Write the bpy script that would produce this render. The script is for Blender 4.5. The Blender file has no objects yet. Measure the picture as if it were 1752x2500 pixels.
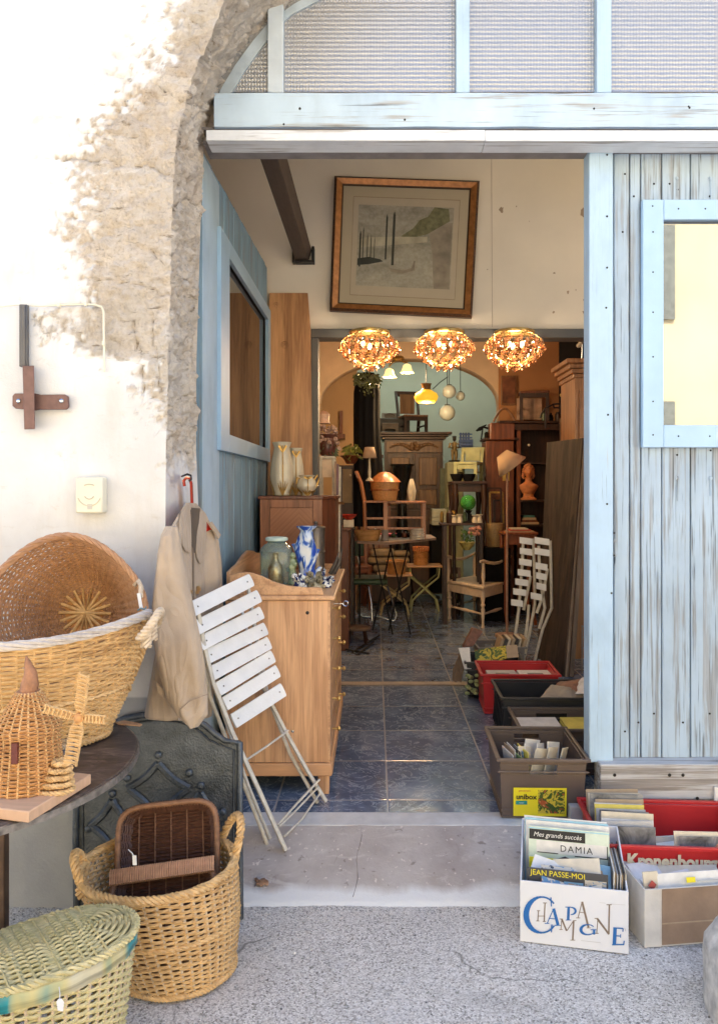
import bpy, bmesh, math, random
from mathutils import Vector, Matrix, noise
random.seed(11)
S = bpy.context.scene; C = S.collection
F = 1700.0; PI = math.pi
def P(px, py, Y):            # a point of the place from its bearing and its distance
    return Vector(((px-840)*Y/F, Y, 1.35-(py-1095)*Y/F))
def R(a): return math.radians(a)
def rnd(a, b): return random.uniform(a, b)
def lerp(a, b, t): return a+(b-a)*t
def interp(tab, x):
    if x <= tab[0][0]: return tab[0][1]
    for (a, va), (b, vb) in zip(tab, tab[1:]):
        if x <= b: return va+(vb-va)*(x-a)/(b-a)
    return tab[-1][1]

class MB:
    def __init__(s): s.v = []; s.f = []; s.m = []; s.mi = 0
    def add(s, vs, fs, M=None):
        o = len(s.v)
        for v in vs:
            v = Vector(v); s.v.append(M @ v if M else v)
        for f in fs: s.f.append([i+o for i in f]); s.m.append(s.mi)
        return s
    def box(s, c, d, rot=None, M=None):
        hx, hy, hz = d[0]/2, d[1]/2, d[2]/2
        T = Matrix.Translation(Vector(c))
        if rot: T = T @ Matrix.Rotation(rot[2], 4, 'Z') @ Matrix.Rotation(rot[1], 4, 'Y') @ Matrix.Rotation(rot[0], 4, 'X')
        if M: T = M @ T
        vs = [(x, y, z) for x in (-hx, hx) for y in (-hy, hy) for z in (-hz, hz)]
        return s.add(vs, [(0,1,3,2),(4,6,7,5),(0,4,5,1),(2,3,7,6),(0,2,6,4),(1,5,7,3)], T)
    def span(s, a, b, M=None):
        return s.box([(a[i]+b[i])/2 for i in range(3)], [abs(a[i]-b[i]) for i in range(3)], M=M)
    def pbox(s, x0, y0, x1, y1, Y0, Y1):     # front face at Y0 seen between two bearings, reaching back to Y1
        a = P(x0, y0, Y0); b = P(x1, y1, Y0)
        return s.span((a.x, Y0, a.z), (b.x, Y1, b.z))
    def bar(s, a, b, w, t, up=(0,0,1)):       # rectangular bar from a to b
        a = Vector(a); b = Vector(b); d = b-a; L = d.length; d.normalize()
        u = Vector(up); x = d.cross(u)
        if x.length < 1e-4: x = d.cross(Vector((0,1,0)))
        x.normalize(); y = x.cross(d).normalized()
        vs = []
        for p in (a, b):
            for sx, sy in ((-1,-1),(1,-1),(1,1),(-1,1)): vs.append(p+x*sx*w/2+y*sy*t/2)
        return s.add(vs, [(3,2,1,0),(4,5,6,7),(0,1,5,4),(1,2,6,5),(2,3,7,6),(3,0,4,7)])
    def tube(s, pts, r, n=8, closed=False, flat=1.0):
        pts = [Vector(p) for p in pts]; N = len(pts)
        rs = r if isinstance(r, (list, tuple)) else [r]*N
        o = len(s.v); up = None; rings = []
        for i, p in enumerate(pts):
            if closed: t = pts[(i+1) % N]-pts[i-1]
            else: t = pts[min(i+1, N-1)]-pts[max(i-1, 0)]
            if t.length < 1e-9: t = Vector((0,0,1))
            t.normalize()
            if up is None:
                up = Vector((0,0,1)) if abs(t.z) < .9 else Vector((0,1,0))
            x = up-t*up.dot(t)
            if x.length < 1e-5: x = Vector((1,0,0))-t*t.x
            x.normalize(); up = x; y = t.cross(x)
            for k in range(n):
                a = 2*PI*k/n
                s.v.append(p+x*math.cos(a)*rs[i]+y*math.sin(a)*rs[i]*flat)
        m = N if closed else N-1
        for i in range(m):
            for k in range(n):
                a = o+i*n+k; b = o+i*n+(k+1) % n; j = (i+1) % N
                s.f.append([a, b, o+j*n+(k+1) % n, o+j*n+k]); s.m.append(s.mi)
        if not closed:
            s.f.append([o+k for k in range(n)][::-1]); s.m.append(s.mi)
            s.f.append([o+(N-1)*n+k for k in range(n)]); s.m.append(s.mi)
        return s
    def lathe(s, prof, c=(0,0,0), n=24, M=None, sx=1, sy=1, fn=None):
        c = Vector(c); vs = []; fs = []
        for (r, z) in prof:
            for k in range(n):
                a = 2*PI*k/n; q = r*(fn(a, z) if fn else 1)
                vs.append(c+Vector((math.cos(a)*q*sx, math.sin(a)*q*sy, z)))
        m = len(prof)
        for i in range(m-1):
            for k in range(n):
                fs.append((i*n+k, i*n+(k+1) % n, (i+1)*n+(k+1) % n, (i+1)*n+k))
        fs.append(tuple(range(n))[::-1]); fs.append(tuple((m-1)*n+k for k in range(n)))
        return s.add(vs, fs, M)
    def ball(s, c, r, n=12, sc=(1,1,1), M=None):
        prof = [(max(math.sin(PI*i/(n//2+1)), 1e-3)*r, -math.cos(PI*i/(n//2+1))*r) for i in range(n//2+2)]
        T = Matrix.Translation(Vector(c)) @ Matrix.Diagonal((*sc, 1))
        return s.lathe(prof, n=n, M=(M @ T) if M else T)
    def prism(s, pts, d):                     # planar outline pts pushed along vector d
        pts = [Vector(p) for p in pts]; d = Vector(d); n = len(pts)
        return s.add(pts+[p+d for p in pts], [tuple(range(n)), tuple(range(2*n-1, n-1, -1))]+[(i, i+n, (i+1) % n+n, (i+1) % n) for i in range(n)])
    def sheet(s, g):
        h = len(g); w = len(g[0])
        return s.add([p for r in g for p in r], [(i*w+j, i*w+j+1, (i+1)*w+j+1, (i+1)*w+j) for i in range(h-1) for j in range(w-1)])
    def xf(s, M): s.v = [M @ v for v in s.v]; return s

WM = {}
def _mat(o, loc, rz):
    return Matrix.Translation(Vector(loc)) @ Matrix.Rotation(rz, 4, 'Z')
def props(o, label=None, cat=None, group=None, kind=None):
    if label: o['label'] = label
    if cat: o['category'] = cat
    if group: o['group'] = group
    if kind: o['kind'] = kind
    return o
def thing(name, label, cat, loc=(0,0,0), rz=0, group=None):
    o = bpy.data.objects.new(name, None); C.objects.link(o); o.empty_display_size = .05
    o.location = loc; o.rotation_euler = (0, 0, rz); WM[o.name] = _mat(o, loc, rz)
    return props(o, label, cat, group)
def obj(name, mb, mats, parent=None, w=True, loc=(0,0,0), rz=0, label=None, cat=None, group=None, kind=None, smooth=35, bev=0, solid=0, fix=False, sub=0):
    """links a mesh builder as ONE mesh object; w: its points are given in place, not about the thing's origin"""
    me = bpy.data.meshes.new(name)
    if parent is not None:
        Mx = WM[parent.name]
        vs = [Mx.inverted() @ v for v in mb.v] if w else mb.v
        my = Mx
    else:
        if w and not fix:
            xs = [v.x for v in mb.v]; ys = [v.y for v in mb.v]; z0 = min(v.z for v in mb.v)
            loc = ((min(xs)+max(xs))/2, (min(ys)+max(ys))/2, z0)
        if fix: loc = (0,0,0)
        my = _mat(None, loc, rz)
        vs = [my.inverted() @ v for v in mb.v] if w else mb.v
    me.from_pydata([tuple(v) for v in vs], [], mb.f)
    if not isinstance(mats, (list, tuple)): mats = [mats]
    for m in mats: me.materials.append(m)
    if len(mats) > 1: me.polygons.foreach_set('material_index', mb.m)
    me.validate(); me.update()
    if smooth:
        me.polygons.foreach_set('use_smooth', [True]*len(me.polygons))
        try: me.set_sharp_from_angle(angle=R(smooth))
        except Exception: pass
    o = bpy.data.objects.new(name, me); C.objects.link(o)
    if parent is not None: o.parent = parent; WM[o.name] = my
    else: o.location = loc; o.rotation_euler = (0, 0, rz); WM[o.name] = my
    if bev:
        b = o.modifiers.new('bevel', 'BEVEL'); b.width = bev; b.segments = 2; b.limit_method = 'ANGLE'; b.angle_limit = R(40)
    if solid:
        b = o.modifiers.new('solid', 'SOLIDIFY'); b.thickness = solid; b.offset = 0
    if sub:
        b = o.modifiers.new('sub', 'SUBSURF'); b.levels = sub; b.render_levels = sub
    return props(o, label, cat, group, kind)
def dup(root, loc, rz=None, label=None, group=None):
    r = root.copy(); C.objects.link(r); r.location = loc
    if rz is not None: r.rotation_euler = (0, 0, rz)
    if label: r['label'] = label
    if group: r['group'] = group
    for ch in list(root.children):
        c = ch.copy(); C.objects.link(c); c.parent = r
        for g in ch.children:
            d = g.copy(); C.objects.link(d); d.parent = c
    return r
def textmb(body, size, shear=0, offset=0, space=1):
    cu = bpy.data.curves.new('lettering', 'FONT'); cu.body = body; cu.size = size; cu.shear = shear; cu.offset = offset
    cu.align_x = 'CENTER'; cu.align_y = 'CENTER'; cu.resolution_u = 3; cu.space_character = space
    o = bpy.data.objects.new('lettering', cu); C.objects.link(o)
    dg = bpy.context.evaluated_depsgraph_get(); me = bpy.data.meshes.new_from_object(o.evaluated_get(dg))
    mb = MB(); mb.add([v.co.copy() for v in me.vertices], [tuple(p.vertices) for p in me.polygons])
    bpy.data.objects.remove(o); bpy.data.curves.remove(cu); bpy.data.meshes.remove(me)
    return mb

# ---------------------------------------------------------------- materials
MATS = {}
def newmat(name):
    m = bpy.data.materials.new(name); m.use_nodes = True; nt = m.node_tree
    MATS[name] = m
    return m, nt, nt.nodes['Principled BSDF']
def tc(nt, scale=(1,1,1), rot=(0,0,0)):
    t = nt.nodes.new('ShaderNodeTexCoord'); mp = nt.nodes.new('ShaderNodeMapping')
    mp.inputs['Scale'].default_value = scale; mp.inputs['Rotation'].default_value = rot
    nt.links.new(t.outputs['Object'], mp.inputs['Vector']); return mp.outputs['Vector']
def nz(nt, vec, scale, detail=5, rough=.55, dist=0):
    n = nt.nodes.new('ShaderNodeTexNoise'); n.inputs['Scale'].default_value = scale
    n.inputs['Detail'].default_value = detail; n.inputs['Roughness'].default_value = rough; n.inputs['Distortion'].default_value = dist
    nt.links.new(vec, n.inputs['Vector']); return n.outputs['Fac']
def ramp(nt, fac, stops, lin='LINEAR'):
    r = nt.nodes.new('ShaderNodeValToRGB'); r.color_ramp.interpolation = lin
    e = r.color_ramp.elements
    while len(e) < len(stops): e.new(.5)
    for i, (p, c) in enumerate(stops):
        e[i].position = p
        c = (c, c, c) if isinstance(c, (int, float)) else c
        e[i].color = (*c, 1)
    nt.links.new(fac, r.inputs['Fac']); return r.outputs['Color']
def mixc(nt, fac, a, b, mode='MIX'):
    x = nt.nodes.new('ShaderNodeMix'); x.data_type = 'RGBA'; x.blend_type = mode
    for sk, v in ((x.inputs[0], fac), (x.inputs[6], a), (x.inputs[7], b)):
        if isinstance(v, (int, float)): sk.default_value = v
        elif isinstance(v, tuple): sk.default_value = (*v, 1)
        else: nt.links.new(v, sk)
    return x.outputs[2]
def bump(nt, bs, h, strength=.4, dist=.01):
    b = nt.nodes.new('ShaderNodeBump'); b.inputs['Strength'].default_value = strength; b.inputs['Distance'].default_value = dist
    nt.links.new(h, b.inputs['Height']); nt.links.new(b.outputs['Normal'], bs.inputs['Normal']); return b
def dark(c, k): return tuple(max(0, min(1, x*k)) for x in c)
def plain(name, c, rough=.5, metal=0, var=.25, vs=9, bp=.15, bs_=90, c2=None, spec=None, stretch=(1,1,1), coat=0):
    m, nt, b = newmat(name)
    v = tc(nt, stretch); a = dark(c, 1-var); d = c2 or dark(c, 1+var)
    col = ramp(nt, nz(nt, v, vs, 6), [(.3, a), (.7, d)])
    nt.links.new(col, b.inputs['Base Color'])
    b.inputs['Roughness'].default_value = rough; b.inputs['Metallic'].default_value = metal
    if spec is not None: b.inputs['Specular IOR Level'].default_value = spec
    if coat: b.inputs['Coat Weight'].default_value = coat; b.inputs['Coat Roughness'].default_value = .1
    if bp: bump(nt, b, nz(nt, v, bs_, 4), bp, .004)
    return m
def wood(name, c, c2, grain='z', scale=1, rough=.45, bp=.25, knots=True, coat=0):
    m, nt, b = newmat(name)
    st = {'z': (14, 14, 1.1), 'x': (1.1, 14, 14), 'y': (14, 1.1, 14)}[grain]
    st = tuple(q*scale for q in st)
    v = tc(nt, st)
    f1 = nz(nt, v, 1.6, 6, .6, .9)
    v2 = tc(nt, tuple(q*6 if q > 3*scale else q*2 for q in st)); f2 = nz(nt, v2, 2, 3, .6)
    col = ramp(nt, f1, [(.25, dark(c2, .75)), (.42, c2), (.55, c), (.66, dark(c, 1.12)), (.78, c2)])
    col = mixc(nt, .35, col, ramp(nt, f2, [(.3, dark(c2, .6)), (.7, dark(c, 1.15))]), 'MIX')
    if knots:
        vo = nt.nodes.new('ShaderNodeTexVoronoi'); vo.inputs['Scale'].default_value = 1.0
        nt.links.new(tc(nt, tuple(3.2*scale if q > 3*scale else 1.5*scale for q in st)), vo.inputs['Vector'])
        k = ramp(nt, vo.outputs['Distance'], [(.0, 1), (.07, .8), (.10, 0)])
        col = mixc(nt, k, col, dark(c2, .35))
    nt.links.new(col, b.inputs['Base Color']); b.inputs['Roughness'].default_value = rough
    if coat: b.inputs['Coat Weight'].default_value = coat; b.inputs['Coat Roughness'].default_value = .15
    bump(nt, b, f2, bp, .003)
    return m
def weathered(name, paint, under, grain='z', wear=.5, rough=.75, crack=0):
    """old paint on timber: grain lines, dark checks and rubbed-through patches"""
    m, nt, b = newmat(name)
    st = {'z': (30, 30, .9), 'x': (.9, 30, 30), 'y': (30, .9, 30)}[grain]
    f = nz(nt, tc(nt, st), 1.5, 7, .65, .35)
    g = nz(nt, tc(nt, tuple(q*2.5 if q > 2 else q*1.6 for q in st)), 1.7, 4, .6, .2)
    big = nz(nt, tc(nt, (2.2, 2.2, 1.2)), 2.2, 5, .6)
    pw = nz(nt, tc(nt, (5, 5, 1.4) if grain == 'z' else (1.4, 5, 5)), 2.4, 3, .5)
    fa_ = nt.nodes.new('ShaderNodeMath'); fa_.operation = 'MULTIPLY_ADD'; nt.links.new(pw, fa_.inputs[0]); fa_.inputs[1].default_value = .42; nt.links.new(f, fa_.inputs[2])
    fb_ = nt.nodes.new('ShaderNodeMath'); fb_.operation = 'SUBTRACT'; nt.links.new(fa_.outputs[0], fb_.inputs[0]); fb_.inputs[1].default_value = .20; f = fb_.outputs[0]
    pa = ramp(nt, big, [(.3, dark(paint, .84)), (.5, paint), (.7, dark(paint, 1.1))])
    w1 = ramp(nt, f, [(wear-.03, 1), (wear+.07, 0)])
    col = mixc(nt, w1, pa, ramp(nt, g, [(.3, dark(under, .55)), (.7, under)]))
    ck = ramp(nt, g, [(.28+crack, 1), (.35+crack, 0)])
    col = mixc(nt, mixc(nt, .75, (0,0,0), ck), col, dark(under, .22))
    nt.links.new(col, b.inputs['Base Color']); b.inputs['Roughness'].default_value = rough
    b.inputs['Specular IOR Level'].default_value = .25
    bump(nt, b, mixc(nt, .5, f, g), .55, .004)
    return m
def wickermat(name, c, c2, rough=.5):
    m, nt, b = newmat(name)
    f = nz(nt, tc(nt, (6, 6, 60)), 1.6, 4, .6); g = nz(nt, tc(nt), 60, 3); h = nz(nt, tc(nt), 4, 3)
    col = mixc(nt, .5, ramp(nt, f, [(.3, c2), (.65, c)]), ramp(nt, g, [(.3, dark(c2, .8)), (.7, dark(c, 1.15))]))
    col = mixc(nt, ramp(nt, h, [(.35, .0), (.7, .5)]), col, dark(c, 1.25))
    nt.links.new(col, b.inputs['Base Color']); b.inputs['Roughness'].default_value = rough
    b.inputs['Specular IOR Level'].default_value = .35
    bump(nt, b, g, .3, .002)
    return m
def glassmat(name, c, rough=.05, tr=.9, ior=1.45):
    m, nt, b = newmat(name)
    b.inputs['Base Color'].default_value = (*c, 1); b.inputs['Roughness'].default_value = rough
    b.inputs['Transmission Weight'].default_value = tr; b.inputs['IOR'].default_value = ior
    return m
def thinglass(name, tint, refl, rough=.01, body=None, bodyfac=0, bp=None):
    """a pane: part mirror, part see-through, part body colour"""
    m, nt, b = newmat(name); nt.nodes.remove(b)
    out = [n for n in nt.nodes if n.type == 'OUTPUT_MATERIAL'][0]
    tr = nt.nodes.new('ShaderNodeBsdfTransparent'); tr.inputs[0].default_value = (*tint, 1)
    gl = nt.nodes.new('ShaderNodeBsdfGlossy'); gl.inputs['Roughness'].default_value = rough
    mx = nt.nodes.new('ShaderNodeMixShader'); mx.inputs[0].default_value = refl
    last = tr.outputs[0]
    if body:
        df = nt.nodes.new('ShaderNodeBsdfDiffuse'); df.inputs[0].default_value = (*body, 1)
        m2 = nt.nodes.new('ShaderNodeMixShader'); m2.inputs[0].default_value = bodyfac
        nt.links.new(tr.outputs[0], m2.inputs[1]); nt.links.new(df.outputs[0], m2.inputs[2]); last = m2.outputs[0]
    nt.links.new(last, mx.inputs[1]); nt.links.new(gl.outputs[0], mx.inputs[2]); nt.links.new(mx.outputs[0], out.inputs[0])
    if bp:
        bb = nt.nodes.new('ShaderNodeBump'); bb.inputs['Strength'].default_value = bp; bb.inputs['Distance'].default_value = .004
        v = tc(nt)
        hs = []
        for d, sc in (('Z', 55), ('X', 80)):
            w = nt.nodes.new('ShaderNodeTexWave'); w.bands_direction = d; w.inputs['Scale'].default_value = sc*.32; w.inputs['Distortion'].default_value = .4
            w.inputs['Detail'].default_value = 1
            nt.links.new(v, w.inputs['Vector']); hs.append(w.outputs['Fac'])
        h = mixc(nt, .5, hs[0], hs[1])
        nt.links.new(h, bb.inputs['Height']); nt.links.new(bb.outputs[0], gl.inputs['Normal'])
        if body: nt.links.new(bb.outputs[0], df.inputs['Normal'])
    return m
def emit(name, c, s):
    m, nt, b = newmat(name)
    b.inputs['Base Color'].default_value = (*c, 1); b.inputs['Emission Color'].default_value = (*c, 1); b.inputs['Emission Strength'].default_value = s
    return m

blue_plank = weathered('blue_plank', (.38,.475,.565), (.36,.39,.41), 'z', .44, crack=.06)
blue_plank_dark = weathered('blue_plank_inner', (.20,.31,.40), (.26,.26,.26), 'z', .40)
blue_board = weathered('blue_board', (.42,.56,.69), (.50,.52,.52), 'z', .30)
blue_board_x = weathered('blue_board_level', (.47,.58,.67), (.44,.44,.42), 'x', .38, crack=.02)
blue_frame = plain('blue_frame_paint', (.38,.55,.73), .5, var=.06, vs=5, bp=.1)
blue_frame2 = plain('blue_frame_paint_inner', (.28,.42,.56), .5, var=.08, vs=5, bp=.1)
grey_timber = weathered('grey_timber', (.50,.50,.50), (.36,.33,.30), 'x', .48)
trim_grey = plain('grey_trim_paint', (.50,.56,.60), .6, var=.1, bp=.1)
frame_grey = plain('dark_grey_paint', (.085,.083,.08), .5, var=.1)
cream_wall = plain('cream_plaster', (.80,.71,.59), .9, var=.07, vs=1.5, bp=.1, bs_=40)
pine = wood('waxed_pine', (.70,.40,.205), (.48,.24,.11), 'z', .8, .5)
pine_x = wood('waxed_pine_level', (.66,.38,.195), (.46,.23,.105), 'y', .8, .4, knots=False)
oakboard = wood('oak_board', (.60,.30,.125), (.34,.145,.055), 'z', .42, .45)
mahog = wood('red_brown_wood', (.17,.050,.020), (.075,.022,.010), 'z', 1, .4, knots=False, coat=.1)
walnut = wood('dark_walnut', (.045,.018,.010), (.020,.008,.005), 'z', 1, .45, knots=False)
midwood = wood('mid_brown_wood', (.24,.115,.048), (.13,.055,.022), 'z', 1, .35, knots=False, coat=.3)
orangewood = wood('orange_wood', (.42,.15,.045), (.26,.08,.022), 'z', 1, .4, knots=False, coat=.2)
greyboard = wood('grey_brown_board', (.080,.050,.034), (.026,.018,.013), 'z', .7, .8)
whitepaint = plain('white_chair_paint', (.80,.79,.76), .5, var=.05, vs=14, bp=.2)
agedpaint = plain('aged_cream_paint', (.58,.53,.44), .6, var=.18, vs=25, bp=.3)
creampaint = plain('pale_peach_paint', (.68,.52,.37), .5, var=.12, vs=20)
wick_nat = wickermat('straw_wicker', (.70,.46,.21), (.36,.19,.07))
wick_orange = wickermat('honey_wicker', (.60,.31,.115), (.30,.13,.045))
wick_pale = wickermat('pale_peeled_wicker', (.62,.50,.36), (.44,.32,.20))
wick_green = wickermat('green_yellow_wicker', (.68,.57,.31), (.40,.36,.15))
wick_dark = wickermat('dark_brown_wicker', (.10,.042,.026), (.042,.018,.013))
wick_inner = wickermat('brown_wicker', (.42,.23,.12), (.26,.13,.065))
iron = plain('cast_iron', (.085,.095,.105), .38, .6, var=.35, vs=18, bp=.9, bs_=130)
darkiron = plain('dark_iron', (.03,.028,.027), .5, .6, var=.3)
steel = plain('steel', (.5,.5,.5), .25, 1, var=.1)
brass = plain('brass', (.55,.38,.14), .3, .9, var=.15)
rustbrown = plain('brown_painted_iron', (.16,.085,.07), .5, .3, var=.2, vs=30)
darkgrey_paint = plain('grey_painted_iron', (.10,.095,.095), .4, .3, var=.2)
beige_plastic = plain('cream_plastic', (.70,.66,.52), .4, var=.04, bp=0)
white_plastic = plain('white_plastic', (.72,.70,.66), .4, var=.04, bp=0)
m, nt, b = newmat('khaki_cloth')
nt.links.new(ramp(nt, nz(nt, tc(nt), 9, 5), [(.3, (.38,.29,.205)), (.7, (.47,.365,.265))]), b.inputs['Base Color']); b.inputs['Roughness'].default_value = .9; b.inputs['Specular IOR Level'].default_value = .2
b.inputs['Sheen Weight'].default_value = .15
rdg = nt.nodes.new('ShaderNodeMath'); rdg.operation = 'PINGPONG'; rdg.inputs[1].default_value = .12; nt.links.new(nz(nt, tc(nt, (1.3, 1.3, .5)), 7, 2, .5, .9), rdg.inputs[0])
b1 = nt.nodes.new('ShaderNodeBump'); b1.inputs['Strength'].default_value = .6; b1.inputs['Distance'].default_value = .06; nt.links.new(rdg.outputs[0], b1.inputs['Height'])
b2 = nt.nodes.new('ShaderNodeBump'); b2.inputs['Strength'].default_value = .4; b2.inputs['Distance'].default_value = .002; nt.links.new(nz(nt, tc(nt), 380, 2), b2.inputs['Height']); nt.links.new(b1.outputs[0], b2.inputs['Normal']); nt.links.new(b2.outputs[0], b.inputs['Normal'])
coatcloth = m
coatlining = plain('dark_cloth_lining', (.10,.075,.055), .8, var=.1)
redplastic = plain('red_plastic', (.52,.028,.032), .35, var=.10, vs=4, bp=.08)
brownplastic = plain('brown_plastic', (.125,.092,.075), .4, var=.1, vs=5, bp=.08)
blackplastic = plain('black_plastic', (.025,.026,.03), .4, var=.2)
greyplastic = plain('grey_plastic', (.20,.18,.17), .5, var=.1)
whitecard = plain('white_card', (.70,.71,.74), .6, var=.03, vs=3, bp=.05)
browncard = plain('brown_parcel_tape', (.30,.20,.13), .45, var=.15, vs=12, bp=.3, bs_=40)
oldcard = plain('stained_white_card', (.62,.58,.52), .7, var=.12, vs=14)
bluepaint = plain('blue_ink', (.015,.13,.40), .5, var=.05, bp=0)
taupe = plain('taupe_ink', (.22,.165,.125), .5, var=.05, bp=0)
black = plain('black_ink', (.012,.012,.014), .5, var=.1, bp=0)
yellow = plain('yellow_print', (.80,.68,.02), .5, var=.05, bp=0)
def ptone(n, c): return plain(n, c, .55, var=.12, vs=25, bp=0)
papers = [ptone('paper_white', (.74,.72,.68)), ptone('paper_cream', (.66,.58,.44)), ptone('paper_grey', (.50,.49,.48)), ptone('paper_tan', (.42,.31,.20)),
          ptone('paper_blue', (.22,.40,.55)), ptone('paper_yellow', (.70,.58,.12)), ptone('paper_dark', (.06,.06,.065)), ptone('paper_red', (.45,.08,.06)), ptone('paper_green', (.25,.36,.14))]
def printed(name, cols, scale=20):
    m, nt, b = newmat(name); v = nt.nodes.new('ShaderNodeTexVoronoi'); v.inputs['Scale'].default_value = scale
    v.feature = 'F1'; w = nz(nt, tc(nt), scale*.6, 4, .6, 1.5)
    st = [(.3+.4*i/max(1, len(cols)-1), c) for i, c in enumerate(cols)]
    nt.links.new(ramp(nt, w, st, 'CONSTANT' if len(cols) > 3 else 'LINEAR'), b.inputs['Base Color']); b.inputs['Roughness'].default_value = .4
    nt.nodes.remove(v); return m
printA = printed('printed_vegetables', [(.10,.16,.03),(.62,.48,.05),(.05,.10,.02),(.45,.10,.03),(.6,.5,.2)], 26)
printB = printed('printed_grey_photo', [(.03,.03,.03),(.2,.2,.2),(.45,.43,.40)], 14)
printC = printed('printed_collage', [(.04,.05,.07),(.55,.50,.42),(.12,.25,.40),(.6,.45,.3),(.05,.05,.05)], 18)
EXPO = 2.15
# ---------------------------------------------------------------- the stone and plaster arch wall
WY, BY = 2.66, 3.10                     # outer face of the wall, plane of the joinery
def arch_tab(pts, Y):
    t = [(P(x, y, Y).z, P(x, y, Y).x) for x, y in pts]; t.sort(); return t
TOPS = [(3.45,-.20),(3.6,-.02),(3.75,.25),(3.88,.62),(3.96,1.0),(4.0,1.3)]
xe_tab = arch_tab([(374,2050),(376,1500),(380,1000),(384,800),(388,600),(396,400),(404,300),(430,200),(452,130),(478,80),(512,0)], WY)+[(3.25,-.37)]+TOPS
xi_tab = arch_tab([(447,2050),(446,1500),(443,1200),(436,1000),(437,800),(443,600),(446,500),(450,400),(454,300),(468,255),(490,205),(520,150),(560,95),(600,50),(655,8)], BY)+[(3.38,-.27)]+[(z+.02,x+.02) for z, x in TOPS]
stone_tab = [(-200,430),(0,402),(60,352),(130,330),(165,300),(200,300),(240,258),(262,205),(290,170),(330,185),(355,120),(370,170),(450,160),(520,140),(580,160),(640,178),(665,200),(684,180),(700,128),(740,118),(775,150),(798,200),(812,300),(880,308),(925,330),(960,368),(1000,388),(1040,392),(1055,440),(1080,470),(2200,470)]
cracks = [[(70,357),(130,352),(180,352),(260,362),(330,366),(378,392),(410,420),(430,455),(445,470)],
          [(160,285),(210,298),(280,300),(320,318)],[(180,620),(240,628),(320,640),(360,655),(430,668),(446,672)],
          [(385,5),(420,30),(455,60),(492,86)],[(415,60),(440,95),(470,130),(500,150)],[(340,180),(385,210),(430,232),(470,262)],
          [(500,40),(520,80),(548,130)],[(296,720),(305,760),(318,810),(320,880)],[(335,705),(340,760),(356,830),(360,880)],
          [(175,800),(240,806),(300,812),(320,800)],[(330,890),(370,895),(392,930),(406,960),(425,962)],[(405,965),(430,1010),(445,1060),(452,1085)],
          [(300,725),(302,790),(420,812)],[(375,440),(410,470),(440,500)],[(330,560),(380,600),(440,640)],[(395,330),(425,330),(440,290)],[(125,1018),(131,1022)],[(203,1016),(206,1020)],[(275,930),(277,932)],[(352,1046),(354,1048)],[(235,160),(262,170),(300,168)],[(255,120),(280,130)],[(280,80),(300,86)],[(150,300),(160,312)],[(105,405),(118,412)],[(120,470),(140,500)]]
def seg_d(p, a, b):
    ax, ay = a; bx, by = b; dx, dy = bx-ax, by-ay; L = dx*dx+dy*dy
    t = max(0, min(1, ((p[0]-ax)*dx+(p[1]-ay)*dy)/L)) if L else 0
    return math.hypot(p[0]-ax-dx*t, p[1]-ay-dy*t)
crack_boxes = [(min(q[0] for q in c)-14, max(q[0] for q in c)+14, min(q[1] for q in c)-14, max(q[1] for q in c)+14, c) for c in cracks]
def crack_at(px, py):
    wx = px+9*noise.noise(Vector((px*.04, py*.04, 3))); wy = py+9*noise.noise(Vector((px*.04, py*.04, 9)))
    best = 99
    for x0, x1, y0, y1, c in crack_boxes:
        if x0 < px < x1 and y0 < py < y1:
            for a, b in zip(c, c[1:]): best = min(best, seg_d((wx, wy), a, b))
    return max(0, 1-best/(4.2+2.2*noise.noise(Vector((px*.03, py*.03, 1)))))
def mth0(nt, a, b_):
    n = nt.nodes.new('ShaderNodeMath'); n.operation = 'MULTIPLY_ADD'; nt.links.new(a, n.inputs[0]); nt.links.new(b_, n.inputs[1]); n.inputs[2].default_value = 0; return n.outputs[0]
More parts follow.
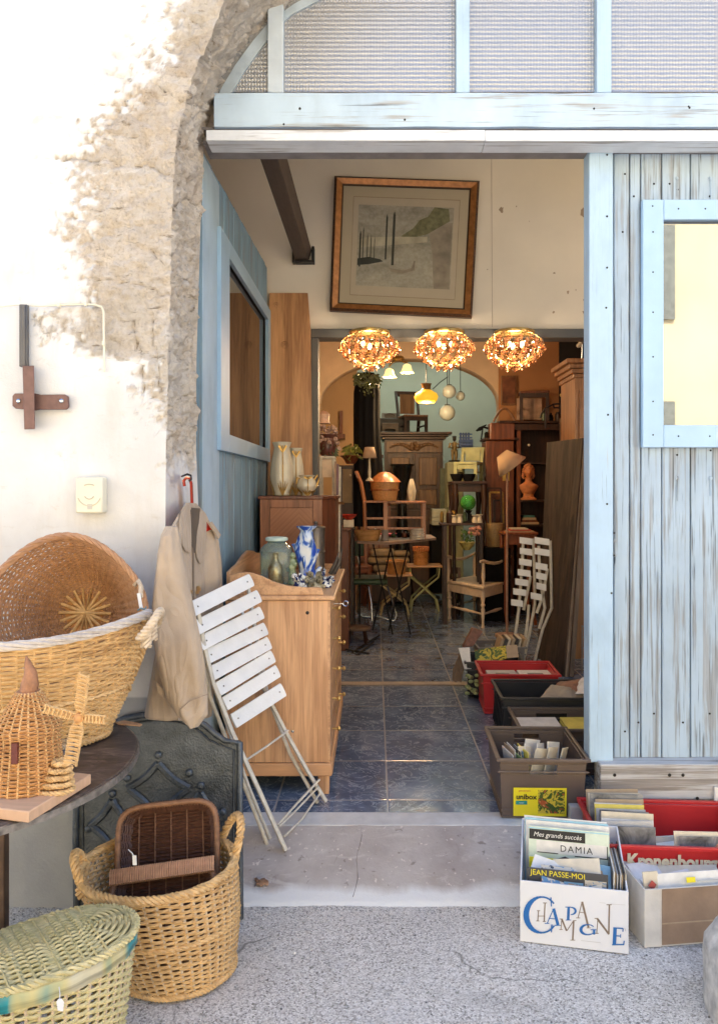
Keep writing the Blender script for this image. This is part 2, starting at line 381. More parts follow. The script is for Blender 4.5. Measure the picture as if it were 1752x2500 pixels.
def build_wall():
    verts = []; stone = []; crk = []; dad = []; faces = []
    zs = []; z = -.14
    while z < 3.32: zs.append(z); z += .0075 if z > .5 else .02
    zs += [3.32+.05*i for i in range(15)]+[4.05]
    n1, n2 = 118, 46
    us = [(-4.5,), ]
    rowlen = None
    for z in zs:
        zz = min(z, 4.0); xe = interp(xe_tab, zz); xi = interp(xi_tab, zz)
        row = []
        row += [(-6, WY), (-3, WY)]
        x0 = -1.50
        for i in range(n1+1): row.append((lerp(x0, xe-.012, i/n1), WY))
        for i in range(1, n2+1):
            t = i/n2; row.append((lerp(xe, xi, t)-(.012*(1-t)), lerp(WY+.010, BY+.03, t)))
        row += [(xi-.5, BY+.03), (-6, BY+.03)]
        if rowlen is None: rowlen = len(row)
        for (x, y) in row:
            px = 840+x*F/y; py = 1095+(1.35-z)*F/y
            inn = y > WY+.001 and y < BY+.029
            q = Vector((x, y, z))
            if inn: s = max(0, min(1, (z-1.40)/.10+.9*noise.noise(q*12)+.5*noise.noise(q*40)))
            else:
                xb = interp(stone_tab, py)
                s = (px-xb)/52+1.1*noise.fractal(q*9, 1, 2, 4)+.05+1.2*noise.noise(q*38)+.9*noise.noise(q*90)
                s = max(0, min(1, s))
                if z > 3.3 or x < -1.45: s = 0
            c = crack_at(px, py) if z < 3.32 and x > -1.5 else 0
            if s > .01 or c > 0:
                f = noise.fractal(q*7, .9, 2.1, 3)*.014+noise.fractal(q*28, .7, 2.1, 4)*.013
                f -= max(0, .5-abs(noise.noise(Vector((x*3, y*3, z*7))))*5)*.018
                amp = s*(1.6 if inn else 1)
                if inn: amp *= 1-.0*t
                d = f*amp-.006*s-c*.011
            else: d = noise.noise(q*5)*.0035
            if y > BY+.02: d = 0
            if x < -1.6: d = 0
            if inn: v = (x+d*1.0, y-.0*d, z)
            else: v = (x, y-d, z)
            verts.append(v); stone.append(s); crk.append(c*(.4+.6*s)); dad.append(1.0 if z < .618 and not inn else 0)
    for i in range(len(zs)-1):
        for j in range(rowlen-1):
            a = i*rowlen+j; faces.append((a, a+1, a+rowlen+1, a+rowlen))
    me = bpy.data.meshes.new('wall'); 
    # upper storey and right-hand pier
    def blk(a, b):
        o = len(verts)
        for x in (a[0], b[0]):
            for y in (a[1], b[1]):
                for z in (a[2], b[2]): verts.append((x, y, z)); stone.append(0); crk.append(0); dad.append(0)
        for f in [(0,1,3,2),(4,6,7,5),(0,4,5,1),(2,3,7,6),(0,2,6,4),(1,5,7,3)]: faces.append(tuple(q+o for q in f))
    blk((-6, WY, 4.05), (8, BY+.03, 6.2)); blk((3.32, WY+.001, -.14), (8, BY+.03, 4.049))
    me.from_pydata(verts, [], faces)
    for nm, dat in (('stone', stone), ('crack', crk), ('dado', dad)):
        a = me.attributes.new(nm, 'FLOAT', 'POINT'); a.data.foreach_set('value', dat)
    me.update(); me.polygons.foreach_set('use_smooth', [True]*len(me.polygons))
    me.set_sharp_from_angle(angle=R(60))
    m, nt, b = newmat('wall_plaster_and_stone')
    def at(n):
        q = nt.nodes.new('ShaderNodeAttribute'); q.attribute_name = n; return q.outputs['Fac']
    v = tc(nt)
    n1_ = nz(nt, v, 14, 8, .7); n2_ = nz(nt, v, 90, 6, .7); n3 = nz(nt, tc(nt, (6, 6, 22)), 2, 6, .6); n4 = nz(nt, v, 2.5, 4)
    st = ramp(nt, n1_, [(.25, (.42,.33,.24)), (.45, (.68,.58,.46)), (.6, (.76,.67,.56)), (.75, (.82,.76,.68))])
    st = mixc(nt, .45, st, ramp(nt, n2_, [(.33, (.13,.095,.06)), (.43, (.60,.51,.41)), (.7, (.84,.78,.70))]))
    st = mixc(nt, ramp(nt, n4, [(.45, 0), (.65, .55)]), st, (.60,.56,.50))
    st = mixc(nt, ramp(nt, n3, [(.30, .75), (.40, 0)]), st, (.15,.105,.06))
    pl = ramp(nt, nz(nt, v, 3, 6), [(.3, (.60,.585,.56)), (.6, (.71,.70,.68))])
    pl = mixc(nt, ramp(nt, nz(nt, tc(nt, (5, 5, 1)), 2.2, 6, .65), [(.52, 0), (.72, .40)]), pl, (.56,.50,.43))
    pl = mixc(nt, ramp(nt, nz(nt, tc(nt, (1, 1, 2.6)), 9, 7, .7, 1.0), [(.60, 0), (.72, .42)]), pl, (.50,.44,.36))
    # pinholes and grime specks in the whitewash
    pl = mixc(nt, ramp(nt, nz(nt, v, 38, 2), [(.76, 0), (.80, .8)]), pl, (.30,.24,.16))
    ma = nt.nodes.new('ShaderNodeMath'); ma.operation = 'ADD'; nt.links.new(at('stone'), ma.inputs[0])
    sb = nt.nodes.new('ShaderNodeMath'); sb.operation = 'MULTIPLY_ADD'; nt.links.new(n2_, sb.inputs[0]); sb.inputs[1].default_value = .9; sb.inputs[2].default_value = -.45
    nt.links.new(sb.outputs[0], ma.inputs[1])
    st = mixc(nt, ramp(nt, nz(nt, tc(nt, (1.5, 1.5, 4)), 5, 6, .7), [(.52, 0), (.68, .55)]), st, (.76,.735,.70))
    col = mixc(nt, ramp(nt, ma.outputs[0], [(.20, 0), (.50, .55), (.95, 1)]), pl, st)
    vb_ = nt.nodes.new('ShaderNodeTexVoronoi'); vb_.inputs['Scale'].default_value = 1; nt.links.new(tc(nt, (2.2, 2.2, 4.6)), vb_.inputs['Vector'])
    sp_ = nt.nodes.new('ShaderNodeSeparateColor'); nt.links.new(vb_.outputs['Color'], sp_.inputs[0])
    st_tone = ramp(nt, sp_.outputs[0], [(.0, (.84,.80,.76)), (.5, (.94,.93,.92)), (1, (1,1,1))])
    ink_ = mixc(nt, at('stone'), (1,1,1), st_tone); col = mixc(nt, 1.0, col, ink_, 'MULTIPLY')
    crn = mth0(nt, at('crack'), n2_)
    col = mixc(nt, ramp(nt, crn, [(.30, 0), (.55, .75)]), col, (.13,.09,.055))
    gd = ramp(nt, nz(nt, v, 6, 6), [(.3, (.33,.33,.33)), (.7, (.41,.41,.41))])
    col = mixc(nt, at('dado'), col, gd)
    nt.links.new(col, b.inputs['Base Color']); b.inputs['Roughness'].default_value = .95; b.inputs['Specular IOR Level'].default_value = .15
    hb = nt.nodes.new('ShaderNodeMath'); hb.operation = 'MULTIPLY'; nt.links.new(n2_, hb.inputs[0])
    a2 = nt.nodes.new('ShaderNodeMath'); a2.operation = 'MULTIPLY_ADD'; nt.links.new(at('stone'), a2.inputs[0]); a2.inputs[1].default_value = 1.6; a2.inputs[2].default_value = .16
    nt.links.new(a2.outputs[0], hb.inputs[1])
    bump(nt, b, hb.outputs[0], .9, .010)
    me.materials.append(m)
    o = bpy.data.objects.new('stone_arch_wall', me); C.objects.link(o)
    props(o, 'white plastered wall worn back to rough beige stone round the shop arch', 'wall')
build_wall()

# ---------------------------------------------------------------- ground, ramp, tiled floor
def grid(x0, x1, y0, y1, step, zf):
    nx = int((x1-x0)/step); ny = int((y1-y0)/step)
    return MB().sheet([[Vector((x0+(x1-x0)*i/nx, y0+(y1-y0)*j/ny, zf(x0+(x1-x0)*i/nx, y0+(y1-y0)*j/ny))) for i in range(nx+1)] for j in range(ny+1)])
m, nt, b = newmat('gravelly_asphalt')
v = tc(nt); vo = nt.nodes.new('ShaderNodeTexVoronoi'); vo.inputs['Scale'].default_value = 210; nt.links.new(v, vo.inputs['Vector'])
sp = nt.nodes.new('ShaderNodeSeparateColor'); nt.links.new(vo.outputs['Color'], sp.inputs[0])
c1 = ramp(nt, sp.outputs[0], [(.0, (.17,.15,.125)), (.22, (.52,.475,.42)), (.6, (.68,.635,.575)), (.95, (.84,.80,.74))])
c1 = mixc(nt, ramp(nt, vo.outputs['Distance'], [(.55, 0), (.9, .55)]), c1, (.20,.185,.165))
c1 = mixc(nt, ramp(nt, nz(nt, v, 3.5, 5), [(.35, .0), (.7, .35)]), c1, (.68,.64,.585))
c1 = mixc(nt, ramp(nt, nz(nt, v, 60, 3), [(.62, 0), (.70, .6)]), c1, (.10,.11,.06))
c1 = mixc(nt, ramp(nt, nz(nt, v, 1.3, 6, .65, .6), [(.56, 0), (.66, .38)]), c1, (.33,.31,.28))
vc_ = nt.nodes.new('ShaderNodeTexVoronoi'); vc_.feature = 'DISTANCE_TO_EDGE'; vc_.inputs['Scale'].default_value = 1.1
nv_ = nt.nodes.new('ShaderNodeVectorMath'); nv_.operation = 'MULTIPLY_ADD'; nn_ = nt.nodes.new('ShaderNodeTexNoise'); nn_.inputs['Scale'].default_value = 6; nt.links.new(v, nn_.inputs['Vector']); nt.links.new(nn_.outputs['Color'], nv_.inputs[0]); nv_.inputs[1].default_value = (.35,.35,.35); nt.links.new(v, nv_.inputs[2]); nt.links.new(nv_.outputs[0], vc_.inputs['Vector'])
c1 = mixc(nt, mixc(nt, ramp(nt, nz(nt, v, 2.2, 3), [(.50, 0), (.56, 1)]), (0,0,0), ramp(nt, vc_.outputs['Distance'], [(.003, .7), (.009, 0)])), c1, (.12,.11,.09))
nt.links.new(c1, b.inputs['Base Color']); b.inputs['Roughness'].default_value = .9
bump(nt, b, mixc(nt, .5, vo.outputs['Distance'], nz(nt, v, 240, 3)), .5, .004)
asphalt = m
GZ = -.12
gm = grid(-1.6, 1.6, 1.2, 3.2, .02, lambda x, y: GZ+.004*noise.noise(Vector((x*3, y*3, 0)))+.002*noise.noise(Vector((x*30, y*30, 0))))
gm.add([(-60,-60,GZ-.002),(60,-60,GZ-.002),(60,1.2,GZ-.002),(-60,1.2,GZ-.002),(-60,3.2,GZ-.002),(-1.6,1.2,GZ-.002),(-1.6,3.2,GZ-.002),(1.6,1.2,GZ-.002),(1.6,3.2,GZ-.002),(60,3.2,GZ-.002)],
       [(0,1,2,7,5,3),(3,5,6,4),(7,2,9,8)])
obj('ground', gm, asphalt, fix=True, kind='structure', smooth=60)
# far side of the building, so that the land runs on to the horizon
gm = MB(); gm.add([(-60,14,GZ-.01),(60,14,GZ-.01),(60,80,GZ-.01),(-60,80,GZ-.01)], [(0,1,2,3)])
obj('ground', gm, asphalt, fix=True, kind='structure', smooth=0)
m, nt, b = newmat('ramp_concrete'); v = tc(nt)
c = ramp(nt, nz(nt, v, 5, 7, .6), [(.3, (.36,.31,.28)), (.5, (.45,.40,.365)), (.7, (.53,.49,.45))])
c = mixc(nt, ramp(nt, nz(nt, v, 42, 3, .5), [(.66, 0), (.69, .8)]), c, (.74,.67,.60))
c = mixc(nt, ramp(nt, nz(nt, v, 30, 3, .5), [(.28, .7), (.34, 0)]), c, (.20,.16,.14))
c = mixc(nt, ramp(nt, nz(nt, tc(nt, (1.5, 4, 1)), 4, 7, .75, 1.2), [(.54, 0), (.66, .6)]), c, (.62,.58,.53))
c = mixc(nt, ramp(nt, nz(nt, tc(nt, (2, 1, 1)), 11, 7, .75, 1.0), [(.60, 0), (.66, .5)]), c, (.27,.22,.20))
g = nt.nodes.new('ShaderNodeNewGeometry'); sx = nt.nodes.new('ShaderNodeSeparateXYZ'); nt.links.new(tc(nt), sx.inputs[0])
ad = nt.nodes.new('ShaderNodeMath'); ad.operation = 'MULTIPLY_ADD'; nt.links.new(nz(nt, tc(nt, (1, .1, 1)), 5, 4), ad.inputs[0]); ad.inputs[1].default_value = -.14; nt.links.new(sx.outputs['Y'], ad.inputs[2]); ad_ = nt.nodes.new('ShaderNodeMath'); ad_.operation = 'MULTIPLY'; nt.links.new(ad.outputs[0], ad_.inputs[0]); ad_.inputs[1].default_value = .1; ad = ad_
c = mixc(nt, ramp(nt, ad.outputs[0], [(2.662/10, .95), (2.667/10, 0)]), c, (.76,.76,.74))     # spilled mortar along the foot
nt.links.new(c, b.inputs['Base Color']); b.inputs['Roughness'].default_value = .7; bump(nt, b, nz(nt, v, 38, 8, .7), .7, .006)
seam_m = plain('ramp_seam', (.22,.19,.17), .9)
rm = MB(); RX0, RX1 = -.80, .78
def rampz(y): return lerp(GZ, -.004, max(0, min(1, (y-2.66)/(3.045-2.66))))
g_ = [[Vector((lerp(RX0, RX1, i/60), 2.655+.39*j/24, rampz(2.655+.39*j/24)+.002*noise.noise(Vector((i*.3, j*.3, 0)))+(-.012 if j == 0 else .003))) for i in range(61)] for j in range(25)]
o = obj('ramp', rm.sheet(g_), m, fix=True, kind='structure', smooth=60)
smb = MB(); smb.tube([Vector((-.055+.006*math.sin(k*1.3)-.018*k/8, lerp(3.03, 2.70, k/8), rampz(lerp(3.03, 2.70, k/8))+.002)) for k in range(9)], .0022, 4); obj('ramp_seam', smb, seam_m, o, smooth=0)
m, nt, b = newmat('mortar_strip'); v = tc(nt)
nt.links.new(ramp(nt, nz(nt, v, 12, 6), [(.3, (.52,.52,.50)), (.7, (.70,.70,.68))]), b.inputs['Base Color']); b.inputs['Roughness'].default_value = .7
mm = MB(); mm.span((-.95, 3.04, GZ), (3.3, 3.165, 0.0)); obj('threshold', mm, m, fix=True, kind='structure', smooth=0, bev=.004)
mm = MB(); mm.span((RX1, 3.032, GZ-.01), (3.3, 3.0395, .078)); mm.span((RX1, 3.0396, .002), (3.3, 3.068, .078)); obj('step', mm, plain('step_concrete', (.38,.38,.375), .8, var=.15, vs=12, bp=.4), fix=True, kind='structure', smooth=0, bev=.006)
# glazed floor tiles
m, nt, b = newmat('blue_marbled_tiles'); v = tc(nt)
sx = nt.nodes.new('ShaderNodeSeparateXYZ'); nt.links.new(v, sx.inputs[0])
def mth(op, a, c=None, d=None):
    n = nt.nodes.new('ShaderNodeMath'); n.operation = op
    for i, q in enumerate((a, c, d)):
        if q is None: continue
        if isinstance(q, (int, float)): n.inputs[i].default_value = q
        else: nt.links.new(q, n.inputs[i])
    return n.outputs[0]
TX, TY = .476, .472
u = mth('DIVIDE', mth('ADD', sx.outputs['X'], 10*TX-.055), TX); w = mth('DIVIDE', mth('ADD', sx.outputs['Y'], -3.28+TY), TY)
fu, fw = mth('FRACT', u), mth('FRACT', w)
du = mth('MINIMUM', fu, mth('SUBTRACT', 1, fu)); dw = mth('MINIMUM', fw, mth('SUBTRACT', 1, fw))
gr = mth('MINIMUM', du, dw)
cell = nt.nodes.new('ShaderNodeCombineXYZ'); nt.links.new(mth('FLOOR', u), cell.inputs[0]); nt.links.new(mth('FLOOR', w), cell.inputs[1])
wn = nt.nodes.new('ShaderNodeTexWhiteNoise'); nt.links.new(cell.outputs[0], wn.inputs['Vector'])
off = nt.nodes.new('ShaderNodeVectorMath'); off.operation = 'MULTIPLY_ADD'; nt.links.new(wn.outputs['Color'], off.inputs[0]); off.inputs[1].default_value = (20,20,20); nt.links.new(v, off.inputs[2])
vein = nz(nt, off.outputs[0], 6, 5, .62, 2.2)
base = ramp(nt, nz(nt, off.outputs[0], 3.5, 5, .6, .8), [(.3, (.065,.090,.145)), (.5, (.13,.175,.265)), (.72, (.24,.30,.40))])
vb = ramp(nt, vein, [(.480, 0), (.50, .85), (.520, 0)])
col = mixc(nt, vb, base, (.46,.54,.62))
col = mixc(nt, ramp(nt, gr, [(.006, 1), (.011, 0)]), col, (.42,.41,.40))
nt.links.new(col, b.inputs['Base Color'])
nt.links.new(ramp(nt, mixc(nt, .4, nz(nt, v, 5, 4), vein), [(.3, .06), (.7, .20)]), b.inputs['Roughness'])
b.inputs['Specular IOR Level'].default_value = .6
bump(nt, b, mixc(nt, .3, ramp(nt, gr, [(.004, 0), (.014, 1)]), vein), .25, .004)
tiles = m
mm = MB(); mm.add([(-1.3,3.16,.001),(3.3,3.16,.001),(3.3,12,.001),(-1.3,12,.001)], [(0,1,2,3)]); obj('tiled_floor', mm, tiles, fix=True, kind='structure', smooth=0)
mm = MB(); mm.span((-.9, 5.18, .003), (3.2, 5.26, .010)); obj('threshold_strip', mm, plain('strip_wood', (.34,.27,.21), .5), fix=True, kind='structure', smooth=0)

# ---------------------------------------------------------------- rooms
def wallbox(name, a, b_, mat, label, cat='wall'):
    mm = MB(); mm.span(a, b_); return obj(name, mm, mat, fix=True, smooth=0, label=label, cat=cat)
room2wall = plain('ochre_plaster', (.50,.33,.19), .9, var=.08, vs=2, bp=.1)
orangewall = plain('orange_brown_wall', (.36,.17,.07), .85, var=.12, vs=2)
tealwall = plain('pale_teal_wall', (.40,.43,.38), .9, var=.05, vs=2)
wallbox('side_wall', (-1.4, 3.13, 0), (-1.3, 12.1, 3.9), room2wall, 'cream wall running back along the left side of the shop')
wallbox('side_wall', (2.75, 5.2, 0), (2.85, 12.1, 3.9), orangewall, 'brown wall running back along the right side of the shop')
wallbox('side_wall', (3.3, 3.2, 0), (3.4, 5.3, 3.9), cream_wall, 'cream wall closing the front room behind the planked shopfront')
mm = MB(); mm.span((-1.4, 3.13, 3.86), (3.4, 5.3, 3.96)); mm.span((-1.4, 5.3, 3.1), (2.85, 8.7, 3.2)); 
mm.span((-1.4, 8.7, 3.4), (2.85, 9.2, 3.5)); mm.span((-1.4, 9.2, 3.4), (-.6, 12.1, 3.5)); mm.span((1.9, 9.2, 3.4), (2.85, 12.1, 3.5)); mm.span((-.6, 11.2, 3.4), (1.9, 12.1, 3.5))
mm.span((-1.4, 8.701, 3.2), (2.85, 8.79, 3.4))
obj('ceiling', mm, cream_wall, fix=True, kind='structure', smooth=0)
# partition with the picture and the wide doorway
mm = MB(); DX0 = P(697, 0, 5.2).x; DZ = P(0, 737, 5.2).z
mm.span((-1.3, 5.2, 0), (DX0, 5.3, 3.86)); mm.span((DX0, 5.2, DZ), (3.3, 5.3, 3.86)); mm.span((2.3, 5.2, 0), (3.3, 5.3, DZ))
pt = obj('partition_wall', mm, cream_wall, fix=True, smooth=0, label='cream partition wall above and beside the inner doorway', cat='wall')
sc = MB()
def blotch(x, y, r, k):
    pts = []
    for i in range(14):
        a = 2*PI*i/14; q = r*(.6+.5*noise.noise(Vector((math.cos(a)*1.5, math.sin(a)*1.5, k*3.1))))
        pts.append(P(x+q*math.cos(a)*(.6 if k % 2 else 1), y+q*math.sin(a), 5.1985))
    sc.add(pts, [tuple(range(14))])
for k, (x, y, r) in enumerate([(1124,470,9),(1305,478,15),(1157,463,2.5),(1092,604,2.5),(1242,612,4),(1310,675,9),(1272,655,5),(1290,650,3),(1240,700,4),(1186,496,2),(1308,700,6)]): blotch(x, y, r, k)
obj('scuff', sc, plain('scuffed_plaster', (.40,.29,.20), .9), pt, smooth=0)
sm = MB(); sm.bar(P(1101, 330, 5.1985), P(1103, 733, 5.1985), .003, .001, (0,1,0)); obj('joint', sm, plain('joint_line', (.42,.32,.24), .9), pt, smooth=0)
fr = thing('doorway_frame', 'dark grey painted frame round the inner doorway under the picture', 'door frame', (DX0, 5.19, 0))
mm = MB(); mm.pbox(697, 737, 1420, 757, 5.17, 5.32); obj('head', mm, frame_grey, fr, bev=.003)
mm = MB(); a = P(697, 757.5, 5.17); b_ = P(713, 757.5, 5.17); mm.span((a.x, 5.17, 0), (b_.x, 5.32, a.z)); obj('jamb', mm, frame_grey, fr, bev=.003)
mm = MB(); mm.span((2.2, 5.17, 0), (2.3, 5.32, a.z)); obj('jamb', mm, frame_grey, fr, bev=.003)
mm = MB(); mm.ball(P(709, 1090, 5.15), .010, 10, (1.6,1,1)); obj('latch_button', mm, steel, fr)
# arch wall
mm = MB(); AY = 8.5; cx = P(918, 0, AY).x; sp_z = P(0, 905, AY).z; rx = 1.0; rz = .50
n = 28; A = [(cx-rx*math.cos(PI*i/n), sp_z+rz*math.sin(PI*i/n)) for i in range(n+1)]
for (y0, y1) in ((AY, AY+.2),):
    for i in range(n):
        (xa, za), (xb, zb) = A[i], A[i+1]
        mm.add([(xa,y0,za),(xb,y0,zb),(xb,y0,3.1),(xa,y0,3.1),(xa,y1,za),(xb,y1,zb),(xb,y1,3.1),(xa,y1,3.1)], [(0,1,2,3),(4,7,6,5),(0,4,5,1)])
mm.span((-1.3, AY, 0), (cx-rx, AY+.2, 3.1)); mm.span((cx+rx, AY, 0), (2.75, AY+.2, 3.1))
aw = obj('arch_wall', mm, room2wall, fix=True, smooth=30, label='ochre plastered wall with a wide low arch to the back room', cat='wall')
mm = MB()
A2 = [(cx-(rx+.42)*math.cos(PI*i/n), sp_z+(rz+.50)*math.sin(PI*i/n)) for i in range(n+1)]
A2 = [(x_, min(z_, 3.09)) for x_, z_ in A2]
for i in range(n):
    (xa, za), (xb, zb), (xc, zc), (xd, zd) = A[i], A[i+1], A2[i+1], A2[i]
    y0 = AY-.03
    mm.add([(xa,y0,za),(xb,y0,zb),(xc,y0,zc),(xd,y0,zd),(xa,AY+.05,za-.004),(xb,AY+.05,zb-.004),(xc,AY-.001,zc),(xd,AY-.001,zd)], [(0,1,2,3),(0,4,5,1),(3,2,6,7)])
obj('arch_band', mm, plain('pale_arch_plaster', (.62,.47,.32), .9, var=.12, vs=4), aw, smooth=40)
wallbox('back_wall', (-1.3, 11.5, 0), (2.75, 11.6, 3.4), tealwall, 'pale teal wall at the far end of the back room')
x0 = P(722, 0, 9.0).x; x1 = P(800, 0, 9.0).x
wallbox('stub_wall', (-1.3, 8.95, 0), (x1, 9.05, 3.4), plain('tan_plaster', (.50,.32,.17), .9, var=.08, vs=2), 'tan stub of wall in the back room left of the black curtain')
# orange wall panel and black sheet painted for the darkness of room two's right-hand doorway
wallbox('stub_wall', (P(1118,0,8.42).x, 8.42, 0), (P(1252,0,8.42).x, 8.49, 3.1), orangewall, 'orange brown stub of wall behind the chair on the dark sideboard')
wallbox('dark_doorway_sheet', (P(1252,0,8.42).x+.002, 8.40, 0), (2.75, 8.49, 3.1), plain('doorway_darkness', (.012,.011,.012), .8), 'near black back of the recess at the right of the inner room')

# ---------------------------------------------------------------- shopfront joinery
li = thing('lintel', 'pale blue painted timber lintel with a thin ledge across the opening', 'lintel', P(900, 300, 3.05))
mm = MB()
a = P(480, 208, 3.03); b_ = P(480, 284, 3.03)
g0 = []
N = 60
for j, (yy, zz) in enumerate(((3.11, a.z), (3.032, a.z), (3.03, a.z-.003), (3.03, b_.z+.003), (3.032, b_.z), (3.11, b_.z))):
    g0.append([Vector((lerp(a.x, 3.32, i/N), yy, zz+.003*noise.noise(Vector((i*.35, j*.2, 2))))) for i in range(N+1)])
mm.sheet(g0); mm.add([r[0] for r in g0], [(0,1,2,3,4,5)])
obj('beam', mm, blue_board_x, li)
mm = MB(); mm.pbox(462, 291, 1087, 315, 3.0, 3.11); mm2 = P(1087.6, 291, 3.0); mm3 = P(1087.6, 315.6, 3.0); mm.span((mm2.x, 3.001, mm2.z-.001), (3.32, 3.11, mm3.z)); obj('ledge', mm, weathered('pale_ledge', (.66,.68,.70), (.5,.47,.44), 'x', .38), li, bev=.002)
mm = MB(); mm.pbox(452, 285, 1980, 290.5, 3.05, 3.12); obj('shadow_strip', mm, plain('shadow_grey', (.16,.14,.13), .7), li)  # shadow in the gap between beam and ledge, put in as a dark strip
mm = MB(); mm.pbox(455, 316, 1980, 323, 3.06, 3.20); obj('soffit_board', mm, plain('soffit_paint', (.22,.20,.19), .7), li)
mm = MB()
for (x, y, r) in ((672,243,3),(636,278,2.4),(1331,243,2.5),(1545,241,2.5),(1543,238,2),(907,268,2.6),(1150,292,2)):
    q = P(x, y, 3.028); obj('nail', MB().ball((q.x, 3.030, q.z), r*3.03/F, 8), darkiron, li)
tr = thing('transom_window', 'fanlight of ribbed glass in pale blue bars above the lintel', 'window', P(900, 200, 3.08))
mm = MB()
m_post = trim_grey
for (x0, x1) in ((600,635),(1022,1052),(1337,1370),(1665,1698)):
    mp = MB(); a = P(x0, 207, 3.05); b_ = P(x1, 207, 3.05); ztop = 3.30 if x0 == 600 else 4.0
    mp.span((a.x, 3.05, a.z), (b_.x, 3.11, ztop)); obj('mullion', mp, blue_board if x0 > 700 else trim_grey, tr, bev=.003)
rim = MB(); outer = [(478,235),(498,195),(528,145),(566,93),(604,48),(660,8),(700,-14),(780,-60)]; inner = [(520,207),(548,160),(585,108),(618,66),(652,33),(700,8),(735,-8),(800,-40)]
fo = [P(x, y, 3.075) for x, y in outer]; fi = [P(x, y, 3.075) for x, y in inner]
for i in range(len(fo)-1):
    q = [fo[i], fo[i+1], fi[i+1], fi[i]]; rim.prism(q, (0, .04, 0))
obj('curved_rim', rim, plain('rim_paint', (.36,.42,.46), .6), tr, smooth=0)
ribbed = thinglass('ribbed_glass', (.75,.76,.76), .28, .25, (.42,.42,.42), .60, bp=.55)
for (x0, x1) in ((470,600.5),(634.5,1022.5),(1051.5,1337.5),(1369.5,1665.5)):
    g1 = MB(); a = P(x0, 206, 3.085); b_ = P(x1, 206, 3.085); g1.span((a.x, 3.085, a.z), (b_.x, 3.091, 4.0)); obj('glass_pane', g1, ribbed, tr, smooth=0)
# right-hand planked front
pk = thing('plank_shopfront', 'weathered pale blue vertical plank wall right of the opening', 'wall', P(1345, 1700, 3.15))
PY = 3.15
mm = MB(); mm.pbox(1320, 322, 1374, 1710, 3.115, 3.20); obj('corner_post', mm, blue_board, pk, bev=.004)
edges = [1376,1411,1412,1436,1437,1483,1484,1547,1548,1622,1623,1700,1701,1785,1786,1880,1881,1975]
WX0, WX1, WZ0, WZ1 = 1455, 1980, 990, 460
mm = MB()
for i in range(0, len(edges)-1, 2):
    x0, x1 = edges[i], edges[i+1]-1.6; dY = .004*((i*7) % 3)/2
    if x0 < WX0:
        if x1 > WX0:
            mm.pbox(x0, 323, x1, WZ1, PY+dY, PY+.03); mm.pbox(x0, WZ0, x1, 1706, PY+dY, PY+.03)
        else: mm.pbox(x0, 323, x1, 1706, PY+dY, PY+.03)
    else:
        mm.pbox(x0, 323, x1, WZ1, PY+dY, PY+.03); mm.pbox(x0, WZ0, x1, 1706, PY+dY, PY+.03)
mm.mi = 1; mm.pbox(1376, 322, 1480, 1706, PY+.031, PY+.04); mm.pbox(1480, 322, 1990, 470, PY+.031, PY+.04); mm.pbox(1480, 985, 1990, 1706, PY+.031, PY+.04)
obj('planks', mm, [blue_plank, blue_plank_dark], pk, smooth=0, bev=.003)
mm = MB()
for x, y in [(1360,347),(1360,485),(1360,600),(1358,690),(1362,930),(1360,1130),(1370,1330),(1395,520),(1465,412),(1500,412),(1516,400),(1518,425),(1590,400),(1590,440),(1400,390),(1420,440),(1376,1195),(1376,1245),(1517,1072),(1517,1020),(1592,1072),(1592,1010),(1377,1210),(1465,1600),(1590,1600),(1530,1620),(1400,1640),(1430,1620)]:
    q = P(x, y, PY-.001 if x > 1376 else 3.114); obj('nail_head', MB().ball(q, .0045, 6, (1,.6,1)), darkiron, pk)
mm = MB()
for x, y, k in [(1517,400,0),(1517,1072,1),(1592,400,2),(1592,1072,0),(1377,1212,1),(1377,1245,2)]:
    q = P(x, y, PY-.001); mm = MB().ball(q, .008, 8, (1,.7,1.1)); mm.bar(q+Vector((0,-.002,0)), q+Vector((0,-.002,-.075-.02*k)), .0035, .003); obj('putty_drip', mm, blue_plank, pk)
wf = MB(); a = P(1440, 447, 3.12)
wf.pbox(1440, 447, 1487, 1003, 3.12, 3.149); wf.pbox(1487.4, 447, 1980, 492, 3.12, 3.149); wf.pbox(1487.4, 953, 1980, 1003, 3.12, 3.149)
wo = obj('window_frame', wf, blue_frame, pk, bev=.003, smooth=0)
gp = MB(); gp.pbox(1480, 485, 1980, 960, 3.150, 3.156); obj('pane', gp, thinglass('mirror_pane', (.5,.5,.5), .40, .015, (.06,.055,.045), .9), wo, smooth=0)
mm = MB()
for x, y in [(1463,520),(1463,610),(1463,700),(1463,800),(1463,900),(1463,975),(1520,468),(1580,468),(1520,978),(1590,978),(1462,462)]:
    obj('nail_head', MB().ball(P(x, y, 3.119), .0035, 6, (1,.5,1)), darkiron, wo)
mm = MB(); mm.pbox(1345, 1714, 1990, 1793, 3.07, 3.16); so = obj('sill_timber', mm, grey_timber, pk, bev=.005, smooth=0)
mm = MB()
for x, y in [(1377,1738),(1500,1738),(1562,1790),(1530,1738)]: obj('bolt_head', MB().ball(P(x, y, 3.068), .007, 8, (1,.5,1)), darkiron, so)
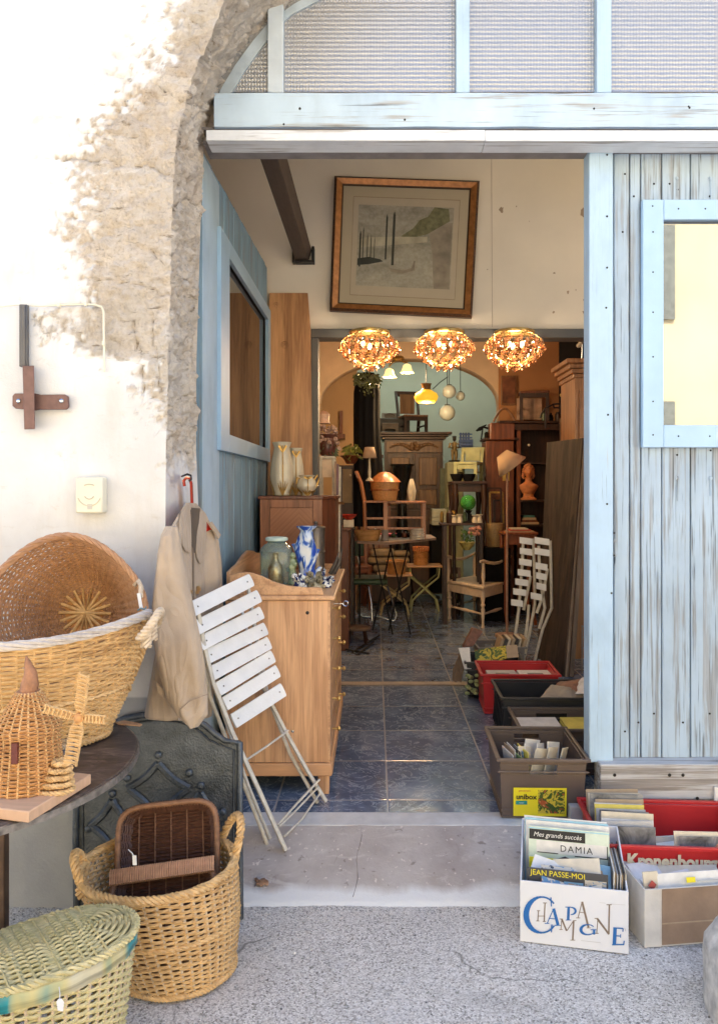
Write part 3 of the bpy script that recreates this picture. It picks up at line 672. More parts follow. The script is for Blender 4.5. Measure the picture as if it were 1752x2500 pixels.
# left leaf, folded in
lf = thing('folded_door_leaf', 'blue planked door leaf with a glazed window folded back on the left', 'door', (-.74, 4.1, 0))
LX = -.723
def LP(px, py, dx=0):       # point of the leaf's plane seen at this bearing
    Y = (LX+dx)*F/(px-840); return Vector((LX+dx, Y, 1.35-(py-1095)*Y/F))
y0, y1 = 3.17, 5.12
zt0, zt1 = LP(452, 333).z, LP(600, 600).z
mm = MB(); ys = [y0, y0+.10, y0+.21, y0+.36]+[y0+.36+.1225*i for i in range(1, 14)]
Wy0, Wy1, Wz0, Wz1 = 3.62, 5.02, 1.57, 2.50
for a, b_ in zip(ys, ys[1:]):
    b2 = b_-.004; dx = .004*(int(a*37) % 3)/2
    def ztop(y): return lerp(zt0, zt1, (y-y0)/(y1-y0))
    segs = [(.02, None)] if b_ <= Wy0+.05 and a < Wy0 and b_ <= Wy0+.01 else [(.02, Wz0), (Wz1, None)]
    for z0, z1 in segs:
        if z1: mm.span((LX-.03, a, z0), (LX-dx, b2, z1))
        else: mm.add([(LX-.03,a,z0),(LX-dx,a,z0),(LX-dx,b2,z0),(LX-.03,b2,z0),(LX-.03,a,ztop(a)),(LX-dx,a,ztop(a)),(LX-dx,b2,ztop(b2)),(LX-.03,b2,ztop(b2))], [(3,2,1,0),(4,5,6,7),(0,1,5,4),(1,2,6,5),(2,3,7,6),(3,0,4,7)])
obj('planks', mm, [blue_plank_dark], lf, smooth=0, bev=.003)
mm = MB(); mm.span((LX-.0, y0, .02), (LX+.006, y0+.33, zt0-.02)); obj('stile', mm, weathered('blue_stile', (.36,.47,.56), (.40,.42,.42), 'z', .3), lf, smooth=0, bev=.003)
fa = [LP(490, 510, .012), LP(603, 710, .012), LP(605, 1040, .012), LP(492, 1010, .012)]
ya, yb = fa[0].y, fa[1].y+.0; zb, ztp = 1.525, 2.545
yb = 5.10; ia, ib, iz0, iz1 = 3.66, 5.0, 1.61, 2.462
mm = MB(); fx = LX+.024
mm.span((LX+.001, ya, zb), (fx, ia, ztp)); mm.span((LX+.001, ib, zb), (fx, yb, ztp)); mm.span((LX+.0015, ia, zb), (fx, ib, iz0)); mm.span((LX+.0015, ia, iz1), (fx, ib, ztp))
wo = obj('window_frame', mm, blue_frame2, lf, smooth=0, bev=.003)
mm = MB(); mm.span((LX-.012, ia-.04, iz0-.04), (LX-.006, ib+.04, iz1+.04)); obj('pane', mm, thinglass('door_pane', (.35,.33,.30), .42, .012, (.04,.035,.03), .6), wo, smooth=0)

# ---------------------------------------------------------------- street behind the viewer (seen in the panes)
yb_ = plain('yellow_render', (.74,.61,.36), .9, var=.10, vs=.6)
hs = thing('yellow_house', 'yellow rendered house across the street mirrored in the right window pane', 'house', (3, -9, GZ))
mm = MB(); mm.span((-14, -15, GZ), (18, -9, 7.0)); obj('wall', mm, yb_, hs, smooth=0)
mm = MB(); mm.span((-14.2, -15.2, 7.01), (18.2, -8.8, 7.2)); obj('cornice', mm, plain('cornice_stone', (.6,.55,.45), .8), hs, smooth=0)
for i, wx in enumerate((-10.5,-7,-3.5,0,4.33,10,13.5)):
    for wz in (1.2, 4.75):
        mm = MB(); mm.span((wx, -9.03, wz), (wx+1.1, -8.98, wz+1.9)); wd = obj('window', mm, plain('window_dark' if i == 0 else 'window_dark', (.06,.07,.08), .2), hs, smooth=0)
        
        for q0 in (-.6, 1.12): mm = MB(); mm.span((wx+q0, -9.0, wz), (wx+q0+.58, -8.94, wz+1.9)); obj('shutter', mm, plain('grey_shutter', (.17,.18,.15), .6), wd, smooth=0)
# ---------------------------------------------------------------- light and camera
W = bpy.data.worlds.new('World'); S.world = W; W.use_nodes = True; nt = W.node_tree
SUN_EL, SUN_AZ = R(52), R(15)       # the sun stands behind the shop: the street front is in open shade
sky = nt.nodes.new('ShaderNodeTexSky'); sky.sky_type = 'NISHITA'; sky.sun_disc = False; sky.sun_elevation = SUN_EL; sky.sun_rotation = SUN_AZ; sky.air_density = .85; sky.dust_density = 1.6; sky.ozone_density = .8
nt.links.new(sky.outputs[0], nt.nodes['Background'].inputs[0]); nt.nodes['Background'].inputs[1].default_value = .15
sl = bpy.data.lights.new('sun', 'SUN'); sl.energy = 4; sl.angle = R(.5); sl.color = (1, .94, .86)
so_ = bpy.data.objects.new('sun', sl); C.objects.link(so_)
dirv = Vector((math.sin(SUN_AZ)*math.cos(SUN_EL), math.cos(SUN_AZ)*math.cos(SUN_EL), math.sin(SUN_EL)))
so_.rotation_euler = dirv.to_track_quat('Z', 'Y').to_euler(); so_.location = (0, 0, 20)
cam = bpy.data.cameras.new('camera'); co = bpy.data.objects.new('camera', cam); C.objects.link(co); S.camera = co
co.location = (0, 0, 1.35); co.rotation_euler = (R(90), 0, 0)
cam.sensor_fit = 'VERTICAL'; cam.sensor_height = 36; cam.lens = 36*F/2296
cam.shift_x = (804.5-840)/2296; cam.shift_y = -(1148-1095)/2296; cam.clip_start = .05; cam.clip_end = 500
S.view_settings.view_transform = 'Standard'; S.view_settings.look = 'None'; S.view_settings.gamma = 1; S.view_settings.exposure = EXPO
S.render.engine = 'CYCLES'; S.cycles.max_bounces = 10; S.cycles.transparent_max_bounces = 12; S.cycles.diffuse_bounces = 5; S.cycles.glossy_bounces = 5; S.cycles.transmission_bounces = 6
S.cycles.sample_clamp_indirect = 6; S.cycles.caustics_reflective = False; S.cycles.caustics_refractive = False
def lamp(name, loc, e, col=(1,.72,.42), r=.03):
    l = bpy.data.lights.new(name, 'POINT'); l.energy = e; l.color = col; l.shadow_soft_size = r
    o = bpy.data.objects.new(name, l); C.objects.link(o); o.location = loc; return o

m, nt, b = newmat('frosted_rooflight'); nt.nodes.remove(b)
tl = nt.nodes.new('ShaderNodeBsdfTranslucent'); tl.inputs[0].default_value = (.62,.66,.58,1); nt.links.new(tl.outputs[0], [n for n in nt.nodes if n.type == 'OUTPUT_MATERIAL'][0].inputs[0])
mm = MB(); mm.span((-.62, 9.18, 3.52), (1.92, 11.22, 3.53)); obj('rooflight', mm, m, fix=True, smooth=0, label='frosted rooflight pane over the back room', cat='skylight')

# loose grit on the ground
rg = random.Random(21); gr_ = MB()
for k in range(5200):
    x = rg.uniform(-1.25, 1.4); y = rg.uniform(1.75, 2.67)
    if rg.random() < .35: y = 2.66-abs(rg.gauss(0, .05))
    s_ = rg.uniform(.0012, .0036)*(1.6 if rg.random() < .06 else 1); z = GZ+.004*noise.noise(Vector((x*3, y*3, 0)))+.002*noise.noise(Vector((x*30, y*30, 0)))+s_*.35
    a = rg.uniform(0, 6.28); gr_.mi = rg.choice((0,0,1,1,2))
    pts = [Vector((x+s_*math.cos(a+q)*rg.uniform(.7,1.3), y+s_*math.sin(a+q)*rg.uniform(.7,1.3), z-s_*.4)) for q in (0, 1.6, 3.1, 4.7)]+[Vector((x, y, z+s_*.6))]
    gr_.add(pts, [(0,1,4),(1,2,4),(2,3,4),(3,0,4)])
obj('gravel', gr_, [plain('grit_pale', (.62,.60,.56), .9), plain('grit_grey', (.36,.35,.33), .9), plain('grit_dark', (.13,.125,.12), .9)], fix=True, kind='stuff', smooth=0, label='fine loose grit scattered over the asphalt')
# ---------------------------------------------------------------- wicker
def weave(shape, rows, nst, r, amp, t0=0., t1=1., per=3, jit=.25, flat=1.0, sides=5, seed=0):
    """rows of weavers running in and out of nst stakes; shape(theta, t) -> (point, outward normal)"""
    mb = MB(); rr = random.Random(seed); ns = nst*per
    for i in range(rows):
        t = lerp(t0, t1, (i+.5)/rows); ph = PI*i; j = rr.uniform(-1, 1)*jit/rows*(t1-t0); pts = []
        s1 = rr.uniform(0, 6)
        for k in range(ns):
            th = 2*PI*k/ns
            p, n = shape(th, t+j+.12*(t1-t0)/rows*math.sin(th*3+s1))
            pts.append(p+n*(amp*math.cos(th*nst/2+ph)))
        mb.tube(pts, r*rr.uniform(.85, 1.15), sides, closed=True, flat=flat)
    return mb
def stakes(shape, nst, r, t0=0., t1=1., n=8, every=1, off=0):
    mb = MB()
    for k in range(0, nst, every):
        th = 2*PI*k/nst+off
        mb.tube([shape(th, lerp(t0, t1, i/n))[0] for i in range(n+1)], r, 5)
    return mb
def rope(mb, path, R_, r, turns, strands=3, closed=True, n=5, res=None):
    """twisted strands round a path (list of points)"""
    N = len(path); path = [Vector(p) for p in path]
    for s in range(strands):
        pts = []
        for i in range(N):
            a = path[i]; t = (path[(i+1) % N]-path[i-1]) if closed else (path[min(i+1, N-1)]-path[max(i-1, 0)])
            t.normalize(); x = t.cross(Vector((.13,.31,.94))).normalized(); y = t.cross(x)
            ang = 2*PI*(turns*i/N+s/strands); pts.append(a+x*math.cos(ang)*R_+y*math.sin(ang)*R_)
        mb.tube(pts, r, n, closed=closed)
    return mb
def ring(shape, t, n=90, out=0): 
    return [shape(2*PI*k/n, t)[0]+shape(2*PI*k/n, t)[1]*out for k in range(n)]
def tubshape(c0, r0, c1, r1, z0, z1, bulge=0, rot=0, ex=2.0):
    """sides of a tub from base ellipse to rim ellipse; z may be a function of theta"""
    def f(th, t):
        cx = lerp(c0[0], c1[0], t); cy = lerp(c0[1], c1[1], t)
        a = lerp(r0[0], r1[0], t)+bulge*math.sin(PI*t); b = lerp(r0[1], r1[1], t)+bulge*math.sin(PI*t)
        c, s = math.cos(th), math.sin(th)
        if ex != 2: q = (abs(c)**ex+abs(s)**ex)**(-1/ex); c, s = c*q, s*q
        x, y = a*c, b*s; cr, sr = math.cos(rot), math.sin(rot)
        n = Vector((c*b, s*a, 0)).normalized()
        return Vector((cx+x*cr-y*sr, cy+x*sr+y*cr, lerp(z0, z1, t))), Vector((n.x*cr-n.y*sr, n.x*sr+n.y*cr, 0))
    return f
def arc_handle(p0, p1, up, n=24):
    p0, p1, up = Vector(p0), Vector(p1), Vector(up)
    return [p0.lerp(p1, .5-.5*math.cos(PI*i/n))+up*math.sin(PI*i/n) for i in range(n+1)]

# big straw laundry basket on the ground
G = GZ
lb = thing('laundry_basket', 'big round straw coloured wicker basket on the ground holding dark trays', 'basket', (-.60, 2.30, G))
RZ = .225
sh = tubshape((-.60, 2.315), (.165, .15), (-.648, 2.275), (.224, .212), G+.012, RZ, bulge=.012)
mb = weave(sh, 38, 44, .0040, .0058, 0, .97, seed=1)
obj('side', mb, wick_nat, lb, smooth=60)
obj('stakes', stakes(sh, 42, .0042), wick_pale, lb, smooth=60)
mb = MB(); rope(mb, ring(sh, 1, 110, .0), .0085, .0062, 22, 4); obj('rim', mb, wick_nat, lb, smooth=60)
mb = MB(); rope(mb, ring(sh, .02, 100, .004), .006, .006, 30, 3); obj('foot_border', mb, wick_nat, lb, smooth=60)
mb = MB(); rope(mb, ring(sh, .53, 110, .003), .004, .005, 34, 2); obj('waling', mb, wick_nat, lb, smooth=60)
base = MB(); base.lathe([(.001, .02), (.15, .02), (.155, .012)], c=(-.60, 2.315, G), n=30); obj('base', base, wick_inner, lb)
for (a, da, up) in ((R(196), .30, (-.02,-.01,.055)), (R(28), .30, (.035,.0,.10))):
    mb = MB(); p0 = sh(a-da, 1)[0]; p1 = sh(a+da, 1)[0]; rope(mb, arc_handle(p0, p1, up, 30), .008, .0068, 5, 3, closed=False)
    for q in (p0, p1): rope(mb, [q+Vector((0,0,.012-.010*i)) for i in range(6)], .011, .006, 1.5, 3, closed=False)
    obj('handle', mb, wick_nat, lb, smooth=60)
# dark rectangular trays standing in it
def tray(name, label, pxc, ptop, pbot, wpx, Y, tilt, depth, lean):
    """standing tray: local x across, y up the tray, z out of the opening towards the viewer"""
    top = P(pxc, ptop, Y); bot = P(pxc, pbot, Y-lean)
    h = (top-bot).length; w = wpx*Y/F; yv = (top-bot).normalized(); xv = Vector((1, 0, -tilt)).normalized(); zv = xv.cross(yv)*1.0
    xv = yv.cross(zv).normalized()
    Mx = Matrix(((xv.x, yv.x, zv.x, 0), (xv.y, yv.y, zv.y, 0), (xv.z, yv.z, zv.z, 0), (0,0,0,1))); Mx.translation = (top+bot)/2
    t = thing(name, label, 'basket', bot)
    f = tubshape((0,0), (w*.42, h*.43), (0,0), (w/2, h/2), -depth, 0, ex=5)
    sd = weave(f, 11, 36, .0042, .0045, seed=5); obj('side', sd.xf(Mx), wick_dark, t, smooth=60)
    fl = MB(); nr = int(h*.86/.0095)
    for i in range(nr):
        y = -h*.42+h*.84*i/(nr-1); pts = []
        for k in range(41):
            x = -w*.41+w*.82*k/40; pts.append((x, y, -depth+.004*math.cos(k*PI/2.5+PI*i)))
        fl.tube(pts, .0042, 5)
    obj('floor', fl.xf(Mx), wick_dark, t, smooth=60)
    fb = MB(); fb.box((0, 0, -depth-.006), (w*.82, h*.84, .003)); obj('backing', fb.xf(Mx), wick_dark, t, smooth=0)
    st = MB()
    for k in range(5):
        x = -w*.33+w*.66*k/4; st.tube([(x, -h*.42, -depth+.0055), (x, h*.42, -depth+.0055)], .0022, 5)
    obj('stakes', st.xf(Mx), MATS.get('brown_stakes') or wickermat('brown_stakes', (.22,.11,.06), (.10,.05,.03)), t, smooth=60)
    rim = MB(); path = [f(2*PI*k/120, 1)[0] for k in range(120)]
    rim.tube(path, .009, 8, closed=True)
    rope(rim, path, .009, .0032, 60, 2, n=4)
    obj('rim', rim.xf(Mx), MATS.get('tray_rim_wicker') or wickermat('tray_rim_wicker', (.27,.135,.07), (.12,.055,.03)), t, smooth=60)
    return t, Mx, w, h
tray('tray_basket', 'dark brown wicker tray standing upright at the back of the big basket', 376, 1802, 2010, 216, 2.40, .06, .055, .10)
t2, M2, w2, h2 = tray('tray_basket', 'dark brown wicker tray with a wide wrapped band, in front of the other dark tray', 366, 1944, 2130, 224, 2.255, .10, .05, .10)
bd = MB()
for k in range(46):
    x = -w2*.5+w2*k/45; bd.tube([(x, h2*.5-.030, .012), (x, h2*.5-.028, .019), (x, h2*.5+.004, .017), (x, h2*.5+.010, .008)], .0036, 5)
obj('wrapped_band', bd.xf(M2), wickermat('pinkish_wicker', (.48,.27,.16), (.26,.13,.075)), t2, smooth=60)
q = P(300, 1925, 2.2)
tg = MB(); tg.tube([P(288,1905,2.2), P(296,1912,2.19), P(304,1925,2.19)], .0015, 5); tg.prism([P(297,1918,2.185), P(306,1918,2.185), P(307,1940,2.185), P(298,1940,2.185)], (0,.001,0)); obj('price_tag', tg, whitecard, t2, smooth=0)

# oval lidded basket at the front left
lc = Vector((-.805, 1.85)); la, lbb, lr = .222, .132, R(38); LZ = .23
lk = thing('lidded_basket', 'green yellow oval wicker basket with a domed lid and teal ribbon', 'basket', (lc.x, lc.y, G))
sh = tubshape(lc, (la*.80, lbb*.80), lc, (la*.97, lbb*.97), G+.01, LZ-.03, rot=lr)
obj('side', weave(sh, 34, 48, .0040, .0055, seed=2), wick_green, lk, smooth=60)
obj('stakes', stakes(sh, 46, .004), wick_pale, lk, smooth=60)
# lid: courses round a spine
def lidf(th, t):
    half = la-lbb; c, s = math.cos(th), math.sin(th); rr = lbb*t
    x = half*math.copysign(abs(c)**.55, c)*(.35+.65*t if 0 else 1)+rr*c; y = rr*s
    cr, sr = math.cos(lr), math.sin(lr); z = LZ+.016*(1-t*t)
    return Vector((lc.x+x*cr-y*sr, lc.y+x*sr+y*cr, z)), Vector((0,0,1))
ld = thing
mb = MB(); nrow = 17
for i in range(nrow):
    t = (i+.7)/nrow; pts = []; n = 190
    for k in range(n):
        th = 2*PI*k/n; p, nn = lidf(th, t); s_ = (p-Vector((lc.x, lc.y, p.z))).length
        # stakes fan at the ends and cross the middle
        cr, sr = math.cos(-lr), math.sin(-lr); dx, dy = p.x-lc.x, p.y-lc.y; lx = dx*cr-dy*sr; ly = dx*sr+dy*cr; half = la-lbb
        ph = (lx/.021*PI) if abs(lx) < half else (half/.021*PI+math.atan2(abs(lx)-half, abs(ly))*5.2)*(1 if lx > 0 else -1)
        pts.append(p+nn*(.0042*math.cos(ph+PI*i+(PI if ly > 0 else 0))))
    mb.tube(pts, .0044, 5, closed=True)
lid = obj('lid', mb, wick_green, lk, smooth=60)
u = MB()
g0 = []
for t in (.02,.3,.6,.85,.98): g0.append([lidf(2*PI*k/60, t)[0]-Vector((0,0,.004)) for k in range(61)])
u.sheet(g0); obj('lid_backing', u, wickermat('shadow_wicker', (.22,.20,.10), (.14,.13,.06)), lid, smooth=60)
mb = MB(); rope(mb, [lidf(2*PI*k/120, 1.0)[0] for k in range(120)], .0065, .005, 30, 3); obj('lid_rim', mb, wick_green, lid, smooth=60)
sp = MB(); cr, sr = math.cos(lr), math.sin(lr)
for k in range(9):
    x = -.11+.22*k/8; 
    for s in (-1, 1): sp.tube([(lc.x+x*cr-(.012*s)*sr*0-(-lbb*.0)*sr, lc.y+x*sr, LZ+.021), (lc.x+(x+.004)*cr-lbb*.93*s*sr, lc.y+(x+.004)*sr+lbb*.93*s*cr, LZ+.008)], .003, 4)
obj('lid_stakes', sp, wick_green, lid, smooth=60)
rb = MB()
for (z0, z1, o_) in ((LZ-.052, LZ-.006, .010),):
    g0 = [[Vector((0,0,0))]*121 for _ in range(4)]
    for j, (z, oo) in enumerate(((z0, .004), (z0+.010, o_), (z1-.008, o_), (z1, .004))):
        g0[j] = []
        for k in range(121):
            th = 2*PI*k/120; p, n = sh(th, 1); g0[j].append(Vector((p.x, p.y, z))+n*(oo+.002*math.sin(th*17+j)))
    rb.sheet(g0)
m, nt, b = newmat('teal_ribbon')
b_c = ramp(nt, nz(nt, tc(nt, (9, 9, 1)), 1.2, 2), [(.36, (.02,.20,.23)), (.50, (.03,.27,.30)), (.60, (.55,.48,.22)), (.66, (.58,.52,.35))])
s3 = ramp(nt, nz(nt, tc(nt, (1, 1, 60)), 1.5, 2), [(.35, .55), (.55, 1)]); b_c = mixc(nt, 1, b_c, s3, 'MULTIPLY')
nt.links.new(b_c, b.inputs['Base Color']); b.inputs['Roughness'].default_value = .3
obj('ribbon', rb, m, lk, smooth=60)
tg = MB(); tg.tube([P(133,2213,1.69), P(135,2228,1.665), P(134,2245,1.66)], .0009, 5)
tg.prism([P(131,2240,1.66), P(138,2239,1.66), P(144,2248,1.66), P(142,2268,1.66), P(130,2266,1.66), P(127,2246,1.66)], (0,.001,0)); obj('price_tag', tg, whitecard, lk, smooth=0)
hd = thing('brown_basket', 'reddish brown wicker basket corner cut off by the bottom left edge', 'basket', (-.80, 1.52, G))
shb = tubshape((-.86,1.47), (.10,.08), (-.86,1.47), (.13,.11), G+.01, .10)
obj('side', weave(shb, 16, 26, .005, .005, seed=8), wick_inner, hd, smooth=60)
mb = MB(); rope(mb, ring(shb, 1, 60), .006, .006, 14, 3); obj('rim', mb, wick_inner, hd, smooth=60)
mb = MB(); rope(mb, arc_handle((-.80,1.40,.10), (-.735,1.50,.10), (.0,.0,.035), 20), .005, .0055, 3, 3, closed=False); obj('handle', mb, wick_inner, hd, smooth=60)

# ---------------------------------------------------------------- round table with the wicker goods
TZ = .60; tcx, tcy, tr_ = -1.195, 2.07, .525
tb = thing('round_table', 'round dark table with a worn top and metal rim by the wall', 'table', (tcx, tcy, G))
m, nt, b = newmat('worn_dark_tabletop'); v = tc(nt)
c = ramp(nt, nz(nt, tc(nt, (1, 3, 1)), 16, 6, .65, .8), [(.36, (.030,.022,.018)), (.5, (.075,.052,.042)), (.6, (.16,.115,.09)), (.68, (.34,.26,.19))])
c = mixc(nt, ramp(nt, nz(nt, v, 5, 4), [(.35, .0), (.65, .7)]), c, (.060,.043,.036))
nt.links.new(c, b.inputs['Base Color']); b.inputs['Roughness'].default_value = .42; bump(nt, b, nz(nt, v, 80, 4), .3, .002)
mb = MB(); mb.lathe([(.001, TZ-.022), (tr_-.004, TZ-.022), (tr_-.002, TZ-.018), (tr_-.002, TZ-.003), (tr_-.006, TZ), (.001, TZ)], c=(tcx, tcy, 0), n=90); obj('top', mb, m, tb, smooth=30)
mb = MB(); mb.lathe([(tr_-.001, TZ-.024), (tr_+.003, TZ-.023), (tr_+.003, TZ-.006), (tr_-.001, TZ-.0045)], c=(tcx, tcy, 0), n=90)
mb.f = [f for f in mb.f if len(f) == 4]; mb.m = mb.m[:len(mb.f)]
obj('edge_band', mb, plain('worn_metal_edge', (.24,.21,.18), .35, .5, var=.5, vs=40, bp=.4), tb, smooth=30)
for (x, y) in ((-1.205, 2.44), (-1.50, 1.80), (-1.02, 1.72)):
    mb = MB(); mb.bar((x, y, TZ-.022), (x, y, G), .045, .035, (0,1,0)); obj('leg', mb, plain('rusty_leg', (.12,.075,.05), .5, .5, var=.6, vs=12), tb, bev=.003)
mb = MB(); mb.lathe([(tr_-.07, TZ-.05), (tr_-.06, TZ-.05), (tr_-.06, TZ-.023), (tr_-.07, TZ-.023)], c=(tcx, tcy, 0), n=60); mb.f = [f for f in mb.f if len(f) == 4]; mb.m = mb.m[:len(mb.f)]; obj('apron', mb, darkiron, tb)
ch = MB(); ch.prism([P(258,1623,2.42), P(268,1622,2.42), P(285,1627,2.40), P(313,1629,2.38), P(312,1635,2.36), P(290,1634,2.37), P(272,1630,2.4)], (0,0,.002)); 
for vtx in ch.v: pass
pcs = [(-.828,2.42),(-.806,2.44),(-.775,2.425),(-.735,2.40),(-.738,2.385),(-.78,2.395),(-.81,2.40)]
ch = MB(); ch.prism([(x, y, TZ+.001) for x, y in pcs], (0,0,.003)); tag = props
obj('bare_wood_chip', ch, pine, None, smooth=0, label='small pale wood sliver lying on the dark round table', cat='wood chip')
# upright oval basket on the table
ob = thing('handled_basket', 'large open straw basket with pale rim standing on the round table', 'basket', (-1.06, 2.30, TZ))
sh = tubshape((-1.075, 2.29), (.262, .165), (-1.075, 2.25), (.405, .225), TZ+.006, .925, bulge=.008)
shr = lambda th, t: (sh(th, t)[0]+Vector((0,0,.055*t*max(0, math.cos(th))**2.5-.19*t*max(0, math.sin(th))**.8)), sh(th, t)[1])
obj('side', weave(shr, 46, 56, .0040, .0056, 0, .97, seed=3), wick_nat, ob, smooth=60)
obj('stakes', stakes(shr, 54, .0042), wick_nat, ob, smooth=60)
mb = MB(); rope(mb, ring(shr, 1, 130), .0085, .0060, 9, 5); obj('rim', mb, wickermat('grey_peeled_wicker', (.60,.54,.48), (.42,.36,.31)), ob, smooth=60)
mb = MB(); rope(mb, ring(shr, .02, 110, .004), .006, .006, 30, 3); obj('foot_border', mb, wick_nat, ob, smooth=60)
mb = MB(); rope(mb, ring(shr, .42, 110, .004), .004, .005, 44, 2); obj('waling', mb, wick_nat, ob, smooth=60)
mb = MB(); mb.lathe([(.001, .02), (.16, .02)], c=(-1.075, 2.29, TZ), n=30, sx=1.5); obj('base', mb, wick_inner, ob)
mb = MB(); pr = shr(R(8), 1)[0]; pl_ = shr(R(-42), 1)[0]
hp = [(312,1432,2.13), (325,1418,2.12), (338,1402,2.12), (349,1386,2.13), (356,1374,2.16), (360,1371,2.20), (361,1378,2.24), (356,1392,2.27), (348,1405,2.29)]
fine = []
for a_, b_ in zip(hp, hp[1:]):
    for k in range(5): fine.append(P(*[lerp(a_[j], b_[j], k/5) for j in range(3)]))
rope(mb, fine, .0075, .0062, 5, 3, closed=False, n=6)
for q in (P(328,1428,2.14), P(342,1412,2.2)): rope(mb, [q+Vector((0,0,.02-.012*i)) for i in range(5)], .012, .006, 1.2, 4, closed=False)
obj('handle', mb, wick_pale, ob, smooth=60)
# round bowl basket leaning behind, its inside to the street
bb = thing('bowl_basket', 'round brown wicker basket tipped up, its inside and spoked base showing', 'basket', (-.93, 2.45, TZ))
axis = (P(150, 1375, 2.33)-P(195, 1372, 2.62)); axis.normalize()
zv = axis; xv = Vector((0,0,1)).cross(zv).normalized(); yv = zv.cross(xv)
Mb = Matrix(((xv.x, yv.x, zv.x, 0), (xv.y, yv.y, zv.y, 0), (xv.z, yv.z, zv.z, 0), (0,0,0,1))); Mb.translation = P(193, 1374, 2.60)
RB, DB = .232, .235
def bowl(th, t):
    r = lerp(.0, RB, min(1, t*1.0)**.80); z = DB*max(0, (t-.36)/.64)**1.35
    k = .06*t*math.cos(th*2)
    sx_ = -.02*t
    p = Vector((r*(1+k)*math.cos(th)+sx_, r*(1-k)*math.sin(th), z)); n = Vector((math.cos(th)*t, math.sin(th)*t, -(1-t*.7))).normalized()
    return Mb @ p, (Mb.to_3x3() @ n)
w_ = weave(bowl, 46, 44, .0040, .0045, .20, .98, seed=4)
obj('side', w_, wick_inner, bb, smooth=60)
obj('stakes', stakes(bowl, 44, .0048, .14, 1.0, 12, every=1), wick_orange, bb, smooth=60)
st = MB()
for k in range(9):
    a = PI*k/9+.3; st.tube([Mb @ Vector((-.085*math.cos(a), -.085*math.sin(a), .006+.001*k)), Mb @ Vector((.085*math.cos(a), .085*math.sin(a), .006+.001*k))], .0052, 6, flat=.6)
st.box((0,0,0), (.001,.001,.001), M=Mb)
obj('base_spokes', st, wick_nat, bb, smooth=60)
mb = MB(); mb.lathe([(.001, -.006), (.055, -.006), (.055, -.002), (.001, -.002)], n=30, M=Mb); obj('base_disc', mb, wick_orange, bb)
mb = MB(); rope(mb, ring(bowl, 1, 110), .006, .006, 12, 4); obj('rim', mb, wick_inner, bb, smooth=60)
hn = MB(); rope(hn, [P(303,1312,2.42), P(311,1303,2.36), P(317,1318,2.33), P(315,1340,2.31)], .004, .0045, 3, 3, closed=False)
rope(hn, [P(323,1365,2.30), P(330,1388,2.30), P(322,1410,2.30)], .004, .0045, 2, 3, closed=False); obj('handle', hn, wick_pale, bb, smooth=60)
hn = MB(); hn.bar(P(311,1330,2.30), P(317,1364,2.30), .010, .002, (0,1,0)); hn.mi = 1; hn.tube([P(310,1368,2.30), P(316,1364,2.29), P(326,1366,2.29), P(328,1360,2.29)], .003, 6); obj('tie', hn, [whitecard, plain('blue_grey_string', (.15,.22,.25), .6)], bb)
# small wicker windmill
wm = thing('wicker_windmill', 'little woven wicker windmill on a square wood base', 'ornament', P(70, 1790, 1.72))
wq = P(78, 1756, 1.86); wq.z = TZ+.028
wb = MB(); corners = [(-.772, 1.693), (-.716, 1.918), (-.935, 1.972), (-.990, 1.748)]
wb.prism([(x, y, TZ+.002) for x, y in corners][::-1], (0,0,.026)); obj('base_board', wb, plain('pale_wood', (.58,.36,.22), .55, var=.1, vs=10, stretch=(1,8,1)), wm, bev=.003)
wc = Vector((-.842, 1.845, TZ+.028))
def mill(th, t):
    z = t*.212; r = interp([(0,.082),(.55,.068),(.60,.074),(.64,.072),(1,.026)], t)
    return wc+Vector((r*math.cos(th), r*math.sin(th), z*1.08)), Vector((math.cos(th), math.sin(th), 0))
obj('body', weave(mill, 50, 24, .0022, .0032, seed=6), wick_orange, wm, smooth=60)
obj('stakes', stakes(mill, 22, .0026, n=16), wick_nat, wm, smooth=60)
mb = MB(); mb.lathe([(.07, 0), (.058, .11), (.05, .13), (.02, .22)], c=wc, n=16); obj('lining', mb, wick_inner, wm)
mb = MB(); tp = wc+Vector((0,0,.226)); mb.tube([tp, tp+Vector((.004,0,.02)), tp+Vector((.006,0,.048)), tp+Vector((-.002,0,.075)), tp+Vector((-.005,0,.088))], [.021,.021,.015,.007,.002], 9); mb.lathe([(.028, -.004), (.030, 0), (.026, .004)], c=tp, n=16); obj('cap', mb, plain('brown_leather_cap', (.33,.15,.07), .6, var=.35, vs=40, bp=.8), wm, smooth=60)
hub = P(187, 1609, 1.66); hub = Vector((hub.x, hub.y, hub.z))
hubp = P(178, 1609, 1.72)
for (ex, ey, w_px) in ((190,1510,.024), (238,1614,.015), (158,1716,.030), (98,1588,.016)):
    e = P(ex, ey, 1.70); d = e-hubp; L = d.length; d.normalize(); sd_ = d.cross(Vector((.3,1,0))).normalized()
    mb = MB()
    for s in (-1, 1): mb.tube([hubp+sd_*s*.004, hubp+d*L*.25+sd_*s*w_px/2, e+sd_*s*w_px/2], .0028, 5)
    k_ = max(8, int(L/.0046))
    for i in range(2, k_):
        p = hubp+d*L*i/k_; ww = w_px/2*min(1, i/k_*4)
        mb.tube([p-sd_*ww*1.2+Vector((0,-.003,0)), p+Vector((0,.003 if i % 2 else -.003,0)), p+sd_*ww*1.2+Vector((0,-.003,0))], .0021, 5)
    obj('sail', mb, wick_nat, wm, smooth=60)
mb = MB(); mb.ball(hubp, .013, 8); mb.tube([hubp, hubp+Vector((-.06,.05,0))], .006, 6); obj('sail_hub', mb, wick_orange, wm)
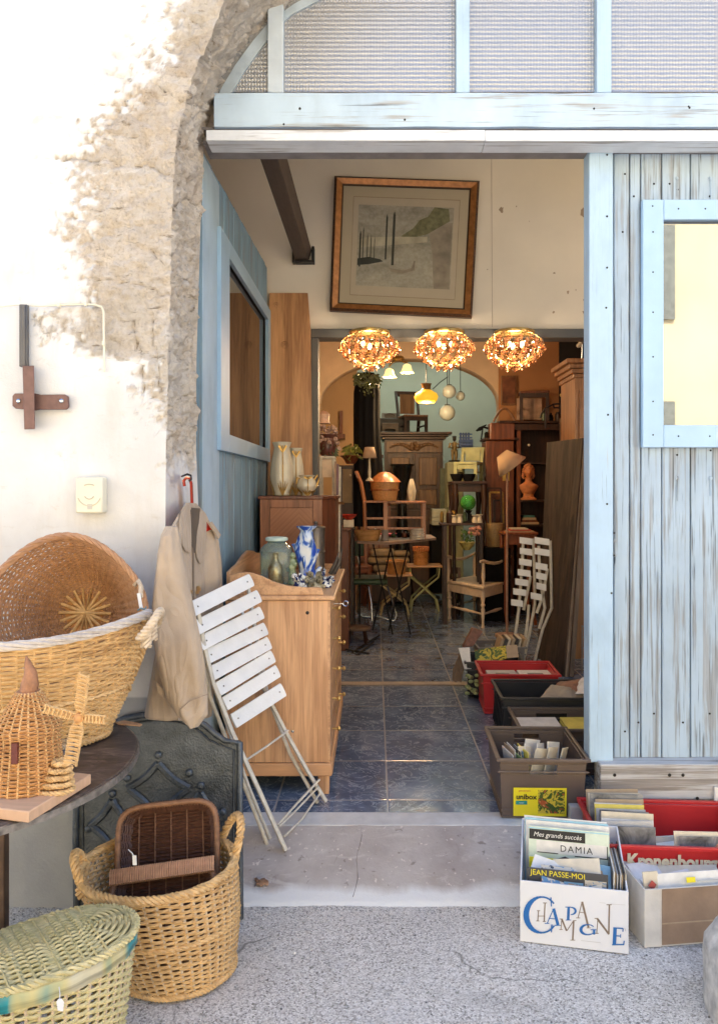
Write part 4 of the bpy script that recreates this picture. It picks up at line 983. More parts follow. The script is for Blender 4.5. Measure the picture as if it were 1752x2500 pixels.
mb = MB(); dd = P(26, 1690, 1.765); mb.span((dd.x-.0, 1.764, dd.z-.024), (dd.x+.014, 1.80, dd.z+.024)); obj('door', mb, plain('dark_red_door', (.14,.03,.02), .5), wm)
mb = MB(); 
for i in range(5):
    z = TZ+.03+.016*i; c_ = Vector((-.765+.004*i, 1.815, z)); rope(mb, [c_+Vector(((.042-.006*i)*math.cos(2*PI*k/30), (.03-.004*i)*math.sin(2*PI*k/30), 0)) for k in range(30)], .004, .004, 8, 3)
obj('steps', mb, wick_nat, wm, smooth=60)
gl = thing('drinking_glass', 'small clear glass behind the wicker windmill on the round table', 'glass', (-.83, 2.02, TZ))
mb = MB(); mb.lathe([(.026,.001),(.026,.002),(.030,.075),(.028,.075),(.024,.004),(.001,.004)], c=(-.83,2.02,TZ), n=20); obj('bowl', mb, glassmat('clear_glass', (.95,.97,.97)), gl)

# ---------------------------------------------------------------- cast iron fireback leaning on the wall
fb = thing('iron_fireback', 'arched cast iron fireback with lozenge straps and studs, leaning on the wall', 'fireback', P(355, 2058, 2.56))
def FB(px, py, off=0):
    Y = lerp(2.645, 2.575, (py-1600)/455); q = P(px, py, Y-off); return q
half = [(0,1601),(40,1604),(75,1611),(105,1626),(128,1646),(150,1661),(183,1665)]
outl = [(355+x, y) for x, y in half]+[(541,2062)]
outl = [(355-x, y) for x, y in half[::-1]][:-1]+outl; outl = [(170,2062)]+outl
mb = MB(); mb.prism([FB(x, y) for x, y in outl], (0,.022,0)); obj('plate', mb, iron, fb, smooth=20)
mb = MB(); path = outl[1:-1]
pl = [FB(172,2060,.004), FB(170,1900,.004)]+[FB(x, y, .006) for x, y in outl[1:-1]]+[FB(538,1900,.004), FB(539,2060,.004)]
mb.tube(pl, .011, 8); obj('border', mb, iron, fb, smooth=60)
pl = [FB(186,2060,.003), FB(186,1900,.003), FB(186,1682,.003)]+[FB(355+(x-355)*.90, y+14, .003) for x, y in outl[3:-3]]+[FB(524,1682,.003), FB(524,1900,.003), FB(524,2060,.003)]
mb = MB(); mb.tube(pl, .0035, 6); obj('inner_line', mb, iron, fb, smooth=60)
def strap(pts, curve=.12):
    mb = MB(); n = len(pts); cx_ = sum(p[0] for p in pts)/n; cy_ = sum(p[1] for p in pts)/n
    for i in range(n):
        a, b_ = pts[i], pts[(i+1) % n]; q = []
        for k in range(9):
            t = k/8; x = lerp(a[0], b_[0], t); y = lerp(a[1], b_[1], t); s = curve*math.sin(PI*t)
            q.append(FB(lerp(x, cx_, s), lerp(y, cy_, s), .004))
        mb.tube(q, .013, 6, flat=.7)
    return mb
for pts in ([(355,1712),(424,1768),(355,1838),(286,1768)], [(252,1795),(300,1852),(252,1905),(203,1852)], [(449,1778),(496,1832),(449,1890),(402,1842)]):
    obj('lozenge_strap', strap(pts), iron, fb, smooth=50)
for (x, y) in ((355,1693),(285,1745),(424,1733),(252,1780),(451,1761),(500,1821),(199,1858),(470,1700) if False else (355,1860)):
    mb = MB(); mb.ball(FB(x, y, .006), .0135, 12, (1,.8,1)); obj('stud', mb, iron, fb)

# ---------------------------------------------------------------- fixings on the wall
st = thing('shutter_stay', 'brown iron cross shaped shutter catch screwed to the white wall', 'shutter catch', P(65, 960, 2.65))
mb = MB(); mb.pbox(43, 682, 61, 822, 2.625, 2.645); mb.pbox(47, 682.5, 57, 821, 2.618, 2.6245); obj('upper_bar', mb, darkgrey_paint, st, bev=.003)
mb = MB(); a = P(52, 820, 2.60)
mb.add([P(51,820,2.605),P(77,820,2.605),P(79,962,2.605),P(55,963,2.605),P(51,820,2.645),P(77,820,2.645),P(79,962,2.645),P(55,963,2.645)], [(0,1,2,3),(7,6,5,4),(0,4,5,1),(1,5,6,2),(2,6,7,3),(3,7,4,0)]); obj('lower_bar', mb, rustbrown, st, bev=.002)
mb = MB(); o_ = [(33,882),(80,882),(92,885),(145,884),(153,889),(154,912),(148,918),(88,918),(78,920),(35,916),(28,910),(28,888)]
mb.prism([P(x, y, 2.632) for x, y in o_], (0,.012,0)); obj('plate', mb, rustbrown, st, bev=.002)
for x in (42, 138): mb = MB(); mb.ball(P(x, 899, 2.630), .0085, 10, (1,.5,1)); obj('screw', mb, steel, st)
mb = MB(); rr = [(-30,692),(0,688),(40,684),(90,687),(130,684),(180,682),(212,683),(228,688),(233,700),(233,740),(234,780),(234,834)]
mb.tube([P(x, y, 2.645 if x > 128 else 2.64) for x, y in rr], [.0018 if x < 100 else .0042 for x, y in rr], 6); cb = obj('cable', mb, beige_plastic, None, smooth=60, label='pale cable stapled over the bare stone and running left to the catch', cat='cable')
for (x, y) in ((133,684),(193,682),(233,770)): 
    mb = MB(); q = P(x, y, 2.642); mb.box(q, (.010,.012,.014)); obj('cable_clip', mb, beige_plastic, cb, bev=.001)
bx = thing('wall_box', 'square cream plastic bell box on the white wall', 'electrical box', P(200, 1150, 2.64))
mb = MB(); mb.pbox(169, 1070, 230, 1151, 2.605, 2.655); obj('cover', mb, beige_plastic, bx, bev=.006)
mb = MB(); q = P(200, 1108, 2.603)
for rad, a0, a1 in ((.040, 200, 340), (.017, 205, 335), (.034, 60, 120)):
    mb.tube([q+Vector((rad*math.cos(R(a0+(a1-a0)*k/14)), .001, rad*math.sin(R(a0+(a1-a0)*k/14)))) for k in range(15)], .0018, 5)
obj('grille_mark', mb, plain('box_groove', (.50,.45,.34), .5), bx, smooth=60)
mb = MB(); mb.pbox(196, 1130, 207, 1142, 2.6035, 2.606); obj('badge', mb, plain('badge_grey', (.45,.42,.36), .5), bx)
for (x, y, r_) in ((140,1110,.0045),(128,1020,.007),(205,1113-95,.003)):
    pass
# ---------------------------------------------------------------- coat, hanger, hook
def deepen(mb):
    out = []
    for v in mb.v:
        px = 840+v.x*F/v.y; py = 1095+(1.35-v.z)*F/v.y
        out.append(P(px, py, v.y+.05+max(0, min(.46, (px-402)*.0078))))
    mb.v = out; return mb
hk = obj('wall_hook', MB().tube([P(408,1068,2.86), P(413,1066,2.80), P(420,1063,2.76), P(428,1066,2.76), P(429,1074,2.76), P(424,1079,2.76)], .004, 6), darkiron, None, smooth=60, label='small dark iron hook in the wall above the red hanger', cat='hook')
redcoat = plain('red_lacquer', (.55,.03,.02), .25, var=.1, bp=0)
mb = MB(); mb.tube([P(414,1090,2.585), P(412,1078,2.583), P(418,1071,2.582), P(426,1073,2.582), P(429,1085,2.582), P(430,1110,2.582), P(431,1135,2.58), P(438,1150,2.58), P(446,1162,2.58)], .0055, 8)
mb.tube([P(436,1146,2.57), P(452,1168,2.55), P(470,1190,2.53)], [.008,.012,.010], 8); mb.tube([P(436,1146,2.57), P(414,1160,2.60), P(388,1185,2.62)], [.008,.012,.010], 8)
obj('coat_hanger', deepen(mb), redcoat, None, smooth=60, label='red coat hanger with its hook above the coat collar', cat='hanger')
ct = thing('coat', 'khaki trench style jacket hanging on the red hanger against the wall', 'coat', P(410, 1620, 2.5))
def drape(rows, n=44, folds=(), seed=0, exp=1.0, capped=True):
    """cloth tube: rows of (height bearing, left bearing, right bearing, distance of its middle, half thickness)"""
    rings = []; fine = []
    K = 7
    for a, b_ in zip(rows, rows[1:]):
        for k in range(K): fine.append([lerp(a[j], b_[j], k/K) for j in range(5)])
    fine.append(list(rows[-1]))
    mb = MB(); g0 = []
    for i, (y, xl, xr, Y, th) in enumerate(fine):
        c = P((xl+xr)/2, y, Y); hw = (xr-xl)/2*Y/F; r_ = []
        for k in range(n):
            a = 2*PI*k/n; rx, ry = hw*math.cos(a), -th*math.sin(a)
            f = 0
            for (freq, amp, sl, ph) in folds: f += amp*math.sin(freq*a+sl*i/10+ph)
            f += .010*noise.noise(Vector((rx*16, i*.10+seed, math.sin(a)*1.5)))-.010*max(0, .35-abs(noise.noise(Vector((rx*9+i*.05, i*.07+seed*2, math.sin(a)))))*2)
            q = 1+f/max(th, .02)*.5
            r_.append(Vector((c.x+rx*(1+f*1.2), c.y+ry*q, c.z+.008*noise.noise(Vector((rx*8, i*.05, seed+5))))))
        g0.append(r_)
    vs = [p for r_ in g0 for p in r_]; fs = []
    for i in range(len(g0)-1):
        for k in range(n): fs.append((i*n+k, i*n+(k+1) % n, (i+1)*n+(k+1) % n, (i+1)*n+k))
    if capped: fs.append(tuple(range(n))[::-1]); fs.append(tuple((len(g0)-1)*n+k for k in range(n)))
    return mb.add(vs, fs)
body = drape([(1128,418,440,2.57,.018),(1150,402,462,2.56,.035),(1180,385,476,2.55,.05),(1215,374,485,2.545,.058),(1300,366,492,2.54,.06),(1400,360,490,2.54,.06),(1480,346,484,2.54,.062),(1560,332,478,2.54,.06),(1606,324,474,2.54,.058)], folds=((5,.010,.4,0),(9,.006,-.5,1)), seed=1)
obj('body', deepen(body), coatcloth, ct, smooth=80)
sl1 = drape([(1180,372,398,2.50,.020),(1200,362,404,2.49,.034),(1240,355,408,2.475,.042),(1300,348,420,2.465,.046),(1360,341,434,2.455,.046),(1430,342,450,2.45,.044),(1500,354,461,2.45,.042),(1560,372,466,2.45,.040),(1600,395,466,2.45,.038),(1628,424,446,2.45,.026)], folds=((4,.008,.8,2),(7,.005,-.9,0)), seed=3)
obj('near_sleeve', sl1, coatcloth, ct, smooth=80)
sl2 = drape([(1186,470,482,2.60,.02),(1215,472,490,2.61,.03),(1260,474,496,2.62,.03),(1340,474,500,2.625,.03),(1450,470,498,2.63,.03),(1540,466,490,2.63,.03)], folds=((5,.006,.7,0),), seed=7)
obj('far_sleeve', deepen(sl2), coatcloth, ct, smooth=80)
mb = MB(); mb.sheet([[P(404,1150,2.505), P(417,1122,2.52), P(428,1132,2.50)], [P(398,1190,2.47), P(414,1180,2.462), P(430,1200,2.468)], [P(412,1235,2.465), P(420,1240,2.457), P(431,1245,2.462)]])
obj('collar', deepen(mb), coatcloth, ct, smooth=80, solid=.006, sub=2)
mb = MB(); mb.sheet([[P(447,1138,2.52), P(459,1143,2.51), P(465,1158,2.50)], [P(440,1190,2.475), P(450,1200,2.465), P(462,1215,2.475)], [P(437,1240,2.468), P(444,1262,2.462), P(452,1275,2.470)]])
obj('collar', deepen(mb), coatcloth, ct, smooth=80, solid=.006, sub=2)
mb = MB(); mb.add([P(428,1138,2.50), P(448,1140,2.50), P(442,1212,2.472), P(436,1240,2.472), P(431,1225,2.472)], [(0,1,2,3,4)]); obj('lining', deepen(mb), coatlining, ct, smooth=0, solid=.003)
mb = MB(); mb.sheet([[P(431+1.0*i/3+(0 if j == 0 else 3.5), 1225+i*28, 2.474-.001*i) for i in range(10)] for j in range(2)]); obj('front_edge', deepen(mb), plain('shadowed_seam', (.20,.15,.105), .9), ct, smooth=0, solid=.002)
mb = MB(); mb.sheet([[P(417,1128,2.505), P(427,1140,2.49)], [P(385,1190,2.465), P(398,1222,2.452)]]); obj('epaulette', deepen(mb), coatcloth, ct, smooth=0, solid=.007, sub=0, bev=.002)
mb = MB(); mb.sheet([[P(468,1172,2.50), P(474,1170,2.52)], [P(490,1208,2.52), P(494,1200,2.56)]]); obj('epaulette', deepen(mb), coatcloth, ct, smooth=0, solid=.007, bev=.002)
for (x, y, Y) in ((423,1174,2.470),(445,1318,2.464),(443,1328,2.464),(428,1327,2.466),(425,1335,2.466),(447,1322,2.463)):
    mb = MB(); mb.ball(P(x, y, Y), .0062, 10, (1,.5,1)); obj('button', deepen(mb), brass, ct)
mb = MB(); cf = [P(402,1592,2.405), P(425,1572,2.402), P(450,1562,2.402), P(467,1556,2.41)]; mb.tube(cf, .0016, 5); obj('cuff_seam', mb, plain('seam', (.30,.23,.17), .9), ct)
mb = MB(); mb.sheet([[P(352,1530,2.470), P(366,1545,2.465)], [P(354,1552,2.470), P(368,1566,2.464)]]); obj('pocket_flap', mb, coatcloth, ct, smooth=0, solid=.004)

# ---------------------------------------------------------------- white slatted folding chair leaning on the chest
fc = thing('folding_chair', 'white slatted folding chair closed and leaning on the pine chest outside', 'chair', P(640, 1900, 2.95))
SL = [((431,1366),(566,1299)), ((440,1408),(583,1335)), ((450,1443),(589,1372)), ((461,1474),(598,1408)), ((475,1510),(606,1440)), ((490,1545),(614,1470)), ((505,1578),(625,1503)), ((524,1617),(637,1545))]
def Yc(x, y): return lerp(2.72, 3.22, max(0, min(1, (x-430)/170)))
for i, (a, b_) in enumerate(SL):
    A_, B_ = P(*a, Yc(*a)), P(*b_, Yc(*b_))
    dn = (P(SL[-1][0][0], SL[-1][0][1], 2.93)-P(SL[0][0][0], SL[0][0][1], 3.0)).normalized(); ax = (B_-A_).normalized(); nrm = ax.cross(dn).normalized(); dn = nrm.cross(ax).normalized()
    if nrm.y > 0: nrm = -nrm
    L = (B_-A_).length; hw = .0275 if i < 7 else .030
    pts = []
    c_ = A_.lerp(B_, .5)
    for (u_, v_) in ((-1,-.75),(-.985,-1),(.965,-1),(.99,-.8),(1,-.3),(1,.3),(.99,.8),(.965,1),(-.985,1),(-1,.75)):
        pts.append(c_+ax*u_*L/2+dn*v_*hw)
    mb = MB(); mb.prism(pts, nrm*-.012); s_ = obj('slat', mb, whitepaint, fc, smooth=20, bev=.0015)
    for u_ in (-.84, .80):
        mb = MB(); mb.ball(c_+ax*u_*L/2+nrm*.0015, .0035, 6); obj('screw', mb, steel, s_)
def rail(pts, w, t, mat=agedpaint, name='rail', up=(0,1,0), par=fc):
    mb = MB(); q = [P(*p) for p in pts]
    mb.tube(q, w/2, 8, flat=t/w); return obj(name, mb, mat, par, smooth=60)
rail([(444,1370,2.78),(456,1440,2.80),(478,1530,2.84),(520,1640,2.86),(575,1760,2.88),(640,1905,2.90)], .026, .018, name='leg')
rail([(455,1420,2.82),(470,1560,2.87),(520,1690,2.90),(600,1895,2.95)], .020, .016, name='leg')
rail([(462,1480,2.88),(520,1660,2.92),(560,1770,2.96),(612,1896,2.98)], .018, .014, name='leg')
rail([(556,1315,3.26),(575,1430,3.26),(592,1545,3.24),(640,1640,3.24),(690,1730,3.24),(731,1797,3.22)], .026, .018, name='leg')
rail([(575,1420,3.28),(600,1560,3.29),(650,1690,3.27),(712,1800,3.24)], .022, .016, name='leg')
rail([(540,1360,3.24),(560,1440,3.24),(585,1520,3.22)], .022, .014, whitepaint, name='brace')
rail([(552,1704,2.97),(600,1672,3.10),(646,1638,3.22)], .009, .009, name='cross_rod')
rail([(622,1850,2.96),(665,1802,3.10),(716,1748,3.22)], .010, .010, name='cross_rod')
rail([(626,1853,2.95),(668,1812,3.10),(714,1764,3.22)], .008, .008, name='cross_rod')
rail([(636,1876,2.93),(675,1838,3.08),(718,1778,3.22)], .009, .009, name='cross_rod')
rail([(637,1905,2.91),(640,1914,2.905),(635,1928,2.90)], .007, .007, darkiron, name='foot_hook')
mb = MB(); mb.ball(P(656,1640,3.222), .006, 8, (1,.5,1)); obj('rivet', mb, steel, fc)

# ---------------------------------------------------------------- pine chest of drawers
cx0, cx1, cy0, cy1, ctop = -.655, -.196, 3.335, 4.43, .878
cd = thing('pine_chest', 'waxed pine chest of drawers with a shaped gallery, beside the door leaf', 'chest of drawers', ((cx0+cx1)/2, 3.9, 0))
mb = MB(); mb.span((cx0, cy0, .145), (cx1-.010, cy0+.02, .855)); obj('side_panel', mb, pine, cd, smooth=0)
mb = MB(); mb.span((cx0, cy0+.021, .145), (cx1-.022, cy1, .855)); obj('carcass', mb, pine_x, cd, smooth=0)
mb = MB(); mb.span((cx1-.0095, cy0, .10), (cx1, cy0+.035, .855)); mb.span((cx1-.0095, cy1-.035, .10), (cx1, cy1, .855)); 
for k in range(5): z = .145+.142*k; mb.span((cx1-.0094, cy0+.0355, z-.008), (cx1-.0005, cy1-.0355, z+.008))
obj('face_frame', mb, pine_x, cd, smooth=0)
for k in range(5):
    z0, z1 = .153+.142*k, .145+.142*(k+1)-.008
    mb = MB(); mb.span((cx1-.021, cy0+.038, z0+.001), (cx1-.002, cy1-.038, z1-.001)); dr = obj('drawer', mb, pine_x, cd, smooth=0, bev=.002)
    for yy in (3.58, 4.18):
        mb = MB(); q = Vector((cx1, yy, (z0+z1)/2)); mb.tube([q+Vector((-.002,0,0)), q+Vector((.022,0,0))], .005, 8); mb.ball(q+Vector((.026,0,0)), .011, 8); obj('knob', mb, brass, dr)
    mb = MB(); mb.span((cx1-.003, 3.87, (z0+z1)/2-.014), (cx1+.0, 3.885, (z0+z1)/2+.014)); obj('keyhole', mb, brass, dr)
mb = MB(); q = P(777, 1341, 3.9); kq = Vector((cx1+.0, 3.62, .80)); mb.tube([kq, kq+Vector((.045,0,0))], .003, 6); mb.tube([kq+Vector((.056+.012*math.cos(2*PI*k/14), 0, .012*math.sin(2*PI*k/14))) for k in range(14)], .003, 6, closed=True); obj('key', mb, steel, cd)
mb = MB(); mb.span((cx0-.006, cy0-.014, .858), (cx1+.022, cy1+.01, .880)); obj('top', mb, pine_x, cd, smooth=0, bev=.006)
mb = MB(); mb.span((cx0, cy0-.008, .085), (cx1+.008, cy0+.012, .142)); mb.span((cx1-.009, cy0+.0125, .085), (cx1+.010, cy1, .142)); obj('plinth', mb, plain('pine_plinth', (.62,.33,.16), .45, var=.12, vs=6, stretch=(1,1,12)), cd, smooth=0, bev=.006)
for (x, y) in ((cx1-.03, cy0+.03), (cx0+.03, cy0+.03), (cx1-.03, cy1-.03), (cx0+.03, cy1-.03)):
    mb = MB(); mb.span((x-.025, y-.025, .002), (x+.025, y+.025, .0845)); obj('foot', mb, pine, cd, bev=.004)
gal = [(-.64,0),(-.64,.085),(-.60,.098),(-.55,.100),(-.50,.085),(-.45,.060),(-.38,.040),(-.31,.034),(-.25,.034),(-.232,.030),(-.225,0)]
mb = MB(); mb.prism([(x, cy0+.0, .8805+z) for x, z in gal], (0,.016,0)); obj('gallery_end', mb, pine_x, cd, smooth=0, bev=.003)
gb = [(3.352,0),(3.352,.100),(3.45,.11),(3.55,.115),(3.7,.14),(3.85,.155),(4.0,.14),(4.15,.115),(4.35,.10),(4.43,.09),(4.43,0)]
mb = MB(); mb.prism([(cx0, y, .8805+z) for y, z in gb], (.016,0,0)); obj('gallery_back', mb, pine_x, cd, smooth=0, bev=.003)
mb = MB(); mb.prism([(x, cy1-.02, .8805+z*.9) for x, z in gal], (0,.016,0)); obj('gallery_end', mb, pine_x, cd, smooth=0, bev=.003)
mb = MB(); q = P(689, 1374, cy0-.001); mb.ball(q, .008, 8, (1,.3,1)); obj('screw_hole', mb, darkiron, cd)

# things standing on the chest
TZc = .8812
jr = thing('glass_jar', 'square shouldered blue green glass jar with a wide lip, on the chest', 'jar', (-.485, 3.75, TZc))
def sq(a, z): 
    c, s = abs(math.cos(a)), abs(math.sin(a)); return (c**3.5+s**3.5)**(-1/3.5)
prof = [(.001,.002),(.072,.002),(.078,.012),(.080,.15),(.076,.175),(.060,.192),(.046,.198),(.044,.212),(.052,.214),(.053,.222),(.046,.224)]
mb = MB(); mb.lathe(prof, c=(-.485, 3.75, TZc), n=32, fn=lambda a, z: sq(a, z) if z < .18 else 1, sx=.98, sy=.98)
gj = glassmat('aqua_glass', (.55,.80,.76), .04, .80); obj('body', mb, gj, jr, smooth=60)
mb = MB(); mb.lathe([(.053,.210),(.056,.214),(.056,.224),(.050,.228),(.044,.224),(.044,.212)], c=(-.485, 3.75, TZc), n=28); obj('lip', mb, plain('pale_glass_lip', (.52,.66,.60), .15, var=.1), jr)
bo = thing('figured_bottle', 'small gilt and green figured bottle standing behind the glass jar', 'bottle', (-.50, 3.95, TZc))
mb = MB(); mb.lathe([(.03,0),(.034,.01),(.032,.09),(.022,.11),(.012,.125),(.012,.155),(.015,.16)], c=(-.475, 3.63, TZc), n=14, fn=lambda a, z: 1+.12*math.sin(5*a+z*120)); obj('body', mb, plain('gilt_bottle', (.40,.28,.10), .3, .5, var=.5, vs=60, c2=(.45,.45,.30)), bo)
gf = thing('green_figurine', 'yellow green and white glazed figurine between jar and blue vase', 'figurine', (-.405, 3.72, TZc))
mb = MB(); mb.tube([(-.405,3.72,TZc),(-.402,3.72,TZc+.03),(-.410,3.72,TZc+.07),(-.398,3.72,TZc+.11),(-.402,3.72,TZc+.135)], [.030,.028,.022,.020,.008], 10); mb.ball((-.400,3.71,TZc+.140), .016, 10)
for k in range(8): a = k*.9; mb.ball((-.404+.024*math.cos(a), 3.72+.024*math.sin(a), TZc+.015+.014*k), .012, 8)
obj('body', mb, plain('green_glaze', (.10,.33,.20), .15, var=.6, vs=40, c2=(.60,.66,.40)), gf)
bv = thing('blue_vase', 'tall blue and white swirled ceramic vase with leaf scrolls, on the chest', 'vase', (-.335, 3.72, TZc))
bluew = None
m, nt, b = newmat('blue_white_glaze'); w_ = nz(nt, tc(nt, (1,1,.5)), 16, 2, .5, 1.8)
nt.links.new(ramp(nt, w_, [(.40, (.02,.07,.42)), (.47, (.12,.25,.62)), (.53, (.62,.70,.80)), (.62, (.78,.80,.80))]), b.inputs['Base Color']); b.inputs['Roughness'].default_value = .15; bluew = m
vc = (-.335, 3.72, TZc)
mb = MB(); mb.lathe([(.048,0),(.052,.015),(.038,.04),(.036,.08),(.046,.12),(.052,.16),(.050,.19),(.040,.225),(.030,.25),(.028,.262),(.046,.278),(.048,.284),(.030,.282),(.02,.25)], c=vc, n=40, fn=lambda a, z: 1+.13*math.sin(3*a+z*22)); obj('body', mb, bluew, bv, smooth=60)
for k in range(7):
    a = k*2.3; z = .03+.028*k; c_ = Vector(vc)+Vector((.040*math.cos(a), .040*math.sin(a), z)); d = Vector((math.cos(a), math.sin(a), .6))
    mb = MB(); mb.tube([c_, c_+d*.014+Vector((0,0,.02)), c_+d*.026+Vector((0,0,.034)), c_+d*.036+Vector((0,0,.028))], [.014,.013,.009,.003], 8, flat=.6); obj('leaf_scroll', mb, bluew, bv, smooth=60)
m, nt, b = newmat('navy_white_glaze'); w_ = nz(nt, tc(nt), 45, 2, .5, 1.0)
nt.links.new(ramp(nt, w_, [(.40, (.012,.022,.10)), (.47, (.03,.06,.25)), (.50, (.72,.74,.72)), (.62, (.80,.80,.78))], 'CONSTANT'), b.inputs['Base Color']); b.inputs['Roughness'].default_value = .15; navyw = m
golden = plain('dark_gilt_glaze', (.22,.17,.05), .25, var=.8, vs=50, c2=(.55,.5,.35))
for nm, lab, c_, R_, n_, mt, sd in (('porcelain_figure','white porcelain animal with navy spots at the left front of the chest',(-.352,3.53),.030,14,navyw,1), ('porcelain_figure','dark leafy porcelain group with gilt leaves in the middle of the chest',(-.285,3.56),.036,26,golden,2), ('porcelain_figure','blue and white porcelain leaf dish at the right of the chest top',(-.236,3.60),.034,18,navyw,3)):
    t = thing(nm, lab, 'figurine', (c_[0], c_[1], TZc)); rr = random.Random(sd); mb = MB()
    mb.lathe([(R_*.9,0),(R_,.01),(R_*.7,.03),(R_*.3,.05)], c=(c_[0], c_[1], TZc), n=14)
    for k in range(n_):
        a = rr.uniform(0, 6.28); q = rr.uniform(.2, 1)*R_; z = rr.uniform(.01, .07)*(1.2-q/R_*.6)
        p = Vector((c_[0]+q*math.cos(a), c_[1]+q*math.sin(a), TZc+z))
        if sd == 1: mb.ball(p, rr.uniform(.008, .016), 8)
        else: d = Vector((math.cos(a), math.sin(a), rr.uniform(.1, 1))); mb.tube([p, p+d*.012, p+d*.026], [.010,.011,.002], 6, flat=.35)
    if sd == 1: mb.ball((c_[0]-.02, c_[1]-.01, TZc+.06), .016, 8)
    obj('body', mb, mt, t, smooth=60)
cn = thing('metal_canister', 'tall grey brown metal canister with lid and knob behind the porcelain', 'canister', (-.328, 4.25, TZc))
canm = plain('tarnished_tin', (.17,.145,.125), .38, .7, var=.25, vs=6)
mb = MB(); cc = (-.330, 4.25, TZc); mb.lathe([(.045,0),(.050,.004),(.050,.112),(.053,.114),(.053,.118),(.050,.120),(.050,.235),(.046,.242)], c=cc, n=28); obj('body', mb, canm, cn)
mb = MB(); mb.lathe([(.052,.236),(.053,.25),(.048,.256),(.012,.262),(.009,.27),(.012,.276),(.008,.284)], c=cc, n=28); obj('lid', mb, canm, cn)
sx_ = thing('slim_shells', 'two thin dark pointed shell shaped ornaments at the back of the chest', 'ornament', (-.235, 4.3, TZc))
for k in range(2): mb = MB(); a = Vector((-.245+.02*k, 4.15, TZc+.0)); mb.tube([a, a+Vector((.03,0,.06)), a+Vector((.048,0,.12+.02*k))], [.012,.010,.002], 6, flat=.5); obj('blade', mb, plain('dark_ornament', (.05,.04,.035), .4), sx_)

# ---------------------------------------------------------------- cabinet with chevron panel and vases
kb = thing('chevron_cabinet', 'red brown cabinet with a chevron veneered side panel behind the chest', 'cabinet', (-.45, 4.7, 0))
KY = 4.50; a = P(583, 1120, KY); b_ = P(722, 1120, KY); zt = 1.305
mb = MB(); mb.span((a.x, KY+.012, .03), (b_.x, 4.98, zt-.02)); obj('carcass', mb, mahog, kb, smooth=0)
cab = wood('cabinet_side', (.34,.13,.06), (.20,.07,.03), 'z', 1.2, .4, knots=False)
mb = MB(); mb.span((a.x, KY, .03), (a.x+.055, KY+.0115, zt-.02)); mb.span((b_.x-.055, KY, .03), (b_.x, KY+.0115, zt-.02)); mb.span((a.x+.0555, KY, zt-.07), (b_.x-.0555, KY+.0115, zt-.02)); obj('side_frame', mb, cab, kb, smooth=0, bev=.002)
m, nt, b = newmat('chevron_veneer'); v = tc(nt); s_ = nt.nodes.new('ShaderNodeSeparateXYZ'); nt.links.new(v, s_.inputs[0])
ab = nt.nodes.new('ShaderNodeMath'); ab.operation = 'ABSOLUTE'; nt.links.new(s_.outputs['X'], ab.inputs[0])
sm_ = nt.nodes.new('ShaderNodeMath'); sm_.operation = 'ADD'; nt.links.new(ab.outputs[0], sm_.inputs[0]); nt.links.new(s_.outputs['Z'], sm_.inputs[1])
cb_ = nt.nodes.new('ShaderNodeCombineXYZ'); nt.links.new(sm_.outputs[0], cb_.inputs[0])
f_ = nz(nt, cb_.outputs[0], 60, 3, .7); nt.links.new(ramp(nt, f_, [(.3, (.22,.075,.030)), (.7, (.42,.17,.08))]), b.inputs['Base Color']); b.inputs['Roughness'].default_value = .35
mb = MB(); mb.span((a.x+.058, KY+.004, .03), (b_.x-.058, KY+.0114, zt-.073)); obj('veneer_panel', mb, m, kb, smooth=0)
c_ = P(752, 1120, 4.62)
mb = MB(); mb.add([(b_.x+.001,KY,.03),(c_.x,4.62,.03),(c_.x,4.98,.03),(b_.x+.001,4.98,.03),(b_.x+.001,KY,zt-.02),(c_.x,4.62,zt-.02),(c_.x,4.98,zt-.02),(b_.x+.001,4.98,zt-.02)], [(3,2,1,0),(4,5,6,7),(0,1,5,4),(1,2,6,5),(2,3,7,6),(3,0,4,7)]); obj('canted_front', mb, mahog, kb, smooth=0)
mb = MB(); mb.add([(a.x-.01,KY-.012,zt-.019),(b_.x+.005,KY-.012,zt-.019),(c_.x+.012,4.61,zt-.019),(c_.x+.012,5.0,zt-.019),(a.x-.01,5.0,zt-.019),(a.x-.01,KY-.012,zt),(b_.x+.005,KY-.012,zt),(c_.x+.012,4.61,zt),(c_.x+.012,5.0,zt),(a.x-.01,5.0,zt)], [(4,3,2,1,0),(5,6,7,8,9),(0,1,6,5),(1,2,7,6),(2,3,8,7),(3,4,9,8),(4,0,5,9)]); obj('top', mb, mahog, kb, smooth=0, bev=.003)
ivory = plain('ivory_porcelain', (.66,.58,.44), .2, var=.12, vs=5); gilt = plain('gilt', (.42,.25,.07), .3, .6, var=.3, vs=40)
